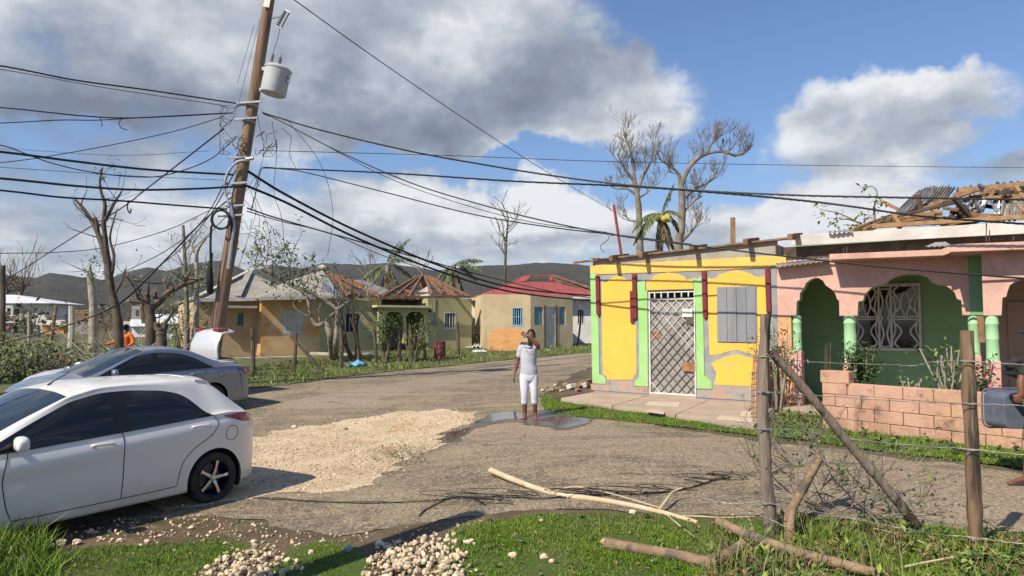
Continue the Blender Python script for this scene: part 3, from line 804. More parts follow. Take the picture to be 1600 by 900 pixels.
def car(name, label, cat, O, f, T, pm, wheel_r=.295, rim='alloy', group=None, trunk_open=False):
    f = Vector((f[0], f[1])).normalized(); rz = math.atan2(f.y, f.x)
    root = thing(name, label, cat, (O[0], O[1], O[2]), rz, group)
    xs = sorted(set(np.round(np.concatenate([np.linspace(T['xr'], T['xf'], 210), np.linspace(T['xr'], T['xr'] + .25, 24), np.linspace(T['xf'] - .25, T['xf'], 14)]), 4)))
    wb, hw = T['wb'], T['hw']
    rows = T['rows']; SUB = 5
    def val(tab, x):
        return float(np.interp(x, [p[0] for p in tab], [p[1] for p in tab]))
    sm = np.linspace(-.06, .06, 5)
    def sval(tab, x):
        return sum(val(tab, min(max(x + s, T['xr']), T['xf'])) for s in sm) / 5
    def taper(x):
        a = min(1, max(0, (x - T['xr']) / .55)); b = min(1, max(0, (T['xf'] - x) / .75))
        return (.80 + .20 * (1 - (1 - a) ** 2.6)) * (.70 + .30 * (1 - (1 - b) ** 2.4))
    def station(x):
        zb = sval(rows['belt'], x); k = taper(x)
        zg = max(sval(rows['gtop'], x), zb + .004); zr = max(sval(rows['redge'], x), zg + .012); zc = max(sval(rows['roof'], x), zr + .01)
        cs = min(1, max(0, (zr - zb) / .42))
        yb = hw * .93
        yg = yb - (zg - zb) * .46
        yr = yg - max(.03, (zr - zg) * .62) - (1 - cs) * .10
        sill = T.get('sill', .19)
        pts = [(.60 * hw, sill + .02), (hw * .925, sill), (hw * .968, sill + .09), (hw * .980, .45), (hw * .985, .64), (hw * 1.0, zb - .145), (yb, zb), (yg, zg), (yr, zr), (yr * .55, zr + (zc - zr) * .72), (0., zc)]
        return [(y * k, z) for y, z in pts]
    def spl(c):
        out = []
        n = len(c)
        for i in range(n - 1):
            p0 = c[max(i - 1, 0)]; p1 = c[i]; p2 = c[i + 1]; p3 = c[min(i + 2, n - 1)]
            lin = i in (6,)                               # the glass stays flat
            for k in range(SUB):
                t = k / SUB
                if lin:
                    out.append((p1[0] + (p2[0] - p1[0]) * t + .02 * math.sin(t * math.pi), p1[1] + (p2[1] - p1[1]) * t)); continue
                q = []
                for a in (0, 1):
                    m1 = (p2[a] - p0[a]) * .38; m2 = (p3[a] - p1[a]) * .38
                    h = (2 * t ** 3 - 3 * t ** 2 + 1) * p1[a] + (t ** 3 - 2 * t ** 2 + t) * m1 + (-2 * t ** 3 + 3 * t ** 2) * p2[a] + (t ** 3 - t ** 2) * m2
                    q.append(h)
                out.append(tuple(q))
        out.append(c[-1])
        return out
    grid = [[Vector((x, y, z)) for (y, z) in spl(station(x))] for x in xs]
    nv = len(grid[0]); nx = len(xs)
    def vid(i, j, s): return (s * nx + i) * nv + j
    V = [p.copy() for col_ in grid for p in col_] + [Vector((p.x, -p.y, p.z)) for col_ in grid for p in col_]
    ra = wheel_r + .048
    axles = (0., wb)
    def cls(i, j, s):
        x = (xs[i] + xs[min(i + 1, nx - 1)]) / 2
        p = grid[i][j].lerp(grid[min(i + 1, nx - 1)][min(j + 1, nv - 1)], .5)
        if j < 6 * SUB:
            for ax in axles:
                if (p.x - ax) ** 2 + (p.z - wheel_r) ** 2 < ra ** 2: return None
        if 6 * SUB <= j < 7 * SUB and grid[i][7 * SUB].z - grid[i][6 * SUB].z > .012:
            for (a, b, nm) in T['glass']:
                if a <= x < b: return nm
        if j >= 8 * SUB:
            a, b = T['screen']
            if a < x < b and j >= 8 * SUB: return 'windscreen'
            a, b = T['back']
            if a < x < b and j >= 8 * SUB: return 'rear_screen'
        if 2 * SUB <= j < 6 * SUB:
            for (a, b, nm) in T['doors']:
                if a <= x < b and min((p.x - ax) ** 2 + (p.z - wheel_r) ** 2 for ax in axles) > (ra + .10) ** 2: return nm
        return 'body'
    def x_mid(i): return (xs[i] + xs[i + 1]) / 2
    sets = {}
    dead = set()
    for s in (0, 1):
        for i in range(nx - 1):
            for j in range(nv - 1):
                c = cls(i, j, s)
                q = (vid(i, j, s), vid(i + 1, j, s), vid(i + 1, j + 1, s), vid(i, j + 1, s))
                if s == 0: q = q[::-1]
                if c is None: dead.update(q); continue
                sets.setdefault((c, (s if c in ('front_door', 'rear_door', 'front_glass', 'rear_glass', 'quarter_glass', 'pillar') else 0) + (10 * (x_mid(i) < .6) if c == 'pillar' else 0)), []).append(q)
    for v in dead:
        p = V[v]
        for ax in axles:
            d = math.hypot(p.x - ax, p.z - wheel_r)
            if 1e-4 < d and abs(d - ra) < .06 and abs(p.x - ax) < ra + .06:
                p.x = ax + (p.x - ax) * ra / d; p.z = wheel_r + (p.z - wheel_r) * ra / d
    # end caps
    for i in (0, nx - 1):
        loop = [vid(i, j, 0) for j in range(nv)] + [vid(i, j, 1) for j in range(nv - 2, -1, -1)]
        sets[('body', 0)].append(tuple(loop if i == 0 else loop[::-1]))
    parts = {}
    for (c, s), fs in sets.items():
        used = sorted({v for q in fs for v in q}); mp = {v: k for k, v in enumerate(used)}
        mb = MB(); mb.v = [tuple(V[v]) for v in used]; mb.f = [tuple(mp[v] for v in q) for q in fs]
        nm = {'front_door': 'door', 'rear_door': 'door', 'front_glass': 'window', 'rear_glass': 'window', 'quarter_glass': 'window', 'pillar': 'door_pillar', 'rear_screen': 'rear_window'}.get(c, c)
        mm = {'body': pm, 'door': pm, 'window': M_TINT, 'windscreen': M_SCREEN, 'rear_window': M_TINT, 'door_pillar': M_BLACKTRIM}[nm]
        o = mb.build(nm, mm, root, smooth=False)
        o.data.polygons.foreach_set('use_smooth', [True] * len(o.data.polygons))
        parts[(c, s)] = o
    def surf(x, z, off=0., s=0):
        c = spl(station(x))
        for a, b in zip(c[SUB:], c[SUB + 1:]):
            if (a[1] <= z <= b[1]) and b[1] > a[1]:
                t = (z - a[1]) / (b[1] - a[1]); y = a[0] + (b[0] - a[0]) * t
                return Vector((x, (y + off) * (1 if s == 0 else -1), z))
        return Vector((x, (hw + off) * (1 if s == 0 else -1), z))
    def patch(nm, m, pts_lo, pts_hi, off, s=0, par=root, n=10, nz_=4):
        mb = MB(); vs = []
        x0, x1 = pts_lo[0][0], pts_lo[-1][0]
        for i in range(n + 1):
            x = x0 + (x1 - x0) * i / n
            a = val(sorted(pts_lo), x); b = val(sorted(pts_hi), x)
            for j in range(nz_ + 1):
                z = a + (b - a) * j / nz_
                e = off * (1 - .8 * abs(2 * j / nz_ - 1) ** 3) * (1 if 0 < i < n else .2)
                vs.append(surf(x, z, e, s))
        fs = [(i * (nz_ + 1) + j, (i + 1) * (nz_ + 1) + j, (i + 1) * (nz_ + 1) + j + 1, i * (nz_ + 1) + j + 1) for i in range(n) for j in range(nz_)]
        if s == 0: fs = [q[::-1] for q in fs]
        mb.add(vs, fs)
        return mb.build(nm, m, par, smooth=True)
    for s in (0, 1):
        # gaps round the doors
        for ln in T['seams']:
            mb = MB(); pts = curve([(p[0], p[1], 0) for p in ln], 8)
            mb.tube([surf(p.x, p.y, .0005, s) for p in pts], .0045, 5)
            mb.build('panel_gap', M_SEAM, root)
        for (hx, hz, nm) in T['handles']:
            d = parts.get((nm, s), root)
            patch('handle_recess', pm, [(hx - .055, hz - .035), (hx, hz - .045), (hx + .055, hz - .03)], [(hx - .055, hz + .02), (hx, hz + .03), (hx + .055, hz + .02)], -.006, s, root)
            hp_ = [surf(hx - .105, hz - .004, .002, s), surf(hx - .085, hz + .002, .026, s), surf(hx, hz + .008, .034, s), surf(hx + .085, hz + .006, .026, s), surf(hx + .105, hz, .002, s)]
            MB().tube(curve(hp_, 5), .0145, 8).build('handle', pm, d, smooth=True)
        x0, x1, lo, hi = T['lamp']
        patch('tail_lamp', M_REDLAMP, lo, hi, .012, s)
        fx, fz, fr = T['fuel']
        if s == 0:
            ring = [surf(fx + fr * math.cos(a), fz + fr * math.sin(a), .001, 0) for a in np.linspace(0, 2 * math.pi, 25)]
            MB().tube(ring, .0035, 5).build('fuel_flap', M_SEAM, root)
        # belt moulding
        mb = MB(); bp = [surf(x, val(rows['belt'], x) - .002, .006, s) for x in np.linspace(T['glass'][0][0], T['glass'][-1][1] - .12, 40)]
        mb.tube(bp, .008, 5).build('belt_moulding', M_BLACKTRIM, root)
        # mirror
        mx_, mz_ = T['mirror']
        b = surf(mx_, mz_ - .02, 0, s); sg = 1 if s == 0 else -1
        vs, fs = ICO[3]
        q_ = lambda a: math.copysign(abs(a) ** .72, a)
        mv = [b + Vector((q_(v.x) * .060 + .02 * v.y, (.125 + q_(v.y) * .095) * sg, .055 + q_(v.z) * .066 - .01 * v.y)) for v in vs]
        mo = MB().add(mv, fs if s == 0 else [q for q in fs]).build('wing_mirror', pm, root, smooth=True)
        MB().beam(b - Vector((0, .02 * sg, 0)), b + Vector((0, .10 * sg, .03)), .05, .035).build('mirror_arm', M_BLACKTRIM, mo)
    # underbody, arches, wheels
    MB().span(T['xr'] + .12, T['xf'] - .15, -hw * .74, hw * .74, .20, .62).build('underbody', M_UNDER, root)
    for ax in axles:
        for s in (0, 1):
            sg = 1 if s == 0 else -1
            mb = MB()
            arc = np.linspace(R(-25), R(205), 28)
            vs = []
            for a in arc:
                for y in (.38, hw * .965 * taper(ax)):
                    vs.append((ax + (ra + .004) * math.cos(a), y * sg, wheel_r + (ra + .004) * math.sin(a)))
            mb.add(vs, [(2 * i, 2 * i + 1, 2 * i + 3, 2 * i + 2) for i in range(len(arc) - 1)])
            mb.build('arch_liner', M_UNDER, root)
            wy = (hw * taper(ax) - .125) * sg
            w = MB()
            rr = wheel_r; ri = rr * .70
            M3 = Matrix.Rotation(R(-90) * sg, 3, 'X')
            w.lathe([(ri * .98, -.09), (rr * .955, -.095), (rr * .992, -.065), (rr, 0), (rr * .992, .065), (rr * .955, .09), (rr * .86, .102), (ri * 1.05, .094), (ri * .98, .08)], (ax, wy, wheel_r), 40, M3, cap=False)
            wo = w.build('wheel', M_RUBBER, root, smooth=True)
            ba = MB(); ba.lathe([(ri * 1.0, .088), (ri * .955, .078), (ri * .93, .0), (ri * .90, -.07), (.03, -.07)], (ax, wy, wheel_r), 36, M3, cap=False)
            ba.build('rim', M_BLUERIM if rim == 'blue' else M_ALLOY, wo, smooth=True)
            if rim == 'blue':
                MB().lathe([(ri * 1.01, .082), (ri * 1.0, .094), (ri * .95, .094), (ri * .945, .070)], (ax, wy, wheel_r), 36, M3, cap=False).build('rim_lip', M_BLACKTRIM, wo, smooth=True)
                MB().lathe([(.15, -.05), (.15, -.045), (.02, -.045)], (ax, wy, wheel_r), 24, M3).build('brake_disc', M_GREYSTONE, wo)
            for k in range(5):
                a = R(90 + 72 * k + 14)
                d = Vector((math.cos(a), 0, math.sin(a))); n_ = Vector((-math.sin(a), 0, math.cos(a))); c0 = Vector((ax, wy, wheel_r))
                def q(r_, wd, yy): return c0 + d * r_ + n_ * wd + Vector((0, yy * sg, 0))
                sp_ = MB(); f_ = MB()
                prof = [(.018, .026, .058), (.07, .023, .072), (ri * .60, .017, .076), (ri * .95, .026, .074)]
                vs = []; vf = []
                for r_, wd, yy in prof:
                    vs += [q(r_, -wd, yy), q(r_, wd, yy), q(r_, wd, yy - .045), q(r_, -wd, yy - .045)]
                    vf += [q(r_, -wd * .74, yy + .002), q(r_, wd * .74, yy + .002)]
                fs = []
                for i in range(3):
                    for j in range(4): fs.append((4 * i + j, 4 * i + (j + 1) % 4, 4 * i + 4 + (j + 1) % 4, 4 * i + 4 + j))
                sp_.add(vs, fs + [(0, 1, 2, 3), (12, 13, 14, 15)])
                sp_.build('spoke', M_BLACKTRIM if rim == 'blue' else M_ALLOY, wo)
                if rim == 'blue':
                    f_.add(vf, [(2 * i, 2 * i + 1, 2 * i + 3, 2 * i + 2) for i in range(3)]); f_.build('spoke_face', M_ALLOY, wo)
            MB().lathe([(.034, .05), (.034, .078), (.028, .084), (.002, .086)], (ax, wy, wheel_r), 16, M3).build('hub_cap', M_ALLOY, wo, smooth=True)
    return root, surf, station, parts

HATCH = dict(xr=-.62, xf=3.28, wb=2.49, hw=.8475, rows=dict(
    belt=[(-.62, .90), (-.50, 1.00), (-.2, 1.030), (.3, 1.005), (1.0, .965), (1.8, .925), (2.35, .905), (2.6, .88), (3.0, .78), (3.28, .58)],
    gtop=[(-.62, .90), (.02, 1.024), (.08, 1.035), (.15, 1.10), (.25, 1.21), (.36, 1.285), (.55, 1.335), (.9, 1.365), (1.2, 1.362), (1.5, 1.30), (1.9, 1.12), (2.32, .912), (2.6, .89), (3.28, .6)],
    redge=[(-.62, .93), (-.54, 1.0), (-.33, 1.14), (-.10, 1.34), (.0, 1.395), (.12, 1.41), (.4, 1.43), (.8, 1.43), (1.2, 1.42), (1.5, 1.355), (1.9, 1.18), (2.38, .95), (2.7, .90), (3.0, .80), (3.28, .62)],
    roof=[(-.62, .94), (-.57, 1.02), (-.36, 1.17), (-.14, 1.37), (-.06, 1.445), (.1, 1.455), (.4, 1.472), (.8, 1.475), (1.2, 1.465), (1.45, 1.425), (2.0, 1.20), (2.5, .985), (2.8, .92), (3.05, .83), (3.28, .66)]),
    glass=[(.03, .97, 'rear_glass'), (.97, 1.14, 'pillar'), (1.14, 2.34, 'front_glass')], screen=(1.50, 2.46), back=(-.52, -.10),
    doors=[(.20, 1.055, 'rear_door'), (1.055, 2.10, 'front_door')],
    seams=[[(1.055, .975), (1.06, .8), (1.06, .5), (1.075, .30)], [(.02, 1.02), (-.02, .92), (.08, .79), (.28, .67), (.41, .53), (.47, .30)], [(2.08, .9), (2.13, .7), (2.10, .45), (2.05, .3)],
           [(.47, .295), (.8, .29), (1.5, .29), (2.05, .295)]],
    handles=[(.20, .915, 'rear_door'), (1.27, .865, 'front_door')], lamp=(-.54, -.1, [(-.53, .885), (-.36, .905), (-.12, .985)], [(-.53, .985), (-.36, 1.005), (-.12, 1.0)]),
    fuel=(-.20, .79, .085), mirror=(2.02, .955))
SEDAN = dict(xr=-.98, xf=3.42, wb=2.6, hw=.85, rows=dict(
    belt=[(-.98, .86), (-.85, .955), (-.5, .985), (0, .985), (1.0, .955), (1.8, .925), (2.4, .90), (2.8, .86), (3.2, .76), (3.42, .6)],
    gtop=[(-.98, .86), (-.3, .99), (.02, 1.0), (.10, 1.04), (.35, 1.18), (.62, 1.285), (.95, 1.33), (1.3, 1.33), (1.6, 1.27), (2.0, 1.10), (2.42, .91), (3.42, .62)],
    redge=[(-.98, .88), (-.88, .98), (-.6, 1.02), (-.35, 1.05), (.0, 1.17), (.35, 1.315), (.7, 1.385), (1.1, 1.405), (1.4, 1.375), (1.7, 1.27), (2.1, 1.08), (2.48, .935), (2.9, .88), (3.25, .77), (3.42, .64)],
    roof=[(-.98, .90), (-.90, 1.0), (-.6, 1.045), (-.38, 1.07), (.0, 1.22), (.40, 1.385), (.75, 1.45), (1.1, 1.465), (1.38, 1.44), (1.7, 1.32), (2.2, 1.10), (2.6, .96), (3.0, .90), (3.3, .78), (3.42, .68)]),
    glass=[(.02, .27, 'quarter_glass'), (.27, .30, 'pillar'), (.30, 1.14, 'rear_glass'), (1.14, 1.27, 'pillar'), (1.27, 2.42, 'front_glass')], screen=(1.42, 2.56), back=(-.36, .38),
    doors=[(.28, 1.20, 'rear_door'), (1.20, 2.22, 'front_door')],
    seams=[[(1.20, .95), (1.205, .7), (1.21, .3)], [(.16, .985), (.22, .85), (.36, .70), (.46, .52), (.50, .3)], [(2.2, .9), (2.25, .7), (2.2, .3)], [(.5, .295), (1.2, .29), (2.2, .295)], [(-.58, .97), (-.66, .75), (-.72, .5), (-.75, .40)]],
    handles=[(.42, .86, 'rear_door'), (1.40, .83, 'front_door')], lamp=(-.95, -.6, [(-.95, .78), (-.8, .80), (-.62, .905)], [(-.95, .93), (-.8, .945), (-.62, .935)]),
    fuel=(-.16, .83, .075), mirror=(2.12, .955))

# white hatchback in front
fw = Vector((-.53, -.848)); lw = Vector((.848, -.53))
wc = gp(335, 786)
Oc = wc.xy - lw * .82
hatch, hs, hst, hparts = car('hatchback_car', 'white five door hatchback with dark tinted windows and blue rimmed alloy wheels', 'car', (Oc.x, Oc.y, wc.z - .01), fw, HATCH, M_WHITECAR, .295, 'blue')
sp = MB()
for t in np.linspace(-1, 1, 21): pass
lip = []
for i, t in enumerate(np.linspace(-1, 1, 25)):
    w_ = .56 * t; z_ = 1.425 - .05 * abs(t) ** 2.2
    lip += [(.10, w_, z_ + .034), (-.10 + .06 * abs(t) ** 3, w_, z_ + .012), (-.09 + .06 * abs(t) ** 3, w_, z_ - .030), (.10, w_, z_ - .05)]
sp.add(lip, [(4 * i + j, 4 * i + (j + 1) % 4, 4 * i + 4 + (j + 1) % 4, 4 * i + 4 + j) for i in range(24) for j in range(4)] + [(0, 1, 2, 3), (99, 98, 97, 96)])
sp.build('roof_spoiler', M_WHITECAR, hatch, smooth=True, bevel=.012)
MB().tube([(1.42, .0, 1.43), (1.36, .0, 1.47), (1.20, .0, 1.56)], [.012, .006, .004], 6).build('aerial', M_BLACKPL, hatch)
# silver blue saloon beside it
Os = gp(334, 647)
fs_ = Vector((-.545, -.838)); ls_ = Vector((.838, -.545))
Or = Os.xy - ls_ * .82 + fs_ * .02
sedan, ss_, _, sparts = car('saloon_car', 'silver blue saloon car parked behind the white hatchback', 'car', (Or.x, Or.y, g(Or.x, Or.y)), fs_, SEDAN, M_SILVER, .305)
# pale car with its boot open
Ot = at(320, 560, 17.4)
ft = Vector((-.60, -.80)); lt = Vector((.80, -.60))
Ob = Ot.xy + ft * .42
third, _, _, _ = car('saloon_car', 'pale silver car with its boot lid standing open beside the leaning pole', 'car', (Ob.x, Ob.y, g(Ob.x, Ob.y) - .02), ft, SEDAN, M_SILVER2, .29)
third.scale = (1, 1, .9)
def boot_lid():
    mb = MB(); nx_, ny_ = 14, 12
    hinge = Vector((-.30, 0, 1.06)); vs = []
    for i in range(nx_ + 1):
        t = i / nx_
        for j in range(ny_ + 1):
            y = -1 + 2 * j / ny_
            hwid = .66 - .05 * t
            up = .78 * min(1, t / .80)
            back = -.05 - .16 * up - (.33 * (max(0, t - .80) / .20)) + .06 * math.sin(min(1, t / .8) * math.pi)
            rz_ = -.10 * abs(y) ** 3 * (1 if t > .5 else .4) * t
            vs.append(hinge + Vector((back - .05 * abs(y) ** 2.5, y * hwid, up + .055 * (max(0, t - .8) / .2) + rz_)))
    fs = [(i * (ny_ + 1) + j, (i + 1) * (ny_ + 1) + j, (i + 1) * (ny_ + 1) + j + 1, i * (ny_ + 1) + j + 1) for i in range(nx_) for j in range(ny_)]
    lid = mb.add(vs, fs).build('boot_lid', M_SILVER2, third, smooth=False, solid=.05, bevel=.01)
    lid.data.polygons.foreach_set('use_smooth', [True] * len(lid.data.polygons))
    for sg in (1, -1):
        MB().span(-.72, -.44, sg * .30 if sg > 0 else -.56, .56 if sg > 0 else -.30, 1.83, 1.91).build('tail_lamp', M_REDLAMP, lid, bevel=.02)
    MB().span(-.86, -.36, -.55, .55, 1.052, 1.075).build('boot_shade_plate', M_UNDER, third)  # dark plate on the closed deck, standing in for the shaded boot
boot_lid()
# ------------------------------------------------------------------ near houses
DIRT = (.20, .155, .11)
M_YEL = mat('yellow_paint', (.79, .465, .07), (.75, .43, .075), sc=1.5, bump=.25, bsc=26, stains=(((.45, .36, .22), 2.6, .60, .80), ((.30, .27, .22), 13, .67, .76), ((.50, .36, .14), 1.2, .50, .78, .2), ((.68, .48, .20), 5, .60, .74)), grime=((.33, .26, .17), .1, .75))
M_YELTOP = mat('pale_yellow_paint', (.78, .50, .12), (.70, .44, .11), sc=1.5, bump=.25, bsc=26, stains=(((.40, .35, .25), 5, .66, .76), ((.5, .42, .25), 1.4, .6, .8, .3)))
M_LIME = mat('lime_green_paint', (.28, .53, .16), (.33, .55, .24), sc=2, bump=.25, bsc=26, stains=(((.40, .38, .30), 4, .66, .78), ((.45, .42, .36), 15, .68, .76)), grime=((.36, .33, .24), .1, .7))
M_GREYPAINT = mat('grey_paint', (.225, .235, .25), (.29, .29, .285), sc=3, bump=.35, bsc=26, stains=(((.40, .37, .33), 6, .60, .74), ((.13, .125, .12), 3, .62, .8, .3)))
M_PLINTH = mat('peeling_plinth', (.30, .285, .265), (.40, .27, .21), sc=3.2, bump=.7, bsc=18, lo=.46, hi=.54, stains=(((.21, .19, .165), 5, .55, .66), ((.50, .40, .32), 9, .66, .74)))
M_RENDER = mat('bare_render', (.36, .32, .265), (.27, .24, .20), sc=2.2, bump=.6, bsc=30, stains=(((.19, .17, .145), 4, .58, .76, .3), ((.46, .42, .36), 11, .64, .76)))
M_BURG = mat('burgundy_paint', (.20, .022, .028), (.15, .025, .03), sc=5, rough=.5, bump=.2, bsc=30, stains=(((.30, .20, .16), 16, .68, .76),))
M_WOODRUST = mat('weathered_brown_wood', (.26, .155, .09), (.17, .10, .06), sc=7, bump=.5, bsc=40, stretch=(1, 1, 1), stains=(((.30, .22, .15), 9, .60, .76),))
M_BOARD = mat('grey_painted_board', (.185, .195, .215), (.235, .245, .26), sc=2.5, streak=.15, bump=.3, bsc=34, stains=(((.30, .12, .06), 7, .70, .76), ((.11, .105, .10), 5, .66, .74, .2)))
M_DOOR = mat('grey_door_sheet', (.24, .235, .225), (.30, .285, .265), sc=3, bump=.2, bsc=30, stains=(((.17, .15, .13), 4, .55, .75), ((.24, .10, .05), 6, .68, .74)))
M_WHITEBAR = mat('white_grille_paint', (.72, .70, .66), (.55, .52, .47), sc=8, rough=.5, bump=.1, stains=(((.25, .13, .07), 18, .64, .72),))
M_DARKBAR = mat('dark_grille_bar', (.085, .065, .052), (.16, .115, .085), sc=9, rough=.7, bump=.2, stains=(((.5, .47, .43), 14, .66, .72),))  # dark tone of the lower gate bars and the lock box
M_RUST = mat('rust', (.24, .105, .048), (.33, .19, .11), sc=10, bump=.5, bsc=50)
M_CONC = mat('worn_concrete_slab', (.40, .31, .235), (.33, .265, .205), sc=1.6, bump=.3, bsc=30, stains=(((.24, .195, .15), 3, .56, .74), ((.48, .40, .32), 8, .62, .74)))
M_TILE = mat('cream_tile', (.52, .45, .35), (.46, .38, .28), sc=4, rough=.5, bump=.1)
M_PINK = mat('salmon_pink_paint', (.60, .37, .30), (.51, .305, .245), sc=1.6, bump=.3, bsc=22, stains=(((.40, .21, .15), 2.4, .60, .78), ((.66, .46, .38), 5, .56, .74), ((.19, .12, .09), 14, .72, .79), ((.40, .21, .155), 1.5, .56, .8, .25)), grime=((.25, .16, .11), .1, .9))
M_PINKLOW = mat('stained_pink_paint', (.63, .32, .225), (.64, .34, .16), sc=1.1, bump=.4, bsc=22, stains=(((.36, .20, .14), 2.8, .58, .76), ((.16, .10, .075), 9, .66, .76)))
M_BLOCK = mat('pink_painted_block', (.58, .345, .255), (.47, .27, .195), sc=2.4, bump=1., bsc=30, bdist=.015, island=.14, stains=(((.60, .36, .20), 1.7, .52, .72), ((.30, .18, .13), 5, .60, .74), ((.13, .105, .08), 9, .60, .72), ((.20, .13, .09), 2.2, .56, .70)), grime=((.30, .19, .11), -.1, .45))
M_MORTAR = mat('mortar', (.24, .145, .10), (.15, .095, .065), sc=5, bump=.8, bsc=40)
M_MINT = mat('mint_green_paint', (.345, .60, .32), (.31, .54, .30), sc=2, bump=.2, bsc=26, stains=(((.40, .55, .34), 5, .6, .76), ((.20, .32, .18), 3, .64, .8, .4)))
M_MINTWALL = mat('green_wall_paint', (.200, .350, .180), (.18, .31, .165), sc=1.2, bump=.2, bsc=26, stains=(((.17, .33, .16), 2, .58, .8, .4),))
M_BROWNWALL = mat('brown_porch_wall', (.30, .225, .18), (.26, .19, .155), sc=1.2, bump=.2, bsc=26)
M_WHITEWD = mat('white_painted_wood', (.56, .545, .51), (.46, .44, .40), sc=2.5, rough=.6, bump=.2, bsc=30, stains=(((.33, .29, .24), 4, .62, .76), ((.20, .16, .12), 14, .70, .77)))
M_NEWWOOD = mat('bare_pine', (.34, .20, .095), (.25, .145, .07), sc=9, rough=.75, bump=.4, bsc=50, stains=(((.19, .12, .07), 6, .60, .74),))
M_OLDWOOD = mat('dark_old_wood', (.105, .072, .05), (.065, .046, .034), sc=8, bump=.5, bsc=50)
M_DARK = mat('dark_interior', (.030, .027, .024), (.02, .018, .016), sc=2, bump=.2)  # near-black stands in for shade inside openings, porch and attic
M_ZINC = mat('zinc_sheet', (.56, .56, .55), (.44, .44, .43), sc=3, rough=.38, metal=.75, bump=.15, bsc=25, stains=(((.24, .12, .06), 5, .66, .76),))
M_ZINCOLD = mat('old_zinc_sheet', (.30, .285, .265), (.22, .20, .18), sc=3, rough=.6, metal=.35, bump=.2, bsc=25, stains=(((.19, .09, .05), 4, .54, .70),))
M_ZINCDARK = mat('dark_sheet_and_shade', (.045, .04, .036), (.09, .06, .045), sc=5, rough=.7, metal=.1, bump=.3)  # dark sheets, also planes standing in for shaded roof interiors
M_PANE = glass_mat('window_pane', (.015, .018, .02), .04)
M_PAPER = mat('white_card', (.78, .76, .70), (.70, .66, .58), sc=8, bump=.05)

F = Frame((1.98, 16.65, 0), math.atan2(-.565, .825))
def zf(zx, zy, d=0.): return F.px(890 + zx / 3, 360 + zy / 3, d)
yh = thing('yellow_shop', 'small flat fronted yellow building with lime green door surround and boarded window', 'house', F.o, F.ang)
Wy = F.px(1214, 500).x
dx0, dx1 = zf(370, 500).x, zf(592, 500).x
dz1 = zf(480, 280).z; dz0 = .16
ZB = .06
wtop = zf(500, 150).z - .02
mb = MB()
mb.span(0, dx0, 0, .2, ZB, wtop).build('wall', M_GREYPAINT, yh)
MB().span(dx0, dx1, 0, .2, dz1, wtop).build('wall', M_GREYPAINT, yh)
MB().span(dx1, Wy, 0, .2, ZB, wtop).build('wall', M_GREYPAINT, yh)
MB().span(dx0, dx1, -.02, .2, ZB - .02, dz0).build('door_step', M_CONC, yh)
MB().span(0, .2, .2, 5.2, ZB, wtop - .1).build('wall', M_RENDER, yh)
MB().span(Wy - .2, Wy, .2, 5.2, ZB, wtop + .3).build('wall', M_RENDER, yh)
MB().span(0, Wy, 5.2, 5.4, ZB, wtop).build('wall', M_RENDER, yh)
MB().span(.2, Wy - .2, .2, 5.2, 0, .12).build('floor', M_CONC, yh)
def plate(name, m, zpts, th, par=yh, base=0., bev=.003):
    pl = [(p.x, p.z) for p in (zf(*q) for q in zpts)]
    return MB().prism(pl, base - th, base + .001).build(name, m, par, bevel=bev)
# bare render wedge and the yellow band under it
pl = [(p.x, p.z) for p in (zf(97, 168), zf(150, 152), zf(1018, 56), zf(1018, 118))]
MB().prism([(0, wtop - .1), (0, zf(97, 146, -.03).z), (Wy, zf(1018, 40, -.03).z), (Wy, wtop - .1)], -.004, .2).build('parapet', M_RENDER, yh)
plate('painted_band', M_YELTOP, [(97, 166), (1014, 116), (1016, 158), (930, 174), (600, 190), (300, 200), (140, 206), (98, 197)], .018)
plate('plinth', M_PLINTH, [(100, 720), (172, 722), (180, 706), (300, 706), (305, 732), (366, 734), (368, 766), (103, 748)], .014)
plate('plinth', M_PLINTH, [(596, 746), (670, 746), (676, 728), (1000, 742), (1000, 808), (596, 782)], .014)
plate('painted_panel', M_YEL, [(150, 238), (166, 246), (180, 240), (192, 224), (212, 214), (232, 212), (262, 226), (284, 238), (298, 236), (304, 440), (313, 446), (313, 672), (304, 680), (296, 700), (178, 700), (172, 684), (156, 676), (151, 420)], .008)
plate('pilaster', M_LIME, [(98, 197), (128, 205), (137, 400), (141, 676), (160, 682), (172, 696), (172, 720), (108, 717)], .022)
plate('pilaster', M_LIME, [(318, 242), (355, 236), (357, 284), (366, 284), (369, 732), (305, 729), (306, 704), (322, 694), (328, 680), (326, 430)], .022)
plate('painted_panel', M_YEL, [(357, 238), (370, 238), (385, 232), (398, 214), (420, 206), (465, 197), (510, 206), (536, 216), (548, 232), (566, 230), (578, 222), (580, 274), (362, 281)], .012)
plate('pilaster', M_LIME, [(580, 222), (598, 228), (612, 222), (622, 215), (628, 400), (633, 684), (650, 692), (667, 710), (668, 743), (596, 741), (593, 400)], .022)
plate('painted_panel', M_YEL, [(648, 222), (664, 228), (684, 224), (700, 208), (740, 196), (780, 186), (820, 194), (852, 204), (868, 216), (890, 220), (916, 214), (922, 400), (895, 500), (890, 588), (830, 574), (790, 560), (742, 568), (700, 582), (657, 585), (651, 420)], .008)
plate('painted_panel', M_YEL, [(664, 622), (700, 606), (742, 588), (790, 580), (832, 594), (892, 608), (892, 733), (676, 724), (690, 668)], .008)
for q in ([(125, 212), (142, 212), (146, 392), (138, 403), (129, 392)], [(296, 205), (316, 205), (319, 408), (309, 420), (300, 408)], [(286, 284), (299, 284), (304, 434), (289, 434)],
          [(621, 192), (643, 190), (648, 404), (637, 416), (628, 402)], [(918, 180), (941, 178), (947, 380), (934, 392), (926, 382)]):
    plate('burgundy_strip', M_BURG, q, .055, bev=.006)
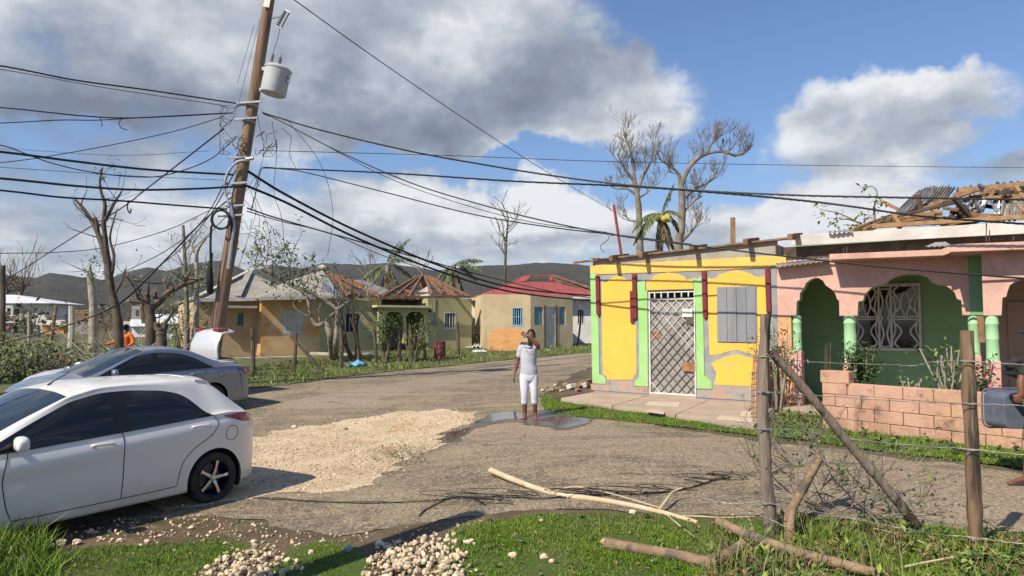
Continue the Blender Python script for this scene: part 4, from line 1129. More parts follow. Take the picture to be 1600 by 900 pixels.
# boarded window
b0, b1, t0, t1 = zf(696, 400).x, zf(876, 400).x, zf(700, 522).z, zf(780, 266).z
wb_ = MB().span(b0 - .02, b1 + .02, -.016, 0.002, t0 - .015, t1 + .015).build('window', M_GREYPAINT, yh)
for k in range(4):
    xa, xb = b0 + (b1 - b0) * k / 4 + .004, b0 + (b1 - b0) * (k + 1) / 4 - .004
    MB().span(xa, xb, -.034 - .003 * (k % 2), -.016, t0, t1 - .006 * (k % 3)).build('board', M_BOARD, wb_, bevel=.003)
# door and its security gate
dr = MB().span(dx0 + .03, dx1 - .03, .042, .10, dz0, dz1 - .22).build('door', M_DOOR, yh)
MB().span(dx0 + .03, dx1 - .03, .10, .14, dz1 - .20, dz1).build('transom', M_DARK, yh)
gt = MB().span(dx0 + .012, dx0 + .045, -.012, .05, dz0, dz1 - .03)
gt.span(dx1 - .035, dx1 - .012, -.012, .05, dz0, dz1 - .03)
gt.span(dx0 + .045, dx1 - .035, -.008, .046, dz1 - .055, dz1 - .03)
gt.span(dx0 + .045, dx1 - .035, -.008, .046, dz1 - .215, dz1 - .185)
gt.span(dx0 + .045, dx1 - .035, -.008, .046, dz0, dz0 + .03)
gate = gt.build('security_gate', M_WHITEBAR, yh); gate['kind'] = 'thing'
del gate['kind']
for k in range(1, 7):
    x = dx0 + (dx1 - dx0) * k / 7
    MB().span(x - .012, x + .012, -.006, .044, dz1 - .186, dz1 - .054).build('transom_bar', M_WHITEBAR, gate)
gx0, gx1, gz0, gz1 = dx0 + .045, dx1 - .035, dz0 + .03, dz1 - .215
stepg = (gx1 - gx0) / 5.0
def clip(x0, z0, dxn, dzn):
    ts = [(gx0 - x0) / dxn, (gx1 - x0) / dxn]; us = [(gz0 - z0) / dzn, (gz1 - z0) / dzn]
    a = max(min(ts), min(us)); b = min(max(ts), max(us))
    return (a, b) if b - a > .02 else None
for sgn in (1, -1):
    k = -12
    while k < 24:
        x = gx0 + k * stepg
        c = clip(x, gz0, 1., 1.12 * sgn) if sgn > 0 else clip(x, gz0, -1., 1.12)
        if c:
            a, b = c
            p = lambda t: Vector((x + t * (1 if sgn > 0 else -1), .012 + (.011 if sgn > 0 else 0), gz0 + 1.12 * t))
            pm = p((a + b) / 2)
            white = pm.z > gz0 + (gz1 - gz0) * .70 or (sgn < 0 and pm.x < gx0 + .18)
            MB().beam(p(a), p(b), .011, .018, up=(0, 1, 0)).build('gate_bar', M_WHITEBAR if white else M_DARKBAR, gate)
        k += 1
q0, q1 = zf(529, 405), zf(576, 367); MB().span(q0.x, q1.x, -.012, -.006, q0.z, q1.z).build('notice_card', M_PAPER, gate)
q0, q1 = zf(546, 440), zf(580, 406); MB().span(q0.x, q1.x, -.012, .06, q0.z, q1.z).build('lock_box', M_DARKBAR, gate, bevel=.006)
q0, q1 = zf(529, 660), zf(589, 618); MB().span(q0.x, q1.x, -.014, .01, q0.z, q1.z).build('rust_plate', M_RUST, gate, bevel=.004)
q0, q1 = zf(384, 508), zf(428, 474); MB().span(q0.x, q1.x, .034, .042, q0.z, q1.z).build('rust_plate', M_RUST, dr, bevel=.004)
# wall plate and rafter ends
p, q = zf(20, 151, -.03), zf(1056, 34, -.03)
MB().beam(p, q, .14, .042).build('wall_plate', M_WOODRUST, yh, bevel=.005)
for zx, zy in ((107, 138), (214, 128), (352, 113), (588, 83), (838, 52), (1046, 30)):
    c = zf(zx, zy, -.12)
    if zx == 107:
        MB().blob(c + Vector((0, .1, .02)), (.12, .1, .07), 3, .4, 1).build('broken_mortar', M_RENDER, yh)
        continue
    MB().beam((c.x, -.36, c.z - .03), (c.x + .01, .55, c.z + .09), .10, .13).build('rafter_end', M_WOODRUST, yh, bevel=.006)
# entry slab in front
def loc(px, py, dz=.1): return F.I @ gp(px, py, dz)
c0, c1, c2, c3 = loc(876, 622), loc(1178, 665), Vector((Wy, -.0, 0)), Vector((-.05, -.0, 0))
for k in range(3):
    a, b = k / 3 + .002, (k + 1) / 3 - .002
    poly = [(c0.lerp(c1, a).x, c0.lerp(c1, a).y), (c0.lerp(c1, b).x, c0.lerp(c1, b).y), (c3.lerp(c2, b).x, -.016), (c3.lerp(c2, a).x, -.016)]
    MB().plate(poly, -.12, .10 - .003 * (k % 2)).build('slab', M_CONC, yh, bevel=.008)
for qd in ([(370, 803), (520, 806), (512, 824), (356, 818)], [(372, 840), (450, 848), (440, 862), (360, 850)], [(700, 868), (860, 882), (856, 898), (690, 884)], [(805, 850), (860, 846), (862, 872), (800, 868)]):
    lp = [F.I @ gp(890 + a / 3, 360 + b / 3, .1) for a, b in qd]
    MB().plate([(v.x, v.y) for v in lp], .096, .108).build('tile', M_TILE, yh, bevel=.003)

# ------------------------------------------------------------------ pink house
def zp(zx, zy, d=0.): return F.px(1200 + zx / 2, 270 + zy / 2, d)
pk = thing('pink_house', 'salmon pink house with scalloped green porch arches and its roof torn open', 'house', F.W(Wy, 0, 0), F.ang)
PO = Wy
def L2(v): return (v.x - PO, v.z)
def arch_pts(lst, d=0.): return [L2(zp(a, b, d)) for a, b in lst]
A1 = [(88, 447), (90, 402), (99, 398), (100, 376), (112, 362), (118, 346), (132, 334), (148, 328), (160, 330), (172, 338), (180, 352), (198, 364), (210, 378), (216, 396), (222, 400), (223, 447)]
A2 = [(280, 447), (282, 403), (298, 399), (301, 384), (310, 372), (322, 360), (344, 352), (366, 348), (376, 336), (398, 324), (420, 318), (446, 316), (474, 318), (500, 328), (512, 344), (530, 350), (552, 352), (570, 362), (584, 376), (590, 394), (604, 399), (607, 447)]
spring = zp(250, 447).z
tl, tr = zp(24, 285), zp(632, 246)
top_z = tr.z
outl = [(0.01, top_z), (zp(632, 447).x - PO, top_z), (zp(632, 447).x - PO, spring)]
sm_ = lambda pts: pts
poly = outl + [(x, max(z, spring) if i in (0, len(A2) - 1) else z) for i, (x, z) in enumerate(arch_pts(A2))][::-1] + arch_pts(A1)[::-1] + [(0.01, spring)]
poly = [(x, spring if abs(z - spring) < .03 else z) for x, z in poly]
MB().prism(poly, 0, .2).build('arcade_wall', M_PINK, pk, bevel=.006)
def lining(pts, d0, d1, m, off=.003):
    mb = MB(); vs = []
    n = len(pts)
    for i, (x, z) in enumerate(pts):
        a = pts[max(i - 1, 0)]; b = pts[min(i + 1, n - 1)]
        t = Vector((b[0] - a[0], b[1] - a[1])).normalized(); nr = Vector((t.y, -t.x)) * off
        vs += [(x + nr.x, d0, z + nr.y), (x + nr.x, d1, z + nr.y)]
    mb.add(vs, [(2 * i, 2 * i + 1, 2 * i + 3, 2 * i + 2) for i in range(n - 1)])
    return mb.build('arch_lining', m, pk)
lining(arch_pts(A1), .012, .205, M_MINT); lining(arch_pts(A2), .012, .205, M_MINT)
# left pier, columns, plinths
lx = zp(72, 447).x - PO
MB().span(.01, lx, 0, .2, -.02, spring).build('pier', M_PINKLOW, pk, bevel=.006)
MB().span(-.2, .01, -.004, .2, -.02, spring + .9).build('pier', M_GREYPAINT, pk, bevel=.004)
def column(px0, px1, ytop, ybot, d, ground=0.1, pier=True, ring=True):
    a, b = F.px(px0, ytop, d), F.px(px1, ytop, d); c = (a.x + b.x) / 2 - PO; r = (b.x - a.x) / 2 * .93
    zt, zb_ = F.px((px0 + px1) / 2, ytop, d).z, F.px((px0 + px1) / 2, ybot, d).z
    prof = [(r * 1.03, zb_), (r * 1.03, zb_ + .05), (r, zb_ + .06)]
    if ring: prof += [(r, zb_ + .36), (r * 1.02, zb_ + .365), (r * 1.02, zb_ + .375), (r, zb_ + .38)]
    prof += [(r, zt - .16), (r * 1.06, zt - .15), (r * 1.06, zt - .12), (r, zt - .11), (r, zt + .002)]
    MB().lathe(prof, (c, d + .1, 0), 28).build('column', M_MINT, pk, smooth=True)
    if pier: MB().span(c - r * 1.1, c + r * 1.1, d - .02, d + .24, ground, zb_).build('pier', M_PINK, pk, bevel=.008)
column(1236, 1251, 493.5, 548, 0.0, -.02)
column(1316, 1337, 493.5, 565, 0.0, .1)
column(1511, 1531, 493.5, 556, 0.0, .1, ring=False)
# projecting right-hand bay
db = -.60
A3 = [(730, 445), (733, 391), (745, 387), (750, 368), (756, 352), (770, 342), (792, 334), (810, 330), (838, 312), (880, 300), (930, 296), (980, 302), (1016, 314), (1040, 332), (1076, 344), (1100, 362), (1106, 390), (1120, 396), (1122, 440)]
bt = zp(668, 244, db).z
sp3 = zp(700, 446, db).z
xl, xr_ = zp(668, 300, db).x - PO, zp(1190, 400, db).x - PO
poly = [(xl, bt), (xr_, bt), (xr_, sp3)] + [(x, sp3 if i in (0, len(A3) - 1) else z) for i, (x, z) in enumerate(arch_pts(A3, db))][::-1] + [(xl, sp3)]
MB().prism(poly, db, db + .2).build('arcade_wall', M_PINK, pk, bevel=.006)
lining(arch_pts(A3, db), db + .012, db + .205, M_MINT)
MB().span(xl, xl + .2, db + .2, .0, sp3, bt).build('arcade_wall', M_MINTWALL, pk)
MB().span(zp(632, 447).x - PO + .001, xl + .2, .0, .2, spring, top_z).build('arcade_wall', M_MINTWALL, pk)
column(1538, 1561, 493.5, 564, db, .1)
MB().beam(Vector((zp(664, 448, -.2).x - PO, -.2, zp(664, 448, -.2).z)), Vector((zp(668, 530, -.2).x - PO, -.2, zp(668, 530, -.2).z)), .10, .05).build('drain_pipe', M_WOODRUST, pk)
# porch walls, floor, ceiling
DB = 2.1
xm = zp(640, 300, DB).x - PO
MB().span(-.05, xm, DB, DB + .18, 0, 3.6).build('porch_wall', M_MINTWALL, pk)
MB().span(xm + .002, xm + 5, DB, DB + .18, 0, 3.6).build('porch_wall', M_BROWNWALL, pk)
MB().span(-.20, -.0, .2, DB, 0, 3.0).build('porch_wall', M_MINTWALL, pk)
MB().span(.0, xm + 5, -.55, DB, -.1, .10).build('porch_floor', M_CONC, pk)
cz = top_z + .0
MB().span(.0, xm + 5, .2, DB, cz - .12, cz - .02).build('porch_ceiling', M_WHITEWD, pk)  # ceiling added so that the porch lies in shade
MB().span(xl + .2, xm + 5, db + .2, .2, bt - .12, bt - .02).build('porch_ceiling', M_WHITEWD, pk)
MB().span(xm + 4.8, xm + 5, db, 6, 0, 3.3).build('side_wall', M_PINK, pk)
MB().span(-.05, .15, DB + .18, 6, 0, 3.3).build('side_wall', M_PINK, pk)
MB().span(-.05, xm + 5, 6, 6.2, 0, 3.3).build('side_wall', M_PINK, pk)
for k in range(3):
    xa = xm + .55 + k * .5
    MB().span(xa, xa + .46, DB - .03, DB, .1, 2.2).build('porch_door_leaf', M_BROWNWALL, pk, bevel=.006)
# ornate white window grille
wx0, wx1, wz0, wz1 = zp(272, 450, DB).x - PO, zp(476, 450, DB).x - PO, zp(370, 548, DB).z, zp(370, 354, DB).z
win = MB().span(wx0, wx1, DB - .012, DB + .002, wz0, wz1).build('window', M_PANE, pk)
fr = .05
for nm, a in (('frame', (wx0 - .02, wx1 + .02, wz1 - .02, wz1 + fr)), ('sill', (wx0 - .04, wx1 + .06, wz0 - fr, wz0 + .01)), ('frame', (wx0 - .02, wx0 + fr * .6, wz0 + .01, wz1 - .02)), ('frame', (wx1 - fr * .6, wx1 + .02, wz0 + .01, wz1 - .02))):
    MB().span(a[0], a[1], DB - .09, DB - .012, a[2], a[3]).build(nm, M_WHITEWD, win, bevel=.005)
cols3 = [(wx0 + .03, wx0 + (wx1 - wx0) * .36), (wx0 + (wx1 - wx0) * .40, wx0 + (wx1 - wx0) * .55), (wx0 + (wx1 - wx0) * .59, wx1 - .03)]
for xa in (.38, .57):
    x = wx0 + (wx1 - wx0) * xa
    MB().span(x - .022, x + .022, DB - .075, DB - .014, wz0 + .01, wz1 - .02).build('mullion', M_WHITEWD, win, bevel=.004)
H_ = wz1 - wz0
def vase(x0, x1, zz0, zz1, flip):
    w = (x1 - x0); h = zz1 - zz0; cx = (x0 + x1) / 2
    prof = [(.46, .0), (.47, .07), (.36, .2), (.20, .36), (.19, .50), (.30, .64), (.42, .78), (.42, .9), (.28, .99)]
    for s in (1, -1):
        pts = [Vector((cx + s * a * w, DB - .05, zz0 + (b if not flip else 1 - b) * h)) for a, b in prof]
        MB().tube(curve(pts, 4), .022, 6).build('grille_scroll', M_WHITEWD, win, smooth=True)
    z = zz0 + (0.02 if not flip else .98) * h
    MB().span(cx - .46 * w, cx + .46 * w, DB - .066, DB - .034, z - .016, z + .016).build('grille_rail', M_WHITEWD, win)
for i, (a, b) in enumerate(cols3):
    zmid = wz0 + H_ * .48
    if i == 1:
        for zz in (wz0 + .02, zmid, ):
            vase(a, b, zz, zz + H_ * .48, zz > wz0 + .1)
        continue
    vase(a, b, wz0 + .02, zmid - .01, True)
    vase(a, b, zmid + .02, wz1 - .02, False)
    cx = (a + b) / 2
    for s in (1, -1):
        MB().tube(curve([Vector((cx + s * (b - a) * k, DB - .05, wz0 + H_ * z)) for k, z in ((.5, .16), (.40, .30), (.46, .48), (.38, .66), (.47, .84))], 4), .018, 6).build('grille_scroll', M_WHITEWD, win, smooth=True)
        MB().tube(curve([Vector((cx + s * (b - a) * k, DB - .05, wz0 + H_ * z)) for k, z in ((.03, .90), (.14, .80), (.16, .66), (.06, .56), (.05, .46))], 4), .018, 6).build('grille_scroll', M_WHITEWD, win, smooth=True)
# eaves
def slab(nm, m, pa, pb, d0, d1, th):
    a, b = pa, pb
    mb = MB(); vs = []
    for x, z in ((a.x - PO, a.z), (b.x - PO, b.z)):
        vs += [(x, d0, z - th), (x, d1, z - th), (x, d1, z), (x, d0, z)]
    return mb.add(vs, [(0, 1, 2, 3), (7, 6, 5, 4), (1, 0, 4, 5), (2, 1, 5, 6), (3, 2, 6, 7), (0, 3, 7, 4)]).build(nm, m, pk, bevel=.006)
ez0 = zp(300, 249, -.3); ez1 = zp(545, 240, -.3)
slab('eave_slab', M_PINK, zp(192, 254, -.52), zp(545, 239, -.52), -.52, -.002, .11)
slab('eave_slab', M_PINK, zp(566, 224, -1.0), zp(1250, 196, -1.0), -1.0, .19, .13)
slab('eave_slab', M_PINK, zp(545, 239, -.52), zp(566, 224, -.92), -.60, -.002, .12)
def corr(nm, m, quad, ribs=14, amp=.02, par=pk, along=True, rough_=.0, seed=0, off=None, nseg=6, thick=.004):
    """corrugated sheet over four corners a b c d; ribs run from the ab edge to the dc edge"""
    a, b, c, d = [Vector(v) for v in quad]
    n = ribs * 6; mb = MB(); vs = []
    nrm = (b - a).cross(d - a).normalized()
    for j in range(nseg + 1):
        for i in range(n + 1):
            u, v = i / n, j / nseg
            p = (a.lerp(b, u)).lerp(d.lerp(c, u), v)
            p += nrm * (amp * math.sin(u * ribs * 2 * math.pi) + rough_ * (mnoise.noise(Vector((u * 2.3, v * 2.3, seed))) * 1.5 + .5 * mnoise.noise(Vector((u * 7, v * 7, seed)))))
            vs.append(p)
    fs = [(j * (n + 1) + i, j * (n + 1) + i + 1, (j + 1) * (n + 1) + i + 1, (j + 1) * (n + 1) + i) for j in range(nseg) for i in range(n)]
    return mb.add(vs, fs).build(nm, m, par, smooth=False, solid=thick)
def PKp(px, py, d):
    v = F.px(px, py, d); return Vector((v.x - PO, v.y, v.z))
corr('roof_sheet', M_ZINCOLD, [PKp(1212, 418, -.25), PKp(1294, 408, -.25), PKp(1294, 402, .0), PKp(1212, 411, .0)], 10, .012)
corr('roof_sheet', M_ZINC, [PKp(1445, 386, -.2), PKp(1488, 384, -.4), PKp(1478, 378, .1), PKp(1462, 379, .1)], 5, .01)
# fascia, dark gap under it, attic
MB().span(.05, xm + 5, .50, .56, top_z - .02, zp(400, 212, .5).z).build('gable_board', M_OLDWOOD, pk)
fa0, fa1 = PKp(1237, 380, .3), PKp(1660, 358, .3)
def board(nm, m, p0, p1, h, w, bev=.004):
    return MB().beam(p0, p1, w, h).build(nm, m, pk, bevel=bev)
x5 = xm + 5
ft0, fb0 = zp(75, 201, .3), zp(75, 223, .3)
ft1, fb1 = zp(797, 160, .3), zp(797, 190, .3)
k_ = (ft1.z - ft0.z) / (ft1.x - ft0.x)
mid0, mid1 = Vector((ft0.x - PO, .3, (ft0.z + fb0.z) / 2)), Vector((x5, .3, (ft0.z + fb0.z) / 2 + k_ * (x5 - ft0.x + PO) + .02))
board('fascia_board', M_WHITEWD, mid0, mid1, ft0.z - fb0.z + .07, .04)
board('wall_plate', M_NEWWOOD, mid0 + Vector((1.5, .08, .19)), mid1 + Vector((0, .08, .20)), .08, .10)
MB().span(-.0, xm + 5, .56, DB, cz + .0, cz + .03).build('attic_floor', M_DARK, pk)  # coloured near-black to paint in the dark of the attic
corr('roof_sheet', M_ZINC, [PKp(1295, 366, .2), PKp(1332, 362, .2), PKp(1332, 357, .9), PKp(1295, 362, .9)], 5, .02)
def zr(zx, zy, d): return PKp(1260 + zx / 4.706, 270 + zy / 4.706, d)
RD = 2.6
for (a, b, w, h) in (((338, 432, .4), (840, 238, RD), .07, .12), ((430, 425, .4), (905, 215, RD + .3), .07, .11), ((640, 322, 1.2), (690, 402, .5), .07, .12), ((908, 226, RD), (1015, 388, .5), .10, .10),
                     ((800, 318, 1.6), (826, 392, 1.6), .04, .05), ((620, 326, 1.3), (1000, 296, 1.6), .05, .09), ((585, 388, .9), (790, 318, 1.7), .06, .09), ((700, 372, 1.2), (790, 325, 1.6), .05, .08),
                     ((1080, 166, RD), (1545, 112, RD - .2), .07, .10), ((1540, 110, RD - .2), (1602, 195, 1.6), .07, .10), ((1300, 190, 2.0), (1700, 166, 1.6), .06, .09), ((900, 212, RD), (1300, 196, 2.2), .06, .08),
                     ((1120, 128, RD + .1), (1620, 80, RD), .06, .10), ((1330, 330, .9), (1405, 368, .5), .08, .10), ((1140, 310, 1.3), (1420, 318, 1.0), .05, .08), ((1200, 160, RD), (1240, 300, 1.2), .06, .08), ((1430, 130, RD), (1640, 330, .6), .06, .09)):
    board('rafter', M_NEWWOOD if (a[0] * 7) % 3 else M_WOODRUST, zr(*a), zr(*b), h, w)
corr('roof_sheet', M_ZINC, [zr(560, 372, .8), zr(905, 212, 2.4), zr(960, 92, 3.0), zr(825, 130, 2.7)], 7, .03, rough_=.05, seed=2)
corr('roof_sheet', M_ZINCOLD, [zr(845, 235, 2.3), zr(960, 290, 2.3), zr(1105, 100, 3.2), zr(930, 100, 2.9)], 8, .03, rough_=.06, seed=4)
corr('roof_sheet', M_ZINCDARK, [zr(1100, 170, 2.7), zr(1700, 110, 2.5), zr(1700, 62, 3.1), zr(1105, 128, 3.1)], 12, .03, rough_=.10, seed=6)
corr('roof_sheet', M_ZINCDARK, [zr(1255, 190, 2.8), zr(1700, 178, 2.6), zr(1700, 96, 3.0), zr(1300, 120, 3.0)], 12, .02, rough_=.08, seed=8)
corr('roof_sheet', M_ZINC, [zr(1190, 262, 1.3), zr(1425, 305, 1.0), zr(1420, 192, 1.5), zr(1240, 205, 1.7)], 2, .05, rough_=.16, seed=9)
corr('roof_sheet', M_ZINCOLD, [zr(1425, 300, 1.0), zr(1700, 335, .9), zr(1700, 235, 1.4), zr(1440, 214, 1.4)], 6, .02, rough_=.10, seed=11)
corr('roof_sheet', M_ZINCDARK, [zr(540, 402, 1.9), zr(1400, 350, 1.9), zr(1400, 300, 2.4), zr(800, 340, 2.4)], 8, .02, rough_=.10, seed=13)  # dark sheet standing in for the shaded attic behind the rafters
corr('roof_sheet', M_ZINCDARK, [zr(1420, 350, 1.6), zr(1750, 330, 1.6), zr(1750, 240, 2.4), zr(1420, 280, 2.4)], 8, .02, rough_=.05, seed=15)
for zx, zy0, zy1, d in ((272, 590, 552, -.1), (296, 590, 545, -.1), (1322, 512, 370, -.5), (1345, 505, 420, -.5), (1522, 495, 462, -.5)):
    a, b = zr(zx, zy0, d), zr(zx + 2, zy1, d)
    MB().tube([a, b], .009, 5).build('rebar', M_OLDWOOD, pk)
# low side wall beside the shop
MB().span(-.16, -.02, -1.2, -.022, -.05, 1.0).build('side_wall', M_PINK, pk, bevel=.008)

# ------------------------------------------------------------------ block garden wall
b0_, b1_ = gp(1341, 675), gp(1597, 706)
bd = (b1_ - b0_).xy.normalized()
t_ = gp(1287, 668)
tl_ = (t_.xy - b0_.xy).dot(bd)
BO = b0_.xy + bd * min(tl_, -.45)
BF = Frame((BO.x, BO.y, min(b0_.z, b1_.z) - .02), math.atan2(bd.y, bd.x))
bw = thing('block_wall', 'low garden wall of pink painted concrete blocks', 'wall', BF.o, BF.ang)
LB = 5.6
MB().span(.02, LB, .03, .17, -.1, .78).build('mortar_core', M_MORTAR, bw)
proto = {}
for r_ in range(4):
    z = r_ * .2; x = 0.; first = (.22 if r_ % 2 == 0 else .42)
    while x < LB:
        w = first if x == 0 else .43
        jx = rnd.uniform(-.006, .006); pr = rnd.uniform(-.004, .008)
        o = MB().span(x + .005, min(x + w, LB) - .005, pr, .165, z + .003, z + .1965 + jx * .6).build('block', M_BLOCK, bw, bevel=.008)
        x += w
MB().span(-.02, .46, -.01, .2, .786, .99).build('block', M_BLOCK, bw, bevel=.01)
MB().span(-.02, .02, .1, 1.4, -.1, .78).build('return_wall', M_BLOCK, bw)
# planting bed behind it
pb = MB().span(.0, LB, .2, 1.1, -.1, .60)
o = pb.build('planting_bed', M_DIRT, None); o.location = BF.o; o.rotation_euler = (0, 0, BF.ang); o['kind'] = 'structure'
# torn timber and sheet scraps lying in the open roof
rs = random.Random(21)
for k in range(16):
    px = rs.uniform(1400, 1640); d = rs.uniform(.9, 2.6)
    a = PKp(px, rs.uniform(315, 345), d); b = a + Vector((rs.uniform(-1.1, 1.1), rs.uniform(-.4, .4), rs.uniform(-.15, .55)))
    board('rafter', (M_WOODRUST, M_OLDWOOD, M_NEWWOOD)[k % 3], a, b, .06, .09)
for k in range(7):
    px = rs.uniform(1430, 1640); c = PKp(px, rs.uniform(305, 340), rs.uniform(1., 2.4)); u = Vector((rs.uniform(.3, .6), rs.uniform(-.2, .2), rs.uniform(-.15, .2))); v = Vector((rs.uniform(-.2, .2), rs.uniform(.2, .5), rs.uniform(.1, .35)))
    corr('roof_sheet', (M_ZINCDARK, M_ZINCOLD, M_ZINCDARK)[k % 3], [c, c + u, c + u + v, c + v], 5, .02, rough_=.12, seed=30 + k)
# ------------------------------------------------------------------ houses across the road
M_TAN = mat('tan_plaster', (.50, .365, .215), (.44, .30, .165), sc=.9, bump=.3, bsc=18, stains=(((.52, .27, .09), .5, .58, .72), ((.26, .20, .13), 1.6, .62, .78, .25), ((.58, .47, .32), 2.5, .62, .74)))
M_TANOR = mat('orange_stained_plaster', (.54, .40, .235), (.54, .26, .085), sc=.6, bump=.3, bsc=18, lo=.40, hi=.58, stains=(((.60, .47, .28), 1.4, .60, .72), ((.28, .19, .11), 2.2, .66, .8, .3)))
M_OLIVE = mat('olive_plaster', (.40, .375, .20), (.345, .32, .17), sc=.9, bump=.25, bsc=18, stains=(((.25, .23, .13), 1.8, .6, .8, .3),))
M_CREAM = mat('cream_plaster', (.62, .50, .305), (.54, .42, .245), sc=.9, bump=.25, bsc=18, stains=(((.30, .235, .15), 1.5, .56, .78, .15), ((.33, .27, .18), .9, .62, .8)))
M_WHITEWALL = mat('white_wall', (.66, .64, .60), (.56, .54, .50), sc=.7, bump=.2, bsc=18, stains=(((.38, .34, .28), 1.5, .6, .8, .3),))
M_GREYROOF = mat('grey_shingle', (.31, .285, .245), (.245, .225, .195), sc=1.2, bump=.7, bsc=16, bdist=.03, stains=(((.37, .36, .34), 2.5, .58, .74), ((.16, .155, .15), 3, .64, .78)))
M_REDROOF = mat('red_metal_roof', (.33, .072, .06), (.26, .06, .05), sc=1.4, rough=.5, bump=.15, bsc=16, stains=(((.42, .17, .14), 2, .56, .74), ((.20, .07, .05), 3, .62, .76)))
M_RAFTER = mat('reddish_rafter', (.22, .105, .06), (.155, .085, .055), sc=5, bump=.3, stains=(((.34, .25, .16), 3, .56, .72),))
M_TEAL = mat('teal_shutter', (.14, .28, .29), (.11, .22, .24), sc=4, bump=.1)
M_BLUEFR = mat('light_blue_frame', (.30, .52, .66), (.26, .46, .6), sc=5, bump=.1)
M_CURT = mat('red_curtain', (.36, .03, .07), (.26, .02, .05), sc=6, bump=.2)
M_CURTW = mat('white_curtain', (.62, .60, .56), (.5, .48, .45), sc=6, bump=.2)
M_PLY = mat('orange_plywood', (.52, .275, .10), (.44, .22, .085), sc=2.5, bump=.15, stretch=(1, 1, 4), stains=(((.33, .17, .07), 3, .58, .76), ((.58, .38, .2), 2, .62, .76)))
M_SHEETW = mat('white_tarp', (.62, .64, .67), (.50, .52, .56), sc=2, rough=.5, bump=.3, bsc=12)
M_CONCW = mat('pale_concrete', (.46, .43, .37), (.38, .35, .30), sc=1.2, bump=.3, bsc=18, stains=(((.27, .24, .2), 1.5, .6, .78, .3),))
M_BLOCKGREY = mat('grey_block', (.27, .26, .245), (.21, .20, .19), sc=2, bump=.5, bsc=14)
M_ORANGEW = mat('orange_wall', (.60, .30, .05), (.52, .25, .05), sc=1.2, bump=.1)

class House:
    def __init__(s, name, label, o, ang, cat='house', group=None):
        s.F = Frame(o, ang); s.t = thing(name, label, cat, s.F.o, ang, group)
    def p(s, px, py, d=0.): return s.F.px(px, py, d)
    def wall(s, px0, px1, ytop, d, m, zb=-.3, th=.2, name='wall', holes=(), top=None):
        """a wall facing the road with openings cut out; holes: px0, y0, px1, y1"""
        x0, x1 = s.p(px0, 505, d).x, s.p(px1, 505, d).x
        zt = s.p((px0 + px1) / 2, ytop, d).z if top is None else top
        hs = sorted([(s.p(a, 505, d).x, s.p(c, 505, d).x, s.p((a + c) / 2, e, d).z, s.p((a + c) / 2, b, d).z) for a, b, c, e in holes])
        x = x0
        for ha, hb, za, zb2 in hs:
            MB().span(x, ha, d, d + th, zb, zt).build(name, m, s.t)
            MB().span(ha, hb, d, d + th, zb2, zt).build(name, m, s.t)
            if za > zb + .05: MB().span(ha, hb, d, d + th, zb, za).build(name, m, s.t)
            x = hb
        MB().span(x, x1, d, d + th, zb, zt).build(name, m, s.t)
        return x0, x1, zt, hs
    def window(s, h, d, frame_m, glass_m=None, bars=2, hbars=0, fill=None):
        ha, hb, za, zb = h; g_ = .045
        w = MB().span(ha, hb, d + .09, d + .11, za, zb).build('window', glass_m or M_PANE, s.t)
        for a in ((ha, hb, zb - g_, zb), (ha - .03, hb + .03, za - .03, za + g_), (ha, ha + g_, za + g_, zb - g_), (hb - g_, hb, za + g_, zb - g_)):
            MB().span(a[0], a[1], d - .012, d + .09, a[2], a[3]).build('frame', frame_m, w)
        for k in range(bars):
            x = ha + (hb - ha) * (k + 1) / (bars + 1)
            MB().span(x - .015, x + .015, d + .02, d + .05, za + g_, zb - g_).build('window_bar', frame_m, w)
        for k in range(hbars):
            z = za + (zb - za) * (k + 1) / (hbars + 1)
            MB().span(ha + g_, hb - g_, d + .052, d + .07, z - .014, z + .014).build('window_bar', frame_m, w)
        return w
    def tri(s, name, m, pts, th=.05):
        """a roof plane"""
        v = [Vector(q) for q in pts]; n = (v[1] - v[0]).cross(v[2] - v[0]).normalized() * th
        if n.z > 0: n = -n
        k = len(v); mb = MB()
        top = tuple(range(k)); bot = tuple(reversed(range(k, 2 * k)))
        mb.add(v + [q + n for q in v], [top, bot] + [(i, i + k, (i + 1) % k + k, (i + 1) % k) for i in range(k)])
        return mb.build(name, m, s.t)
    def beam(s, name, m, a, b, w=.10, h=.12): return MB().beam(a, b, w, h).build(name, m, s.t)

angA = math.atan2(.52, .85)
OA = (-10.7, 32.6, g(-10.7, 32.6))
def a3(zx, zy): return 300 + zx / 4.09, 380 + zy / 4.09
def a4(zx, zy): return 560 + zx / 4.09, 380 + zy / 4.09
# --- tan house with grey hip roofs
hA = House('tan_house', 'tan house with orange stains under two grey hip roofs behind the pole', OA, angA)
x0, x1, zt, hs = hA.wall(304, 411, 466, .9, M_TAN, holes=[(370.5, 489, 380.5, 509)], zb=-.5)
hA.window(hs[0], .9, M_TEAL, M_PANE, 1)
xo0, xo1, zto, hs = hA.wall(408, 500, 463.5, 0, M_TANOR, holes=[(444.5, 488, 468.5, 519.5)])
w = hA.window(hs[0], 0, M_WHITEWD, M_PANE, 2, 0)
ha, hb, za, zb = hs[0]
MB().span(ha + (hb - ha) * .55, hb - .05, .075, .089, za + .05, zb - .3).build('curtain', M_CURT, w)
MB().span(ha + .06, ha + (hb - ha) * .38, .075, .089, za + .05, zb - .06).build('curtain', M_CURTW, w)
MB().span(ha - .12, hb + .12, -.006, .0, za - .12, zb + .12).build('window_surround', M_CONCW, hA.t)
p0, p1 = hA.p(352, 479, -.3), hA.p(402, 478, -.3)
MB().span(p0.x, p1.x, -.3, .9, p0.z - .06, p0.z + .05).build('canopy', M_CONCW, hA.t)
MB().span(x0, x0 + .2, .9, 8, -.5, zt).build('wall', M_TAN, hA.t)
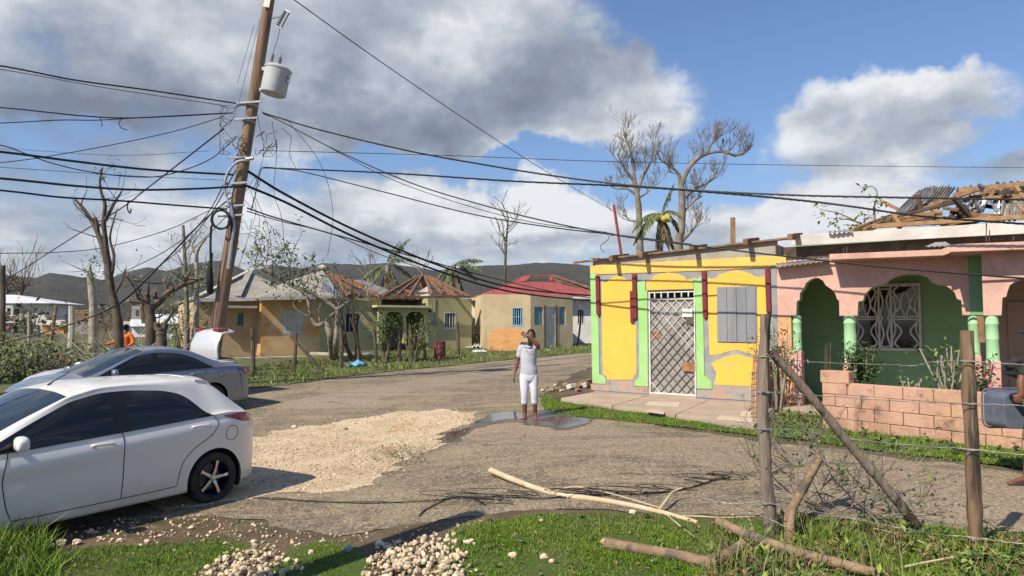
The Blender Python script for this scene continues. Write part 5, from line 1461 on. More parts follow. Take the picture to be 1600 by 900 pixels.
MB().span(xo0, xo0 + .2, .2, .9, -.5, zto).build('wall', M_TAN, hA.t)
MB().span(x0, xo1, 8, 8.2, -.5, zt).build('wall', M_TAN, hA.t)
MB().span(xo1 - .2, xo1, .2, 8, -.5, zto).build('wall', M_TAN, hA.t)
MB().span(x0 - .1, xo1 + 1, -.9, -.35, -.45, .02).build('path_edge', M_CONCW, hA.t)
def P3(zx, zy, d): return hA.p(*a3(zx, zy), d)
eL, eR = P3(15, 356, .4), P3(455, 350, .4); pk1 = P3(372, 180, 4.0)
eLb, eRb = Vector((eL.x, 8.6, eL.z)), Vector((eR.x + 2.4, 8.6, eL.z))
ridge2 = P3(545, 268, 3.4)
hA.tri('roof_plane', M_GREYROOF, [eL, P3(650, 348, .4), ridge2, pk1]); hA.tri('roof_plane', M_GREYROOF, [eLb, eL, pk1]); hA.tri('roof_plane', M_GREYROOF, [eRb, eLb, pk1])
hA.beam('ridge_cap', M_CONCW, eL + Vector((0, 0, .04)), pk1 + Vector((0, 0, .06)), .22, .06)
hA.beam('ridge_cap', M_GREYROOF, P3(290, 345, .4) + Vector((0, -.03, .05)), pk1 + Vector((0, 0, .06)), .3, .06)
f0, f1, pk2 = P3(428, 347, -.55), P3(940, 337, -.55), P3(832, 168, 3.2)
hA.tri('roof_plane', M_GREYROOF, [f0, f1, pk2]); hA.tri('roof_plane', M_GREYROOF, [Vector((f0.x, 7.4, f0.z)), f0, pk2])
hA.tri('roof_plane', M_ZINC, [P3(836, 178, 3.15), P3(826, 300, .0) , P3(942, 336, -.57), P3(850, 180, 3.2)])  # bright zinc colour paints in the lit right edge of this slope
hA.beam('fascia_board', M_WHITEWD, f0 + Vector((0, -.02, -.05)), f1 + Vector((0, -.02, -.05)), .04, .16)
hA.beam('fascia_board', M_WHITEWD, eL + Vector((0, -.02, -.05)), P3(432, 350, .4) + Vector((0, -.02, -.05)), .04, .16)
MB().blob(pk2 + Vector((0, 0, .08)), (.4, .3, .15), 2, .3, 1).build('ridge_patch', M_CONCW, hA.t)
# --- olive house, roof stripped to the rafters
OB = hA.F.W(xo1, 0, 0)
hB = House('olive_house', 'olive green house with its roof stripped to bare rafters and a twin arch porch', (OB.x, OB.y, g(OB.x, OB.y)), angA)
bx0, bx1, bzt, hs = hB.wall(500, 596, 464, 0, M_OLIVE, holes=[(539, 488, 561, 520)], zb=-.5)
hB.window(hs[0], 0, M_CONCW, M_PANE, 2)
cx0, cx1, czt, hs = hB.wall(668, 737, 466, -.4, M_OLIVE, holes=[(694, 488, 712, 513)], zb=-.5)
hB.window(hs[0], -.4, M_WHITEWD, M_PANE, 3)
MB().span(cx1 - .2, cx1, -.2, 7, -.5, czt).build('wall', M_OLIVE, hB.t)
MB().span(bx0, cx1, 7, 7.2, -.5, czt).build('wall', M_OLIVE, hB.t)
MB().span(bx1 - .2, cx0 + .2, 2.0, 2.2, -.5, czt).build('porch_back_wall', M_OLIVE, hB.t)
MB().span(bx1 - .2, bx1, .2, 2., -.5, czt).build('wall', M_OLIVE, hB.t)
MB().span(cx0, cx0 + .2, -.2, 2., -.5, czt).build('wall', M_OLIVE, hB.t)
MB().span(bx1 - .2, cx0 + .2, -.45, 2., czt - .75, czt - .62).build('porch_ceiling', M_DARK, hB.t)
def arch2(zx0, zx1):
    pts = [(zx0, 640), (zx0, 472), (zx0 + 18, 448), (zx0 + 34, 440), (zx1 - 34, 440), (zx1 - 18, 448), (zx1, 472), (zx1, 640)]
    return [(hB.p(*a4(a, b), -.5).x, hB.p(*a4(a, b), -.5).z) for a, b in pts]
lz = hB.p(*a4(200, 400), -.5).z
q1, q2 = arch2(170, 288), arch2(304, 426)
zbt = q1[0][1]
poly = [(q1[0][0] - .35, zbt), (q1[0][0] - .35, lz), (cx0 + .01, lz), (cx0 + .01, zbt)] + q2[::-1] + q1[::-1]
MB().prism(poly, -.5, -.3).build('porch_front', M_OLIVE, hB.t)
p0, p1 = hB.p(*a4(118, 402), -.8), hB.p(*a4(470, 405), -.8)
MB().span(p0.x, p1.x, -.8, -.1, p0.z - .05, p0.z + .06).build('canopy', mat('pale_yellow_slab', (.58, .52, .30)), hB.t)
mz = hB.p(*a4(487, 512), -.42)
MB().lathe([(.13, -.02), (.13, .04), (.08, .06)], (mz.x, -.42, mz.z), 14, Matrix.Rotation(R(90), 3, 'X')).build('meter', M_BLOCKGREY, hB.t)
MB().tube([(mz.x, -.42, mz.z + .1), (mz.x + .02, -.42, czt)], .03, 6).build('conduit', M_BLOCKGREY, hB.t)
def P4(zx, zy, d): return hB.p(*a4(zx, zy), d)
# rafters left over the first part
for a, b in (((850, 178, 3.2), (1200, 338, -.4)), ((852, 182, 3.2), (1075, 332, -.4)), ((930, 205, 3.2), (1100, 205 + 70, 1.6)), ((960, 235, 2.4), (1180, 325, .2)), ((900, 222, 2.4), (990, 225, 2.4)), ((880, 200, 3.0), (1000, 335, -.3)), ((1020, 280, 1.2), (1100, 290, 1.2)), ((1010, 285, 1.3), (1010, 335, -.3))):
    hB.beam('rafter', M_RAFTER, P3b(*a) if False else hB.p(*a3(a[0], a[1]), a[2]), hB.p(*a3(b[0], b[1]), b[2]), .09, .13)
hB.tri('roof_plane', M_GREYROOF, [hB.p(*a3(1000, 240), 4.5), hB.p(*a3(1210, 328), 4.), hB.p(*a3(1260, 300), 6.5), hB.p(*a3(1080, 232), 6.5)])
hB.beam('wall_plate', M_RAFTER, hB.p(*a3(945, 343), -.1), hB.p(*a3(1215, 343), -.1), .12, .10)
pkB = P4(413, 212, 3.0)
for a in ((150, 346, -.7), (715, 342, -.8), (250, 330, -.1), (322, 346, -.7), (628, 340, -.8), (540, 325, -.2), (470, 330, -.4)):
    hB.beam('rafter', M_RAFTER, pkB + Vector(((a[0] - 413) * .0012, -.05, 0)), P4(*a), .09, .14)
for a, b in (((268, 290, 1.2), (560, 288, 1.2)), ((345, 246, 2.2), (490, 246, 2.2)), ((212, 318, .4), (640, 316, .4))):
    hB.beam('purlin', M_RAFTER, P4(*a), P4(*b), .08, .07)
hB.beam('wall_plate', M_RAFTER, P4(128, 348, -.75), P4(718, 342, -.85), .14, .12)
hB.beam('king_post', M_RAFTER, P4(413, 208, 3.0), P4(418, 290, 3.0), .3, .12)
MB().span(cx1 - 4.9, cx1 - .15, .4, 6.5, czt - .12, czt - .04).build('ceiling', M_OLDWOOD, hB.t)
hB.tri('roof_sheet', M_ZINCOLD, [P4(560, 330, 2.), P4(640, 336, 2.), P4(600, 300, 3.4), P4(520, 280, 3.6)])
hB.tri('roof_sheet', M_OLDWOOD, [P4(240, 335, 2.), P4(320, 338, 2.2), P4(350, 300, 3.4), P4(290, 290, 3.4)])
hB.beam('rafter', M_RAFTER, P4(300, 300, .6), P4(390, 338, -.3), .08, .12)
hB.beam('rafter', M_RAFTER, P4(520, 262, 1.6), P4(590, 335, -.3), .08, .12)
q = [P4(352, 330, .3), P4(440, 275, 1.2), P4(478, 318, .8), P4(452, 356, -.3), P4(400, 340, .2)]
hB.tri('roof_sheet', M_CONCW, q)
# --- flat roofed cream house
angC = math.atan2(.15, 1.)
OC = at(754, 505, 36.3)
hC = House('cream_house', 'flat roofed cream house with a pale blue barred window and white door', (OC.x, OC.y, g(OC.x, OC.y)), angC)
x0, xc, zt, hs = hC.wall(754.5, 829, 460, 0, M_CREAM, holes=[(800, 480.5, 817, 509)], zb=-.4)
w = hC.window(hs[0], 0, M_BLUEFR, M_PANE, 4, 1)
C2 = hC.F.W(xc, 0, 0); F2 = Frame(C2, math.atan2(.6, .8))
wl = F2.px(895, 500).x; zt2 = zt - .06
def f2(px, py, d=0.): return F2.px(px, py, d)
def w2(x0, x1, y0, y1, z0, z1, nm, m, par=None, **k):
    return MB().span(x0, x1, y0, y1, z0, z1).xf(F2.M).build(nm, m, par or hC.t, world=True, **k)
da, dbb = f2(852, 505).x, f2(868.5, 505).x; dz = f2(860, 480).z - C2.z + 0
gz0 = C2.z
def rel(z): return z - gz0
dt = rel(f2(860, 479.5).z) + gz0
s1 = (f2(835, 500).x, f2(848.5, 500).x, f2(842, 508).z, f2(842, 479.5).z)
s2 = (f2(874, 500).x, f2(883.5, 500).x, f2(880, 507.5).z, f2(880, 479.5).z)
H2 = zt2 + hC.F.o.z - 0
zz = lambda z: z
def world_span(x0, x1, y0, y1, z0, z1, nm, m, par=None):
    mb = MB().span(x0, x1, y0, y1, z0, z1)
    mb.v = [tuple(F2.M @ Vector((a, b, 0)) + Vector((0, 0, c - F2.o.z + 0))) if False else tuple(F2.W(a, b, c)) for a, b, c in mb.v]
    return mb.build(nm, m, par or hC.t, world=True)
lt = zt2            # heights are local to the frames, both start at the same ground height
for a, b, z0, z1 in ((0, s1[0], -.4, lt), (s1[0], s1[1], s1[3], lt), (s1[0], s1[1], -.4, s1[2]), (s1[1], da, -.4, lt), (da, dbb, dt, lt), (dbb, s2[0], -.4, lt), (s2[0], s2[1], s2[3], lt), (s2[0], s2[1], -.4, s2[2]), (s2[1], wl, -.4, lt)):
    world_span(a, b, 0, .2, z0, z1, 'wall', M_CREAM)
world_span(da, dbb, .06, .10, -.1, dt, 'door', M_WHITEWD)
world_span(da - .08, da, -.03, .06, -.1, dt + .08, 'door_frame', M_OLDWOOD); world_span(dbb, dbb + .08, -.03, .06, -.1, dt + .08, 'door_frame', M_OLDWOOD)
for s_ in (s1, s2):
    world_span(s_[0], s_[1], .04, .07, s_[2], s_[3], 'shutter', M_TEAL)
world_span(0.2, wl + .5, -1.3, -.0, -.3, .02, 'path_edge', M_CONCW)
MB().span(x0, x0 + .2, .2, 5, -.4, zt).build('wall', M_CREAM, hC.t)
MB().plate([(x0 + .01, .05), (xc, .05), tuple((hC.F.I @ F2.W(wl - .05, .05, 0)).xy), tuple((hC.F.I @ F2.W(wl - .05, 4, 0)).xy), (x0 + .01, 5)], zt - .12, zt - .02).build('flat_roof', M_CONCW, hC.t)
world_span(wl - .2, wl, .2, 4, -.4, lt, 'wall', M_CREAM)
# --- red roofed house behind it
ORH = at(718, 505, 41.)
hD = House('red_roof_house', 'white walled house under a battered red hip roof with its ridge torn away', (ORH.x, ORH.y, g(ORH.x, ORH.y)), math.atan2(.08, 1))
x0, x1, zt, hs = hD.wall(719, 958, 466, 0, M_WHITEWALL, zb=-.5, holes=[(902, 483, 913, 506)])
hD.window(hs[0], 0, M_WHITEWD, M_PANE, 2, 1)
MB().span(x0, x0 + .2, .2, 8, -.5, zt).build('wall', M_WHITEWALL, hD.t); MB().span(x1 - .2, x1, .2, 8, -.5, zt).build('wall', M_WHITEWALL, hD.t)
MB().span(x0, x1, 8, 8.2, -.5, zt).build('wall', M_WHITEWALL, hD.t)
def P5(zx, zy, d): return hD.p(*a4(zx, zy), d)
E0, E1, R0, R1 = P5(700, 352, -.6), P5(1640, 340, -.6), P5(1050, 212, 4.2), P5(1245, 205, 4.2)
nS = 11
Rh0, Rh1 = P5(1010, 252, 3.2), P5(1225, 245, 3.2)
for k in range(nS):
    a, b = k / nS, (k + 1) / nS - .004
    def top(t):
        x = E0.x + (E1.x - E0.x) * t
        if x < Rh0.x: u = (x - E0.x) / (Rh0.x - E0.x); return E0.lerp(Rh0, u)
        if x > Rh1.x: u = (E1.x - x) / (E1.x - Rh1.x); return E1.lerp(Rh1, u)
        return Rh0.lerp(Rh1, (x - Rh0.x) / (Rh1.x - Rh0.x))
    e0, e1 = E0.lerp(E1, a), E0.lerp(E1, b); t0, t1 = top(a), top(b)
    if (t0 - e0).length < .05: pts = [e0, e1, t1]
    elif (t1 - e1).length < .05: pts = [e0, e1, t0]
    else: pts = [e0, e1, t1, t0]
    hD.tri('roof_sheet', M_REDROOF, [Vector(p_) + Vector((0, 0, .012 * (k % 2))) for p_ in pts], .03)
hD.tri('roof_sheet', M_REDROOF, [Vector((E0.x, 9, E0.z)), E0, Rh0, R0])
hD.tri('roof_sheet', M_REDROOF, [Rh0, P5(1070, 240, 3.5), P5(1110, 205, 4.2), R0])
hD.tri('roof_sheet', M_REDROOF, [P5(1215, 243, 3.2), P5(1240, 235, 3.3), P5(1245, 200, 4.3), P5(1228, 204, 4.2)])
hD.tri('roof_sheet', M_ZINCDARK, [P5(1060, 235, 4.6), P5(1225, 232, 4.6), P5(1215, 204, 5.), P5(1090, 204, 5.)])  # dark plane fills the torn ridge in place of the shaded attic
for a, b in (((1050, 212, 4.2), (1245, 204, 4.2)), ((1245, 205, 4.2), (1660, 345, 2.)), ((1260, 215, 4.4), (1480, 292, 3.)), ((1290, 232, 4.), (1500, 310, 3.)), ((1245, 222, 4.), (1300, 262, 3.))):
    hD.beam('rafter', M_RAFTER, P5(*a), P5(*b), .12, .14)
hD.beam('fascia_board', M_WHITEWD, E0 + Vector((0, -.03, -.06)), E1 + Vector((0, -.03, -.06)), .05, .14)

# ------------------------------------------------------------------ far left: houses beyond the wreckage
OW = at(0, 505, 108.)
hW = House('two_storey_house', 'distant two storey white house with arched balcony and pale hip roof', (OW.x, OW.y, -1.0), math.atan2(.12, 1))
x0, x1, zt, hs = hW.wall(-60, 73.5, 474, 0, M_WHITEWALL, zb=-.5, holes=[(38, 483, 43, 492), (51.5, 482, 54.5, 488), (63, 483, 67.5, 492)])
for h in hs: hW.window(h, 0, M_WHITEWD, M_PANE, 1)
MB().span(x1 - .3, x1, .2, 9, -.5, zt).build('wall', M_WHITEWALL, hW.t)
e0, e1 = hW.p(-75, 473.5, -1.), hW.p(79, 473.5, -1.)
pkW = hW.p(23, 460.5, 4.5)
rW0 = hW.p(-30, 460.5, 4.5)
M_PALEROOF = mat('pale_metal_roof', (.62, .63, .67), (.54, .55, .60), sc=.8, rough=.5, bump=.1)
hW.tri('roof_plane', M_PALEROOF, [e0, e1, hW.p(45, 463, 5.), pkW, rW0]); hW.tri('roof_plane', M_PALEROOF, [e1, Vector((e1.x, 10, e1.z)), hW.p(45, 463, 5.)])
b0, b1 = hW.p(-40, 492.5, -1.6), hW.p(31.5, 502, -1.6)
MB().span(b0.x, b1.x, -1.7, 0, b1.z - .25, b1.z).build('balcony_slab', M_WHITEWD, hW.t)
for k in range(16):
    x = b0.x + (b1.x - b0.x) * k / 15
    MB().span(x - .06, x + .06, -1.66, -1.56, b1.z, b0.z - .12).build('baluster', M_WHITEWD, hW.t)
MB().span(b0.x, b1.x, -1.7, -1.5, b0.z - .12, b0.z).build('handrail', M_WHITEWD, hW.t)
for px in (-6, 9.5, 19):
    a = hW.p(px, 478, -1.6)
    MB().span(a.x - .16, a.x + .16, -1.66, -1.4, b0.z - .1, a.z).build('column', M_WHITEWD, hW.t)
aL, aR = hW.p(-10, 478, -1.6), hW.p(21, 478, -1.6)
MB().span(aL.x, aR.x, -1.67, -1.39, aL.z - .35, aL.z + .1).build('balcony_beam', M_WHITEWD, hW.t)
MB().span(aL.x, aR.x, -.03, -.0, b0.z - 1, aL.z - .4).build('balcony_shade_panel', M_DARK, hW.t)  # dark panel, the balcony's shade put into its colour
a, b = hW.p(6, 506, -.06), hW.p(17, 519, -.06)
MB().span(a.x, b.x, -.06, 0, b.z, a.z).build('pink_panel', mat('rose_wall', (.58, .24, .25)), hW.t)
a, b = hW.p(20, 506, -.06), hW.p(27, 520, -.06)
MB().span(a.x, b.x, -.06, 0, b.z, a.z).build('doorway_shade_panel', M_DARK, hW.t)  # dark panel in place of the shaded door opening
def shack(name, label, px0, px1, yeave, ypeak, Y, mw, mr, win=None, group=None, zb=-1.2):
    o = at(px0, 505, Y)
    h = House(name, label, (o.x, o.y, g(o.x, o.y)), math.atan2(.15, 1), group=group)
    x0, x1, zt, hs = h.wall(px0, px1, yeave, 0, mw, zb=-.6, holes=[win] if win else ())
    for q in hs: h.window(q, 0, M_WHITEWD, M_PANE, 1)
    for x in (x0, x1 - .15): MB().span(x, x + .15, .2, 4, -.6, zt).build('wall', mw, h.t)
    a, b = h.p(px0 - 3, yeave + .5, -.4), h.p(px1 + 3, yeave + .5, -.4); c, d = h.p(px1 + 2, ypeak, 2.5), h.p(px0 - 2, ypeak, 2.5)
    n = 5
    for k in range(n):
        h.tri('roof_sheet', mr, [a.lerp(b, k / n), a.lerp(b, (k + 1) / n - .01), d.lerp(c, (k + 1) / n - .01), d.lerp(c, k / n)], .05)
    h.tri('roof_sheet', mr, [d, c, Vector((b.x, 5, b.z)), Vector((a.x, 5, a.z))], .05)
    return h
shack('orange_cabin', 'small orange cabin with white window bars beyond the fence posts', 66, 100, 507, 500, 85, M_ORANGEW, M_CONCW, (76, 512, 81, 517))
shack('zinc_shack', 'white shack with a bright zinc roof behind the tree stumps', 206, 232, 509, 499, 58, M_WHITEWALL, M_SHEETW)
shack('zinc_shack', 'long low shack with torn zinc roof nearer the tan house', 240, 292, 505, 491, 50, M_WHITEWALL, M_SHEETW)
shack('white_shed', 'small white shed behind the orange clad person', 180, 203, 507, 502, 64, M_WHITEWALL, M_CONCW)
hU = House('unfinished_house', 'unfinished grey block house with bare orange roof timbers', (at(118, 505, 75).x, 75, -1.), 0.1)
x0, x1, zt, _ = hU.wall(114, 140, 503, 0, M_BLOCKGREY, zb=-.5)
for k in range(5):
    y_ = 486 + k * 3.2
    hU.beam('roof_timber', M_NEWWOOD, hU.p(115 + k, y_, .5), hU.p(141, y_ - .6, .5), .16, .13)
for px in (120, 127, 135): hU.beam('roof_timber', M_NEWWOOD, hU.p(px, 484, .6), hU.p(px, 503, .6), .12, .12)
hV = House('block_ruin', 'roofless grey block ruin standing behind the forked broken tree', (at(206, 505, 68).x, 68, -1.), 0.1)
hV.wall(205, 228, 478, 0, M_BLOCKGREY, zb=-.5, holes=[(212, 484, 217, 494)])
# ------------------------------------------------------------------ leaning utility pole and its cables
M_POLE = mat('pole_timber', (.25, .165, .105), (.18, .12, .08), sc=5, bump=.7, bsc=30, streak=.10, stains=(((.13, .085, .055), 9, .56, .72, .08), ((.36, .26, .17), 5, .60, .76, .1)))
M_CABLE = mat('black_cable', (.014, .014, .016), rough=.55, bump=0)
M_CABLEG = mat('grey_cable', (.10, .10, .105), rough=.6, bump=0)
M_GALV = mat('galvanised_steel', (.42, .43, .44), (.34, .35, .35), sc=8, rough=.45, metal=.6, bump=.1)
M_TRANS = mat('transformer_paint', (.46, .48, .48), (.40, .42, .42), sc=3, rough=.45, bump=.1, stains=(((.26, .20, .14), 4, .66, .76, .3),))
M_PORC = mat('grey_porcelain', (.20, .205, .22), rough=.25, bump=0)
M_CONDUIT = mat('grey_conduit', (.46, .48, .50), rough=.5, bump=.1)
YP = 19.5
def ax(py): return 420 - 85 * py / 520
pb_ = at(ax(590), 590, YP); pb_.z = g(pb_.x, pb_.y) - .3
pt_ = at(ax(-70), -70, YP)
pole = thing('utility_pole', 'leaning wooden utility pole with a hanging grey transformer and tangled wires', 'utility pole', (pb_.x, pb_.y, pb_.z + .3))
def PW(mb, nm, m, par=pole, **k): return mb.build(nm, m, par, world=True, **k)
def atp(px, py, dy=0.): return at(px, py, YP + dy)
n = 14
PW(MB().tube([pb_.lerp(pt_, i / n) + Vector((.015 * mnoise.noise(Vector((i * .7, 1, 1))), 0, 0)) for i in range(n + 1)], [.195 - .05 * i / n for i in range(n + 1)], 16), 'pole_shaft', M_POLE, smooth=True)
ctr = at(431, 126, YP - .15)
tilt = Matrix.Rotation(R(11), 3, 'Y')
body = PW(MB().lathe([(.02, -.43), (.30, -.425), (.35, -.40), (.36, -.36), (.365, .30), (.385, .31), (.385, .35), (.36, .36), (.30, .42), (.1, .45), (.01, .455)], ctr, 28, tilt), 'transformer', M_TRANS, smooth=True)
for a, z, r_, h_ in ((.15, .42, .055, .30), (-.08, .42, .05, .28)):
    base = ctr + tilt @ Vector((-.12 + a * .6, -.08 + a, z))
    prof = []
    for i in range(6): prof += [(r_ * .55, i * h_ / 6), (r_, i * h_ / 6 + .015), (r_ * .55, i * h_ / 6 + .03)]
    prof += [(.015, h_), (.012, h_ + .08)]
    MB().lathe(prof, base, 12, tilt).build('bushing', M_PORC, body, world=False) if False else PW(MB().lathe(prof, base, 12, tilt), 'bushing', M_PORC)
PW(MB().beam(at(404, 107, YP), at(418, 109, YP - .1), .09, .10), 'transformer_bracket', M_GALV, bevel=.01)
PW(MB().beam(at(402, 140, YP), at(414, 142, YP - .1), .09, .10), 'transformer_bracket', M_GALV, bevel=.01)
for dx in (40, 0):
    c = ctr + tilt @ Vector((.36, -.12, .12 - dx * .003))
    PW(MB().tube([c, c + tilt @ Vector((.10, -.03, 0))], [.035, .02], 8), 'terminal', M_PORC)
# cutout fuse
PW(MB().beam(at(424, 28, YP), at(440, 25, YP - .3), .05, .05), 'cutout_arm', M_GALV)
cu = at(440, 28, YP - .35)
M3 = Matrix.Rotation(R(28), 3, 'Y')
prof = []
for i in range(7): prof += [(.035, -.24 + i * .07), (.065, -.225 + i * .07), (.035, -.20 + i * .07)]
PW(MB().lathe(prof, cu, 12, M3), 'cutout_insulator', M_PORC)
PW(MB().tube([cu + M3 @ Vector((.13, 0, -.26)), cu + M3 @ Vector((.12, 0, .24))], .022, 8), 'fuse_tube', M_CABLEG)
PW(MB().beam(cu + M3 @ Vector((-.02, 0, -.25)), cu + M3 @ Vector((.16, 0, -.27)), .03, .04), 'fuse_clip', M_GALV)
PW(MB().beam(cu + M3 @ Vector((-.02, 0, .26)), cu + M3 @ Vector((.16, 0, .25)), .03, .04), 'fuse_clip', M_GALV)
PW(MB().tube(curve([cu + M3 @ Vector((.1, 0, -.27)), at(434, 60, YP - .3), ctr + Vector((-.1, 0, .8))]), .008, 5), 'jumper_wire', M_CABLE)
PW(MB().span(-.09, .09, -.02, .0, -.12, .12).xf(Matrix.Translation(at(417, 5, YP - .2)) @ Matrix.Rotation(R(9), 4, 'Y')), 'pole_tag', M_PAPER)
# conduit loop, coil, hanging splice
PW(MB().tube(curve([at(p[0], p[1], YP - p[2]) for p in ((390, 250, .25), (371, 253, .3), (357, 268, .3), (351, 285, .3), (352, 303, .28), (360, 322, .25))]), .035, 10), 'conduit_loop', M_CONDUIT, smooth=True)
PW(MB().tube([at(384, 249, YP - .26), at(396, 247, YP - .26)], .05, 10), 'conduit_band', M_GALV)
coil = []
for k in range(2):
    coil += [at(344.5 + 14 * math.cos(a) + k, 343 + 14.5 * math.sin(a), YP - .35 - .03 * k - a * .004) for a in np.linspace(0, 2 * math.pi, 24, endpoint=False)]
coil = [at(331, 452, YP - .3), at(329, 400, YP - .32), at(330, 355, YP - .35)] + coil[9:] + [at(362, 350, YP - .3), at(361, 372, YP - .28), at(366, 380, YP - .25)]
PW(MB().tube(curve(coil, 3), .033, 8), 'cable_coil', M_CABLE, smooth=True)
PW(MB().tube([at(331, 395, YP - .3), at(328.5, 415, YP - .3), at(328, 425, YP - .3), at(328, 455, YP - .3), at(328, 460, YP - .3)], [.035, .05, .085, .09, .03], 10), 'splice_case', M_CABLE, smooth=True)
PW(MB().tube([at(360, 318, YP - .26), at(366, 352, YP - .26), at(357, 420, YP - .27)], .05, 8), 'cable_guard', M_GALV)
for y_ in (165, 190, 250, 290, 325, 340):
    c = atp(ax(y_), y_)
    PW(MB().lathe([(.19, -.03), (.20, -.03), (.20, .03), (.19, .03)], c, 18, Matrix.Rotation(R(9), 3, 'Y')), 'band', M_GALV)
    PW(MB().beam(c + Vector((-.34, -.22, 0)), c + Vector((.36, -.22, .05)), .05, .05), 'cable_bracket', M_GALV)
rs = random.Random(3)
def squiggle(x0, x1, y0, y1, n, seed, r=.007):
    rs = random.Random(seed); pts = []
    x, y = rs.uniform(x0, x1), rs.uniform(y0, y1)
    for i in range(n):
        x = min(x1, max(x0, x + rs.uniform(-18, 18))); y = min(y1, max(y0, y + rs.uniform(-18, 20)))
        pts.append(at(x, y, YP - rs.uniform(.1, .6)))
    return MB().tube(curve(pts, 5), r, 4)
for i in range(9): PW(squiggle(344, 385, 165, 240, 9, i), 'loose_wire', M_CABLE)
for i in range(5): PW(squiggle(400, 432, 178, 245, 7, 20 + i), 'loose_wire', M_CABLE)
for i in range(6): PW(squiggle(355, 405, 270, 365, 8, 30 + i), 'loose_wire', M_CABLE)
for pts in (((425, 190), (432, 240), (428, 300), (440, 340), (445, 395)), ((402, 180), (412, 240), (398, 300), (420, 360), (428, 450)), ((368, 345), (372, 380), (360, 430), (352, 470)), ((440, 200), (455, 215), (452, 240), (462, 262)), ((392, 300), (400, 330), (385, 380), (372, 420)), ((447, 185), (500, 255), (520, 330), (512, 400))):
    PW(MB().tube(curve([at(a, b, YP - .4) for a, b in pts], 6), .007, 4), 'loose_wire', M_CABLE)
for a, b in (((397, 40), (371, 130)), ((406, 30), (372, 165))):
    PW(MB().tube([at(*a, YP - .1), at(*b, YP - .5)], .006, 4), 'stay_wire', M_CABLE)

def cable(label, pts, Y0, Y1, r, twist=0., m=None, grp='overhead cables'):
    """pts: photo points from the pole outwards, depth running from Y0 to Y1"""
    k = len(pts); L_ = [0.]
    for i in range(1, k): L_.append(L_[-1] + math.hypot(pts[i][0] - pts[i - 1][0], pts[i][1] - pts[i - 1][1]))
    # depth eased so that inverse depth runs evenly, as a straight span would
    P_ = [at(p[0], p[1], 1 / (1 / Y0 + (1 / Y1 - 1 / Y0) * (l / L_[-1]))) for p, l in zip(pts, L_)]
    c = curve(P_, 10)
    mb = MB()
    if twist:
        for ph in (0, 2.1, 4.2):
            cc = [p + Vector((0, math.cos(i * 1.1 + ph), math.sin(i * 1.1 + ph))) * r * .55 for i, p in enumerate(curve(c, 2))]
            mb.tube(cc, r * .58, 4)
    else: mb.tube(c, r, 6)
    return tag(mb.build('cable', m or M_CABLE, smooth=True), label, 'cable', grp)
Z = 2.1425
def zl(*p): return [(a / Z, b / Z) for a, b in p]
def zlr(*p): return zl(*p)[::-1]
def ext(p, px):                                   # carry the span on beyond the frame
    (x0, y0), (x1, y1) = p[-2], p[-1]
    return p + [(px, y1 + (y1 - y0) / (x1 - x0) * (px - x1) * .8)]
C_ = []
cable('twisted cable rising highest from the pole to the left edge', ext(zlr((0, 220), (250, 268), (500, 302), (830, 352)), -260), YP, 14., .020, 1)
cable('thin wire just under the highest twisted cable left of the pole', ext(zlr((0, 232), (360, 295), (740, 352)), -260), YP, 14.2, .009)
cable('ragged twisted cable left of the pole with frayed ends hanging off it', ext(zlr((0, 360), (150, 375), (280, 388), (420, 395), (600, 388), (780, 378)), -260), YP, 15., .017, 1)
cable('cable meeting the ragged twisted one left of the pole from below', ext(zlr((0, 412), (200, 402), (330, 402), (500, 392), (760, 378)), -260), YP, 15., .013)
cable('cable drooping left from the wire tangle towards the broken tree top', ext(zlr((0, 545), (170, 522), (400, 480), (600, 435), (750, 390)), -200), YP, 16., .012)
cable('upper thick black cable passing in front of the broken tree top', ext(zlr((0, 508), (250, 540), (500, 568), (780, 585)), -260), YP, 14., .031)
cable('loose twisted cable looping up again to the pole beside the broken tree top', ext(zlr((0, 485), (60, 505), (170, 545), (300, 575), (450, 592), (560, 585), (700, 535), (790, 460)), -260), YP, 14., .014, 1)
cable('middle thick black cable of the three running left from the pole', ext(zlr((0, 597), (250, 622), (450, 635), (650, 632), (830, 622)), -260), YP, 14., .031)
cable('lowest thick black cable of the three running left, with a short loose tail', ext(zlr((0, 637), (200, 660), (400, 672), (600, 688), (760, 700)), -260), YP, 14., .025)
cable('thin sagging wire from the pole to the left edge below the thick cables', ext(zlr((0, 848), (180, 845), (350, 828), (560, 770), (700, 705)), -200), YP, 17., .012)
cable('straight wire falling steeply from the pole towards the distant white house', [(350, 201), (233, 292), (187, 327), (117, 369), (37, 420), (-15, 452)], YP, 40., .022)
cable('black cable falling from the pole past the forked stump to the ground', [(372, 300), (320, 343), (255, 410), (199, 465), (159, 488), (87, 514), (0, 537), (-120, 560)], YP, 19., .022)
cable('wire falling left from the pole behind the forked stump, the upper one', [(375, 235), (320, 340), (262, 390), (196, 424)], YP, 34., .018)
cable('wire falling left from the pole behind the forked stump, the middle one', [(372, 260), (325, 340), (275, 395), (215, 440)], YP, 34., .018)
cable('short slack wire from the pole down to the thin bare trunks beside it', [(362, 330), (330, 362), (300, 395), (284, 440)], YP, 24., .012)
cable('hair thin wire crossing level left of the pole under the cable bundle', ext(zlr((0, 560), (380, 585), (760, 604)), -200), YP, 15., .007)
cable('hair thin level wire left of the pole behind the broken tree top', ext(zlr((50, 500), (400, 520), (700, 505)), -200), YP, 22., .007)
cable('cable from the pole crossing over the yellow building to the pink roof, upper one', [(410, 176), (500, 203), (640, 236), (760, 258), (860, 274), (960, 287), (1080, 297), (1240, 305), (1420, 309), (1600, 312), (1760, 314)], YP, 10.6, .020, 1)
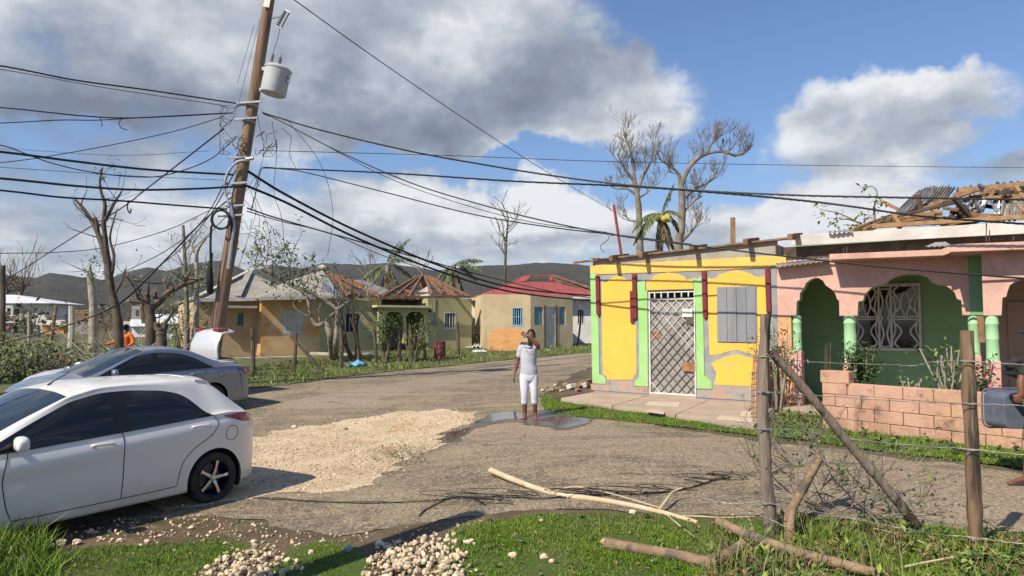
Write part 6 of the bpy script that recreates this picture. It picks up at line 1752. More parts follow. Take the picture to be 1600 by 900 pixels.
cable('cable from the pole crossing over the yellow building to the pink roof, lower one', [(410, 262), (600, 270), (800, 283), (980, 291), (1130, 302), (1260, 314), (1340, 324), (1440, 338), (1600, 350), (1760, 362)], YP, 10.2, .020, 1)
cable('fine wire running level across the sky behind the big bare trees', [(405, 235), (700, 243), (940, 252), (1240, 258), (1600, 262), (1760, 263)], YP, 30., .010)
cable('service cable drooping from the pole along the front of the yellow and pink houses', [(412, 178), (440, 190), (520, 232), (640, 285), (760, 322), (850, 345), (960, 367), (1080, 383), (1240, 402), (1400, 419), (1600, 435), (1760, 446)], YP, 10.8, .018)
cable('cable bowing from a hook right of the pole to the yellow building corner', [(392, 330), (400, 300), (405, 275), (412, 262), (440, 264), (480, 270), (600, 300), (740, 335), (860, 355), (980, 369), (1080, 382)], YP - .3, 14.2, .014)
cable('upper thick black cable swooping right from the pole along the far road', [(388, 268), (450, 306), (560, 362), (690, 416), (800, 449), (925, 462), (990, 466)], YP, 36., .038)
cable('lower thick black cable swooping right from the pole along the far road', [(385, 290), (450, 318), (560, 373), (690, 425), (800, 456), (925, 470), (990, 474)], YP, 36.5, .038)
cable('thinner cable sagging right beneath the two thick ones towards the red roof', [(386, 325), (440, 343), (560, 377), (650, 402), (760, 432), (860, 455), (925, 466)], YP, 38., .022)
cable('thin cable right of the pole dropping to the stripped roof of the olive house', [(386, 330), (440, 346), (520, 366), (600, 400), (680, 425)], YP, 38., .016)
cable('slack wire between the two right hand cables ending at the yellow wall plate', [(440, 190), (500, 222), (600, 275), (700, 312), (820, 345), (940, 362), (985, 372)], YP - .3, 17., .010)
cable('high tension wire running from above the frame down to the bare trees', [(420, -30), (460, 0), (600, 100), (740, 195), (860, 272), (960, 330), (1010, 352)], 17., 48., .014)
tail = MB().tube(curve([at(200, 316, 15.9), at(199, 325, 15.9), at(203, 333, 15.9), at(205, 326, 15.9)], 5), .016, 5).build('loose_wire', M_CABLE, pole, world=True)
for a in (((190, 184), (186, 193), (190, 200), (199, 203)), ((157, 184), (158, 190), (160, 196), (157, 197))):
    MB().tube(curve([at(p[0], p[1], 16.4) for p in a], 5), .01, 4).build('loose_wire', M_CABLE, pole, world=True)

# the pole outside the frame whose shadow lies across the foreground
tip = gp(738, 806); hp = 5.2
sb = Vector((tip.x - SUN_DIR.x / -SUN_DIR.z * hp, tip.y - SUN_DIR.y / -SUN_DIR.z * hp))
tag(MB().tube([(sb.x, sb.y, -.3), (sb.x, sb.y, hp + tip.z)], [.20, .16], 12).build('wooden_post', M_POLE, smooth=True), 'tall plain wooden post whose long shadow crosses the near grass and gravel', 'post')
# ------------------------------------------------------------------ trees and plants
M_BARK = mat('grey_bark', (.25, .215, .17), (.165, .14, .11), sc=4, bump=.8, bsc=30, stains=(((.34, .31, .26), 3, .56, .72), ((.10, .085, .065), 5, .6, .75)))
M_BARKPALE = mat('pale_bark', (.37, .33, .26), (.27, .23, .175), sc=3, bump=.6, bsc=30, stains=(((.18, .15, .115), 4, .60, .75),))
M_BARKDK = mat('dark_bark', (.125, .095, .068), (.075, .057, .041), sc=4, bump=.9, bsc=26, streak=.3, stains=(((.22, .18, .13), 5, .58, .74),))
M_RAW = mat('splintered_wood', (.50, .36, .20), (.40, .26, .13), sc=10, bump=.5)
M_LEAF = mat('green_leaf', (.075, .135, .028), (.115, .165, .040), sc=1.2, rough=.5, bump=0, spec=.4, island=.45)
M_LEAFY = mat('yellow_green_leaf', (.19, .22, .055), (.13, .18, .045), sc=1.2, rough=.55, bump=0, spec=.3, island=.4)
M_LEAFDK = mat('dark_green_leaf', (.042, .085, .022), (.06, .105, .03), sc=1.2, rough=.45, bump=0, spec=.4, island=.45)
M_DRY = mat('dry_leaf', (.24, .165, .085), (.17, .115, .06), sc=2, rough=.8, bump=0, island=.4)
M_STEM = mat('green_brown_stem', (.21, .19, .105), (.15, .125, .075), sc=5, bump=.3)
M_FROND = mat('palm_leaflet', (.085, .135, .045), (.13, .16, .06), sc=.8, rough=.5, bump=0, island=.4)
M_FRONDDRY = mat('dead_palm_leaflet', (.26, .20, .10), (.20, .15, .08), sc=.8, rough=.8, bump=0, island=.3)
M_COCO = mat('yellow_coconut', (.50, .40, .08), (.42, .36, .08), sc=4, bump=.1)
M_SCRUB = mat('brown_scrub', (.125, .10, .062), (.085, .082, .045), sc=.15, rough=1, bump=0, island=.5)

def twig(mb, p, d, ln, r, depth, rs, spread=.7, curl=.25, up=.15, n=5, kids=(2, 3), tips=None, minr=.004, sides=5, shrink=.62):
    pts = [Vector(p)]; d = Vector(d).normalized(); rr = [r]
    bend = Vector((rs.uniform(-1, 1), rs.uniform(-1, 1), rs.uniform(-.6, 1))) * curl
    for i in range(n):
        d = (d + bend / n + Vector((rs.uniform(-1, 1), rs.uniform(-1, 1), rs.uniform(-1, 1))) * .09 + Vector((0, 0, up / n))).normalized()
        pts.append(pts[-1] + d * ln / n); rr.append(max(minr, r * (1 - .55 * (i + 1) / n)))
    mb.tube(pts, rr, sides if depth > 1 else max(3, sides - 2), cap=True)
    if depth <= 0:
        if tips is not None: tips.append((pts[-1], d))
        return
    k = rs.randint(*kids)
    for j in range(k):
        t = rs.uniform(.35, 1.) if j else 1.
        i = min(n, max(1, int(round(t * n))))
        q = pts[i]; r2 = rr[i] * rs.uniform(.6, .85)
        a = Vector((rs.uniform(-1, 1), rs.uniform(-1, 1), rs.uniform(-.5, 1))).normalized()
        d2 = (d + a * spread).normalized()
        twig(mb, q, d2, ln * rs.uniform(shrink - .12, shrink + .12), max(minr, r2), depth - 1, rs, spread, curl, up, max(3, n - 1), kids, tips, minr, sides, shrink)
def leaves(mb, p, rad, n, ln, w, rs, droop=.3, flat=1.):
    p = Vector(p)
    for _ in range(n):
        o = Vector((rs.gauss(0, 1), rs.gauss(0, 1), rs.gauss(0, 1) * flat)) * rad * .5
        d = Vector((rs.uniform(-1, 1), rs.uniform(-1, 1), rs.uniform(-.7, .9) - droop))
        mb.leaf(p + o, d, (rs.uniform(-.5, .5), rs.uniform(-.5, .5), 1), ln * rs.uniform(.6, 1.2), w * rs.uniform(.6, 1.2))
def limb(mb, pts, r0, r1, sides=9, seg=5, knob=0., seed=0):
    c = curve(pts, seg); k = len(c)
    rr = [(r0 + (r1 - r0) * i / (k - 1)) * (1 + knob * mnoise.noise(Vector((i * .6, seed, 0)))) for i in range(k)]
    c = [p + Vector((1, .3, .2)) * (knob * .25 * r0 * mnoise.noise(Vector((i * .5, 3.1, seed)))) for i, p in enumerate(c)]
    mb.tube(c, rr, sides); return c
def tree(name, label, base, cat='tree', group=None):
    return thing(name, label, cat, (base.x, base.y, base.z), 0, group)
def pl(Y, *pts): return [at(p[0], p[1], Y + (p[2] if len(p) > 2 else 0)) for p in pts]

# --- two tall bare trees behind the yellow building
def big_bare(label, Y, trunk, limbs, r0, seed, m=M_BARK, tw=3, ln=.44):
    rs = random.Random(seed)
    tp = pl(Y, *trunk); b = tp[0].copy(); b.z = g(b.x, b.y)
    t = tree('bare_tree', label, b, group='bare trees behind the yellow building')
    mb = MB(); limb(mb, [b] + tp, r0, r0 * .6, 10, 5, .15, seed); mb.build('trunk', m, t, world=True, smooth=True)
    for (pts, ra, rb, nt) in limbs:
        mb = MB(); c = limb(mb, pl(Y, *pts), ra * .72, rb * .6, 7, 5, .12, seed)
        k = len(c)
        for i in range(nt):
            j = int(k * (.30 + .70 * i / nt)); j = min(k - 1, j)
            d = (c[min(j + 1, k - 1)] - c[max(j - 1, 0)]).normalized()
            a = Vector((rs.uniform(-1, 1), rs.uniform(-.8, .8), rs.uniform(-.2, 1.1)))
            twig(mb, c[j], (d * .5 + a).normalized(), ln * rs.uniform(.5, 1.1), .016, tw, rs, .75, .3, .3, 4, (2, 4), None, .0045, 5, .72)
        mb.build('branch', m, t, world=True, smooth=False)
    return t
big_bare('tall bare tree with a fanned crown left of the battered palm', 23., [(1000, 395), (999, 360), (998, 325), (995, 300)],
         [([(995, 300), (988, 280), (975, 262), (965, 240)], .10, .04, 12), ([(995, 300), (990, 270), (985, 235), (975, 212)], .10, .03, 12), ([(996, 300), (1005, 275), (1018, 250), (1020, 225)], .09, .03, 9),
          ([(996, 306), (980, 295), (965, 295), (955, 292)], .07, .03, 6), ([(1000, 345), (985, 345), (975, 335)], .05, .02, 5), ([(996, 310), (1012, 300), (1022, 285)], .06, .02, 6)], .14, 5)
big_bare('tall forked bare tree rising above the boarded window wall', 22., [(1060, 395), (1064, 360), (1066, 330), (1065, 300), (1064, 285)],
         [([(1064, 290), (1072, 270), (1085, 252), (1105, 240), (1130, 237), (1148, 244)], .13, .05, 16), ([(1064, 290), (1060, 272), (1050, 262), (1035, 252)], .10, .04, 12), ([(1066, 312), (1085, 296), (1105, 286), (1120, 275)], .08, .03, 11),
          ([(1066, 335), (1080, 318), (1098, 306)], .06, .025, 7), ([(1064, 378), (1078, 364), (1088, 350), (1092, 335)], .09, .03, 10), ([(1148, 244), (1160, 240), (1168, 235)], .05, .02, 6), ([(1105, 240), (1112, 225), (1120, 212)], .05, .02, 7)], .15, 6)

# --- palms
def frond(t, p, d, ln, droop, rs, m, dens=26, wid=.035, lw=.55, bare_=0.):
    rach = MB(); pts = [Vector(p)]; d = Vector(d).normalized()
    n = 12
    for i in range(n):
        d = (d + Vector((0, 0, -droop / n)) + Vector((rs.uniform(-.03, .03), rs.uniform(-.03, .03), 0))).normalized()
        pts.append(pts[-1] + d * ln / n)
    rach.tube(pts, [.035 * (1 - .85 * i / n) for i in range(n + 1)], 4)
    o = rach.build('frond', M_STEM, t, world=True)
    lf = MB(); c = curve(pts, 4); k = len(c)
    for i in range(int(dens)):
        u = .15 + .85 * i / dens
        if rs.random() < bare_: continue
        j = min(k - 2, int(u * (k - 1))); q = c[j]; dd = (c[j + 1] - q).normalized()
        sd = dd.cross(Vector((0, 0, 1)))
        if sd.length < .05: sd = Vector((1, 0, 0))
        sd.normalize()
        l = lw * math.sin(math.pi * min(1, .15 + .8 * u)) * rs.uniform(.8, 1.15)
        for s in (1, -1):
            e = (dd * .55 + sd * s * rs.uniform(.5, .9) + Vector((0, 0, -rs.uniform(.35, .9)))).normalized()
            lf.leaf(q, e, (0, 0, 1), l, wid)
    x = lf.build('leaflets', m, o, world=False) if False else lf
    me = x.build('leaflets', m, None)
    I = MATS[t.name].inverted(); me.data.transform(I); me.parent = o
    return o
def palm(label, Y, trunk, r0, fr, seed, nuts=0, group='storm battered palms'):
    rs = random.Random(seed); tp = pl(Y, *trunk); b = tp[0].copy(); b.z = g(b.x, b.y)
    t = tree('palm_tree', label, b, 'palm tree', group)
    mb = MB(); limb(mb, [b] + tp, r0, r0 * .75, 10, 6, .05, seed); mb.build('trunk', M_BARK, t, world=True, smooth=True)
    top = tp[-1]
    for (dx, dy, dz, ln, dr, dry) in fr:
        ln *= .68 if Y < 30 else 1.
        frond(t, top, (dx, dy, dz), ln, dr, rs, M_FRONDDRY if dry else M_FROND, 46, .07 * ln / 2.2, .30 * ln, .08)
    for i in range(nuts):
        a = i * 2.4
        MB().blob(top + Vector((math.cos(a) * .16, math.sin(a) * .16 - .1, -.08 - .05 * (i % 3))), .10, i, .1, 2).build('coconut', M_COCO, t, world=True, smooth=True)
    return t
palm('battered palm with yellow coconuts between the two tall bare trees', 20.5, [(1030, 400), (1032, 360), (1034, 335)], .13,
     [(.25, 0, 1., 1.5, .9, 0), (.5, -.3, .5, 1.2, 2.2, 0), (.5, .2, .2, 1.3, 2.4, 0), (-.6, 0, .25, 1.7, 2.0, 0), (-.45, -.3, .1, 1.8, 2.0, 0), (-.7, .2, -.1, 1.9, 1.6, 0), (.1, -.3, -.6, 1.6, 1., 1), (.2, 0, -.8, 1.8, .6, 1), (-.1, -.2, -.8, 1.6, .6, 0), (.3, .1, -.7, 1.7, .7, 0), (0., .3, -.6, 1.5, .6, 1)], 4, 7)
palm('wind bent palm standing behind the olive house, left of the other one', 50., [(604, 455), (605, 430), (606, 415)], .26,
     [(.35, 0, 1., 2.6, 1.0, 0), (.55, -.2, .7, 2.6, 1.6, 0), (.7, .2, .2, 2.4, 1.6, 0), (-.6, 0, .1, 2.6, 1.6, 0), (-.5, -.3, -.2, 2.6, 1.4, 0), (.15, -.3, -.8, 2.6, .5, 1), (-.15, -.2, -.9, 2.6, .5, 1), (.4, 0, -.5, 2.6, .8, 0), (0, 0, -1, 2.8, .3, 1), (.2, .3, .9, 2.4, .8, 0)], 5)
palm('wind bent palm standing behind the olive house, right of the other one', 50., [(707, 455), (709, 430), (709, 414)], .25,
     [(.7, 0, .55, 2.3, 1.1, 0), (.8, -.2, .35, 2.4, 1.3, 0), (.6, .2, .1, 2.2, 1.6, 0), (-.45, 0, -.1, 2.2, 1.4, 0), (-.3, -.3, -.4, 2.4, 1., 0), (.1, -.3, -.9, 2.3, .4, 1), (-.1, 0, -1, 2.2, .3, 1), (.3, 0, -.7, 2.4, .6, 0)], 8)

# --- bare trees in the middle distance
def small_bare(label, Y, trunk, r0, seed, ln, nt, tw=2, m=M_BARK, name='bare_tree', group=None, up=.3):
    rs = random.Random(seed); tp = pl(Y, *trunk); b = tp[0].copy(); b.z = g(b.x, b.y)
    t = tree(name, label, b, group=group)
    mb = MB(); c = limb(mb, [b] + tp, r0, r0 * .35, 8, 5, .12, seed); mb.build('trunk', m, t, world=True, smooth=True)
    mb = MB(); k = len(c)
    for i in range(nt):
        j = int(k * (.45 + .55 * i / nt)); j = min(k - 1, j)
        twig(mb, c[j], (rs.uniform(-1, 1), rs.uniform(-1, 1), rs.uniform(.1, 1.1)), ln * rs.uniform(.6, 1.1), r0 * .3, tw, rs, .7, .35, up, 4, (2, 3), None, .012 * Y / 40, 4)
    mb.build('branch', m, t, world=True)
    return t
small_bare('bare twiggy tree rising behind the red roof', 62., [(789, 440), (790, 400), (792, 365), (794, 340)], .17, 12, 1.9, 13, 2, M_BARKDK)
small_bare('spindly tree with a few twigs behind the stripped rafters', 55., [(660, 440), (661, 425), (663, 412)], .12, 13, 1.2, 6, 2)
small_bare('low bare tree left of the wind bent palms behind the grey roof', 60., [(575, 450), (577, 432), (580, 420)], .14, 14, 1.6, 8, 2)

# --- broken trees on the left
def broken(name, label, Y, trunk, r0, r1, limbs, m=M_BARKDK, seed=0, raw=True, leafpts=(), twn=4, lm=M_LEAF):
    rs = random.Random(seed); tp = pl(Y, *trunk); b = tp[0].copy(); b.z = g(b.x, b.y) - .1
    t = tree(name, label, b)
    mb = MB(); limb(mb, [b] + tp, r0, r1, 11, 6, .22, seed); mb.build('trunk', m, t, world=True, smooth=True)
    lf = MB()
    for (pts, ra, rb, nt) in limbs:
        mb = MB(); c = limb(mb, pl(Y, *pts), ra, rb, 7, 5, .22, seed + 1); k = len(c); tips = []
        for i in range(nt):
            j = min(k - 1, int(k * (.25 + .75 * i / nt)))
            twig(mb, c[j], (rs.uniform(-1, 1), rs.uniform(-1, 1), rs.uniform(-.2, 1.)), rs.uniform(.35, .9), max(.012, rb * .6), 1, rs, .8, .5, .2, 4, (1, 3), tips, .007, 4)
        mb.build('branch', m, t, world=True, smooth=True)
        if raw:
            d = (c[-1] - c[-2]).normalized(); s = MB()
            for q in range(4):
                o = Vector((rs.uniform(-1, 1), rs.uniform(-1, 1), 0)) * rb * .6
                s.tube([c[-1] + o - d * .03, c[-1] + o + d * rs.uniform(.05, .16)], [rb * .55, .004], 4)
            s.build('broken_end', M_RAW, t, world=True)
        for tp_, d_ in tips:
            if rs.random() < .45: leaves(lf, tp_, .14, 4, .11, .05, rs)
    for px, py, rad, n in leafpts: leaves(lf, at(px, py, Y), rad, n, .14, .065, rs)
    if lf.v:
        o = lf.build('foliage', lm, t, world=True)
    return t
broken('broken_tree', 'tall forked tree stripped of leaves with snapped pale branch ends, far left', 22., [(186, 525), (182, 490), (172, 445), (168, 410), (164, 395)], .15, .11,
       [([(164, 397), (156, 372), (146, 350), (132, 328), (118, 312)], .10, .04, 5), ([(152, 362), (151, 350), (148, 340)], .08, .06, 0), ([(167, 400), (164, 370), (162, 345), (164, 320), (158, 300), (156, 282), (160, 262)], .09, .025, 7),
        ([(164, 345), (172, 330), (180, 315), (190, 300)], .07, .025, 5), ([(168, 405), (174, 430), (178, 400), (172, 370), (182, 330)], .07, .02, 5), ([(178, 460), (190, 440), (196, 420)], .05, .02, 4)], seed=31,
       leafpts=[(153, 415, .45, 40), (146, 410, .3, 24), (140, 428, .2, 14), (174, 256, .3, 14), (160, 270, .25, 10), (180, 470, .5, 22)])
broken('tree_stump', 'thick forked stump with splintered top and one long bare limb to the right', 21., [(236, 525), (235, 500), (233, 478)], .175, .15,
       [([(233, 482), (228, 472), (212, 470), (204, 470)], .10, .08, 3), ([(236, 480), (250, 470), (262, 458), (275, 450), (290, 444), (302, 440), (318, 434)], .12, .045, 8), ([(232, 478), (229, 465), (230, 460)], .10, .08, 2),
        ([(243, 470), (242, 460), (243, 456)], .07, .05, 1), ([(262, 456), (258, 446), (256, 440)], .07, .04, 3), ([(226, 505), (224, 490), (222, 476)], .09, .07, 1), ([(248, 510), (262, 500), (270, 485), (268, 478)], .06, .03, 3), ([(286, 446), (294, 430), (300, 420)], .06, .02, 5)], seed=33,
       leafpts=[(296, 432, .5, 60), (310, 448, .4, 36), (318, 436, .35, 26)], lm=M_LEAFY)
broken('tree_stump', 'thick dark stump hung with strips of bark just behind the saloon roof', 20.6, [(252, 535), (252, 520), (251, 512)], .16, .145, [([(246, 515), (245, 508), (246, 504)], .1, .08, 0), ([(256, 515), (258, 508), (257, 503)], .1, .08, 0)], seed=35, raw=True)
broken('thin_tree', 'thin broken trunk standing left of the pole, the taller of two', 25., [(292, 520), (291, 460), (289, 410), (286, 352)], .12, .05, [([(290, 430), (284, 412), (278, 398)], .04, .015, 4), ([(288, 395), (296, 380), (300, 366)], .04, .015, 4)], m=M_BARK, seed=37, leafpts=[(278, 380, .4, 18), (296, 470, .9, 60), (288, 495, .9, 50)])
broken('thin_tree', 'thin curved pale trunk close beside the pole', 24., [(306, 520), (307, 470), (308, 430), (307, 400), (312, 385), (322, 372)], .11, .04, [([(308, 400), (300, 385), (306, 372)], .04, .015, 4), ([(309, 440), (318, 420), (322, 400)], .03, .012, 4)], m=M_BARKPALE, seed=39, leafpts=[(304, 455, .8, 60), (318, 360, .4, 18), (300, 500, .9, 50)])
broken('thin_tree', 'pale snapped trunk with a hanging pole beside it, left of the tall forked tree', 30., [(146, 530), (146, 480), (142, 440), (141, 426)], .22, .12, [([(141, 428), (140, 420), (141, 416)], .08, .06, 1)], m=M_BARKPALE, seed=41, leafpts=[(152, 440, .8, 40)])
small_bare('brown leafless shrubby tree behind the distant white house', 118., [(30, 470), (34, 455), (38, 445)], .5, 15, 5., 11, 2, M_DRY)
small_bare('dry brown tree at the far left behind the post', 120., [(8, 470), (10, 455), (9, 440)], .5, 16, 5., 10, 2, M_DRY)

# --- small tree in front of the tan house: crooked, half fallen, still in leaf
def crooked():
    Y = 29.; rs = random.Random(51)
    b = gp(519, 560); t = tree('crooked_tree', 'crooked half fallen tree with sparse leaves in front of the orange stained wall', b)
    def q(*pts): return pl(Y, *pts)
    mb = MB(); limb(mb, [gp(520, 562)] + q((517, 530), (511, 508), (507, 503)), .17, .11, 9, 5, .2, 1); mb.build('trunk', M_BARK, t, world=True, smooth=True)
    mb = MB(); limb(mb, [gp(525, 562)] + q((524, 540), (526, 510), (528, 484)), .12, .08, 8, 5, .15, 2); mb.build('trunk', M_BARK, t, world=True, smooth=True)
    lf = MB()
    for pts, ra, rb, nt, lv in ([(507, 505), (494, 508), (485, 490), (481, 468), (470, 455), (455, 447), (440, 438)], .10, .04, 8, 1), ([(528, 484), (520, 478), (505, 468), (490, 460), (470, 452), (452, 442), (430, 432), (412, 424)], .09, .03, 12, 1), \
            ([(528, 484), (540, 474), (556, 468), (578, 470)], .06, .02, 6, 0), ([(507, 503), (516, 494), (528, 482), (532, 462), (530, 445)], .06, .02, 6, 1), ([(452, 442), (452, 420), (455, 405), (450, 385)], .04, .012, 8, 1), ([(430, 432), (415, 418), (402, 412), (392, 398)], .04, .012, 8, 1), \
            ([(500, 504), (498, 485), (504, 470)], .04, .012, 4, 0), ([(412, 424), (398, 418), (385, 392)], .03, .01, 6, 1), ([(556, 468), (570, 452), (590, 442)], .03, .01, 5, 0):
        mb = MB(); c = limb(mb, q(*pts), ra, rb, 7, 4, .15, 3); k = len(c); tips = []
        for i in range(nt):
            j = min(k - 1, int(k * (.3 + .7 * i / nt)))
            twig(mb, c[j], (rs.uniform(-1, 1), rs.uniform(-1, 1), rs.uniform(-.1, 1.)), rs.uniform(.5, 1.1), .022, 1, rs, .8, .4, .3, 4, (1, 2), tips, .010, 4)
        mb.build('branch', M_BARK, t, world=True, smooth=True)
        if lv:
            for p, d in tips: leaves(lf, p, .30, 8, .20, .10, rs)
    for px, py, r_, n in ((445, 440, .8, 60), (425, 432, .7, 44), (460, 430, .6, 34), (482, 452, .7, 40), (400, 408, .5, 22), (452, 395, .5, 22), (456, 382, .4, 14), (392, 396, .4, 16)):
        leaves(lf, at(px, py, Y), r_, n, .20, .10, rs)
    lf.build('foliage', M_LEAF, t, world=True)
crooked()
def shrub_tree(label, Y, px, py, seed):
    rs = random.Random(seed); b = gp(px, py)
    t = tree('dead_shrub', label, b, 'shrub'); mb = MB(); tips = []
    for k in range(5):
        twig(mb, b + Vector((rs.uniform(-.2, .2), 0, 0)), (rs.uniform(-.5, .5), rs.uniform(-.4, .4), 1), rs.uniform(1.4, 2.1), .08, 2, rs, .5, .4, .3, 5, (2, 3), tips, .016, 6)
    mb.build('stem', M_BARKDK, t, world=True, smooth=True)
    return t
shrub_tree('leafless many stemmed shrub below the barred window of the olive house', 30., 556, 566, 61)
def bush(name, label, px, py, w, h, n, seed, m, stems=9, lw=(.20, .10), leaf_lo=.35, Yd=0., stemm=None, cat='bush', sparse=1., grp=None, zoff=0.):
    rs = random.Random(seed); b = gp(px, py) if not isinstance(px, Vector) else px
    b = b + Vector((0, Yd, zoff)); t = tree(name, label, b, cat, grp); mb = MB(); lf = MB()
    for k in range(stems):
        a = rs.uniform(0, 6.28); l = h * rs.uniform(.65, 1.)
        d = Vector((math.cos(a) * w * .42 / h * rs.uniform(.3, 1.2), math.sin(a) * w * .42 / h * rs.uniform(.3, 1.), 1))
        pts = [b + Vector((math.cos(a) * w * .10, math.sin(a) * w * .10, 0))]; dd = d.normalized()
        for i in range(6):
            dd = (dd + Vector((rs.uniform(-.12, .12), rs.uniform(-.12, .12), .03))).normalized(); pts.append(pts[-1] + dd * l / 6)
        mb.tube(pts, [.014 * max(w, .8) * (1 - .6 * i / 6) + .004 for i in range(7)], 5)
        for i in range(1, 7):
            if i / 6 < leaf_lo: continue
            leaves(lf, pts[i], w * .26, int(n / stems / 4 * sparse), lw[0], lw[1], rs)
    mb.build('stem', stemm or M_STEM, t, world=True)
    if lf.v: lf.build('foliage', m, t, world=True)
    return t
bush('hedge_bush', 'dense green bush with bare stems in front of the twin arch porch', 601, 566, 1.2, 2.1, 900, 71, M_LEAFDK, 14, (.15, .08), .55)
bush('hedge_bush', 'yellowing fan of stems between the hedge bush and the red barrel', 645, 566, 1.5, 2.0, 360, 72, M_LEAFY, 20, (.16, .05), .4)
bush('wild_shrub', 'broken bush heaped beside the cream house corner', 745, 545, 1.3, 1.0, 160, 73, M_LEAFY, 12, (.2, .08), .2, 1.)
def dark_bush(label, px, py, w, h, n, seed, Y=None, m=M_LEAF, grp='wild shrubs at the far left'):
    p = gp(px, py) if Y is None else gz(at(px, 505, Y).x, Y)
    return bush('wild_shrub', label, p, 0, w, h, n, seed, m, 12, (.16, .09), .1, grp=grp)
lab = 'low wild shrub among the storm wreckage behind the two cars'
for i, (px, Y, w, h) in enumerate([(-15, 20, 2.2, 1.25), (20, 22, 2.2, 1.1), (52, 21, 2.2, .95), (85, 22, 2.2, .95), (112, 23, 2., .8), (40, 26, 2.4, 1.3), (88, 28, 2.4, 1.2), (125, 27, 2.2, 1.), (150, 25, 1.6, .8), (5, 30, 2.8, 1.5), (262, 24, 1.6, .9), (300, 23, 1.4, .8), (-60, 24, 3., 1.5)]):
    dark_bush(lab, px, 0, w, h * .85, 300, 80 + i, Y, (M_LEAF, M_LEAFY, M_LEAFDK, M_DRY)[i % 4])
dark_bush('tall dark bush left of the orange cabin', 48, 0, 3.2, 3.4, 520, 99, 60, M_LEAFDK, None)
dark_bush('green bush behind the thin trunks beside the tan house', 296, 0, 2.6, 2.2, 420, 98, 30, M_LEAF, None)

# --- plants by the pink house
def bp(px, py, dz=.6):                        # on the planting bed
    return BF.W(BF.px(px, py, .6).x, .6, .62)
bush('potted_shrub', 'tall leggy shrub with green tips by the left porch column', F.W(PO + .10, -.55, 0.05), 0, .75, 1.75, 420, 101, M_LEAF, 16, (.10, .045), .45, stemm=M_BARKPALE)
bush('hibiscus_bush', 'round dark green bush behind the block wall under the middle column', bp(1343, 590), 0, .62, .85, 620, 102, M_LEAFDK, 14, (.085, .05), .15)
bush('leggy_plant', 'sparse leggy plant in front of the green porch wall', bp(1480, 590), 0, .85, .85, 190, 103, M_LEAF, 12, (.10, .05), .3, stemm=M_BARKPALE)
bush('leggy_plant', 'low pale stalks with few leaves behind the block wall', bp(1420, 596), 0, .6, .32, 40, 104, M_LEAF, 8, (.08, .04), .3, stemm=M_BARKPALE)
bush('leggy_plant', 'small flowering plant beside the right porch column', bp(1535, 600), 0, .4, .62, 150, 105, M_LEAFDK, 8, (.09, .05), .2)
def flowers():
    rs = random.Random(7); b = bp(1534, 598)
    for i in range(3):
        c = b + Vector((rs.uniform(-.12, .12), -.22, .26 + .12 * i)); mb = MB()
        for k in range(5): mb.leaf(c, (math.cos(k * 1.256), -.5, math.sin(k * 1.256)), (0, -1, 0), .045, .035)
        tag(mb.build('flower', mat('pink_petal', (.62, .22, .28))), 'pink flower on the plant beside the right porch column', 'flower', 'pink flowers by the right porch column')
flowers()
pot = MB().lathe([(.10, 0), (.14, .16), (.15, .16), (.15, .19), (.12, .19)], bp(1534, 604) + Vector((.05, -.3, .0)), 14).build('flower_pot', mat('terracotta', (.38, .17, .09)), smooth=True)
tag(pot, 'small terracotta flower pot on the wall by the right porch column', 'flower pot')
# uprooted twigs sticking out of the torn roof
def rooftwig():
    rs = random.Random(9); t = thing('torn_branch', 'torn leafy branch caught in the open roof of the pink house', 'branch', F.W(PO + 1.7, .8, 3.75))
    def P(zx, zy): return F.W(*(F.px(1260 + zx / 4.706, 270 + zy / 4.706, .8)))
    lf = MB()
    for pts in ([(400, 380), (350, 350), (280, 315), (210, 290), (130, 275), (95, 265)], [(350, 350), (290, 340), (240, 345)], [(505, 350), (500, 290), (505, 220), (520, 160), (505, 115), (470, 98), (440, 110)], [(420, 370), (450, 330), (500, 340)], [(420, 385), (340, 385), (270, 382)]):
        MB().tube(curve([P(*p) for p in pts], 4), [.022 - .014 * i / (4 * (len(pts) - 1)) for i in range(4 * (len(pts) - 1) + 1)], 5).build('twig', M_BARK, t, world=True)
    for zx, zy, r_, n in ((95, 262, .16, 16), (110, 290, .14, 10), (235, 345, .18, 18), (215, 365, .14, 10), (390, 370, .2, 22), (415, 330, .16, 14), (350, 390, .14, 10), (500, 235, .18, 16), (520, 250, .14, 10), (445, 115, .12, 10), (540, 215, .1, 6)):
        leaves(lf, P(zx, zy), r_, n, .13, .06, rs)
    lf.build('foliage', M_LEAFY, t, world=True)
rooftwig()

# --- scrub beyond the houses, far off and countless
def scrub():
    rs = random.Random(77); mb = MB()
    for _ in range(2600):
        Y = rs.uniform(62, 330) if rs.random() < .75 else rs.uniform(50, 110)
        X = Y * rs.uniform(-.95, .95)
        if 55 < Y < 125 and -.80 < X / Y < -.60 and Y > 100: continue
        if Y < 112 and -.80 < X / Y < -.42 and rs.random() < .9: continue
        h = rs.uniform(1.2, 3.4) * (1. if Y < 150 else 1.3); w = h * rs.uniform(.6, 1.3); z = g(X, Y)
        for k in range(26):
            c = Vector((X + rs.gauss(0, w * .45), Y + rs.gauss(0, w * .3), z + h * rs.uniform(.1, 1) * .9))
            d = Vector((rs.uniform(-1, 1), rs.uniform(-.5, .5), rs.uniform(-.2, 1)))
            mb.leaf(c, d, (rs.uniform(-1, 1), -1, rs.uniform(-.4, 1)), h * rs.uniform(.10, .26), h * rs.uniform(.05, .16))
    tag(mb.build('distant_scrub', M_SCRUB), kind='stuff')
scrub()
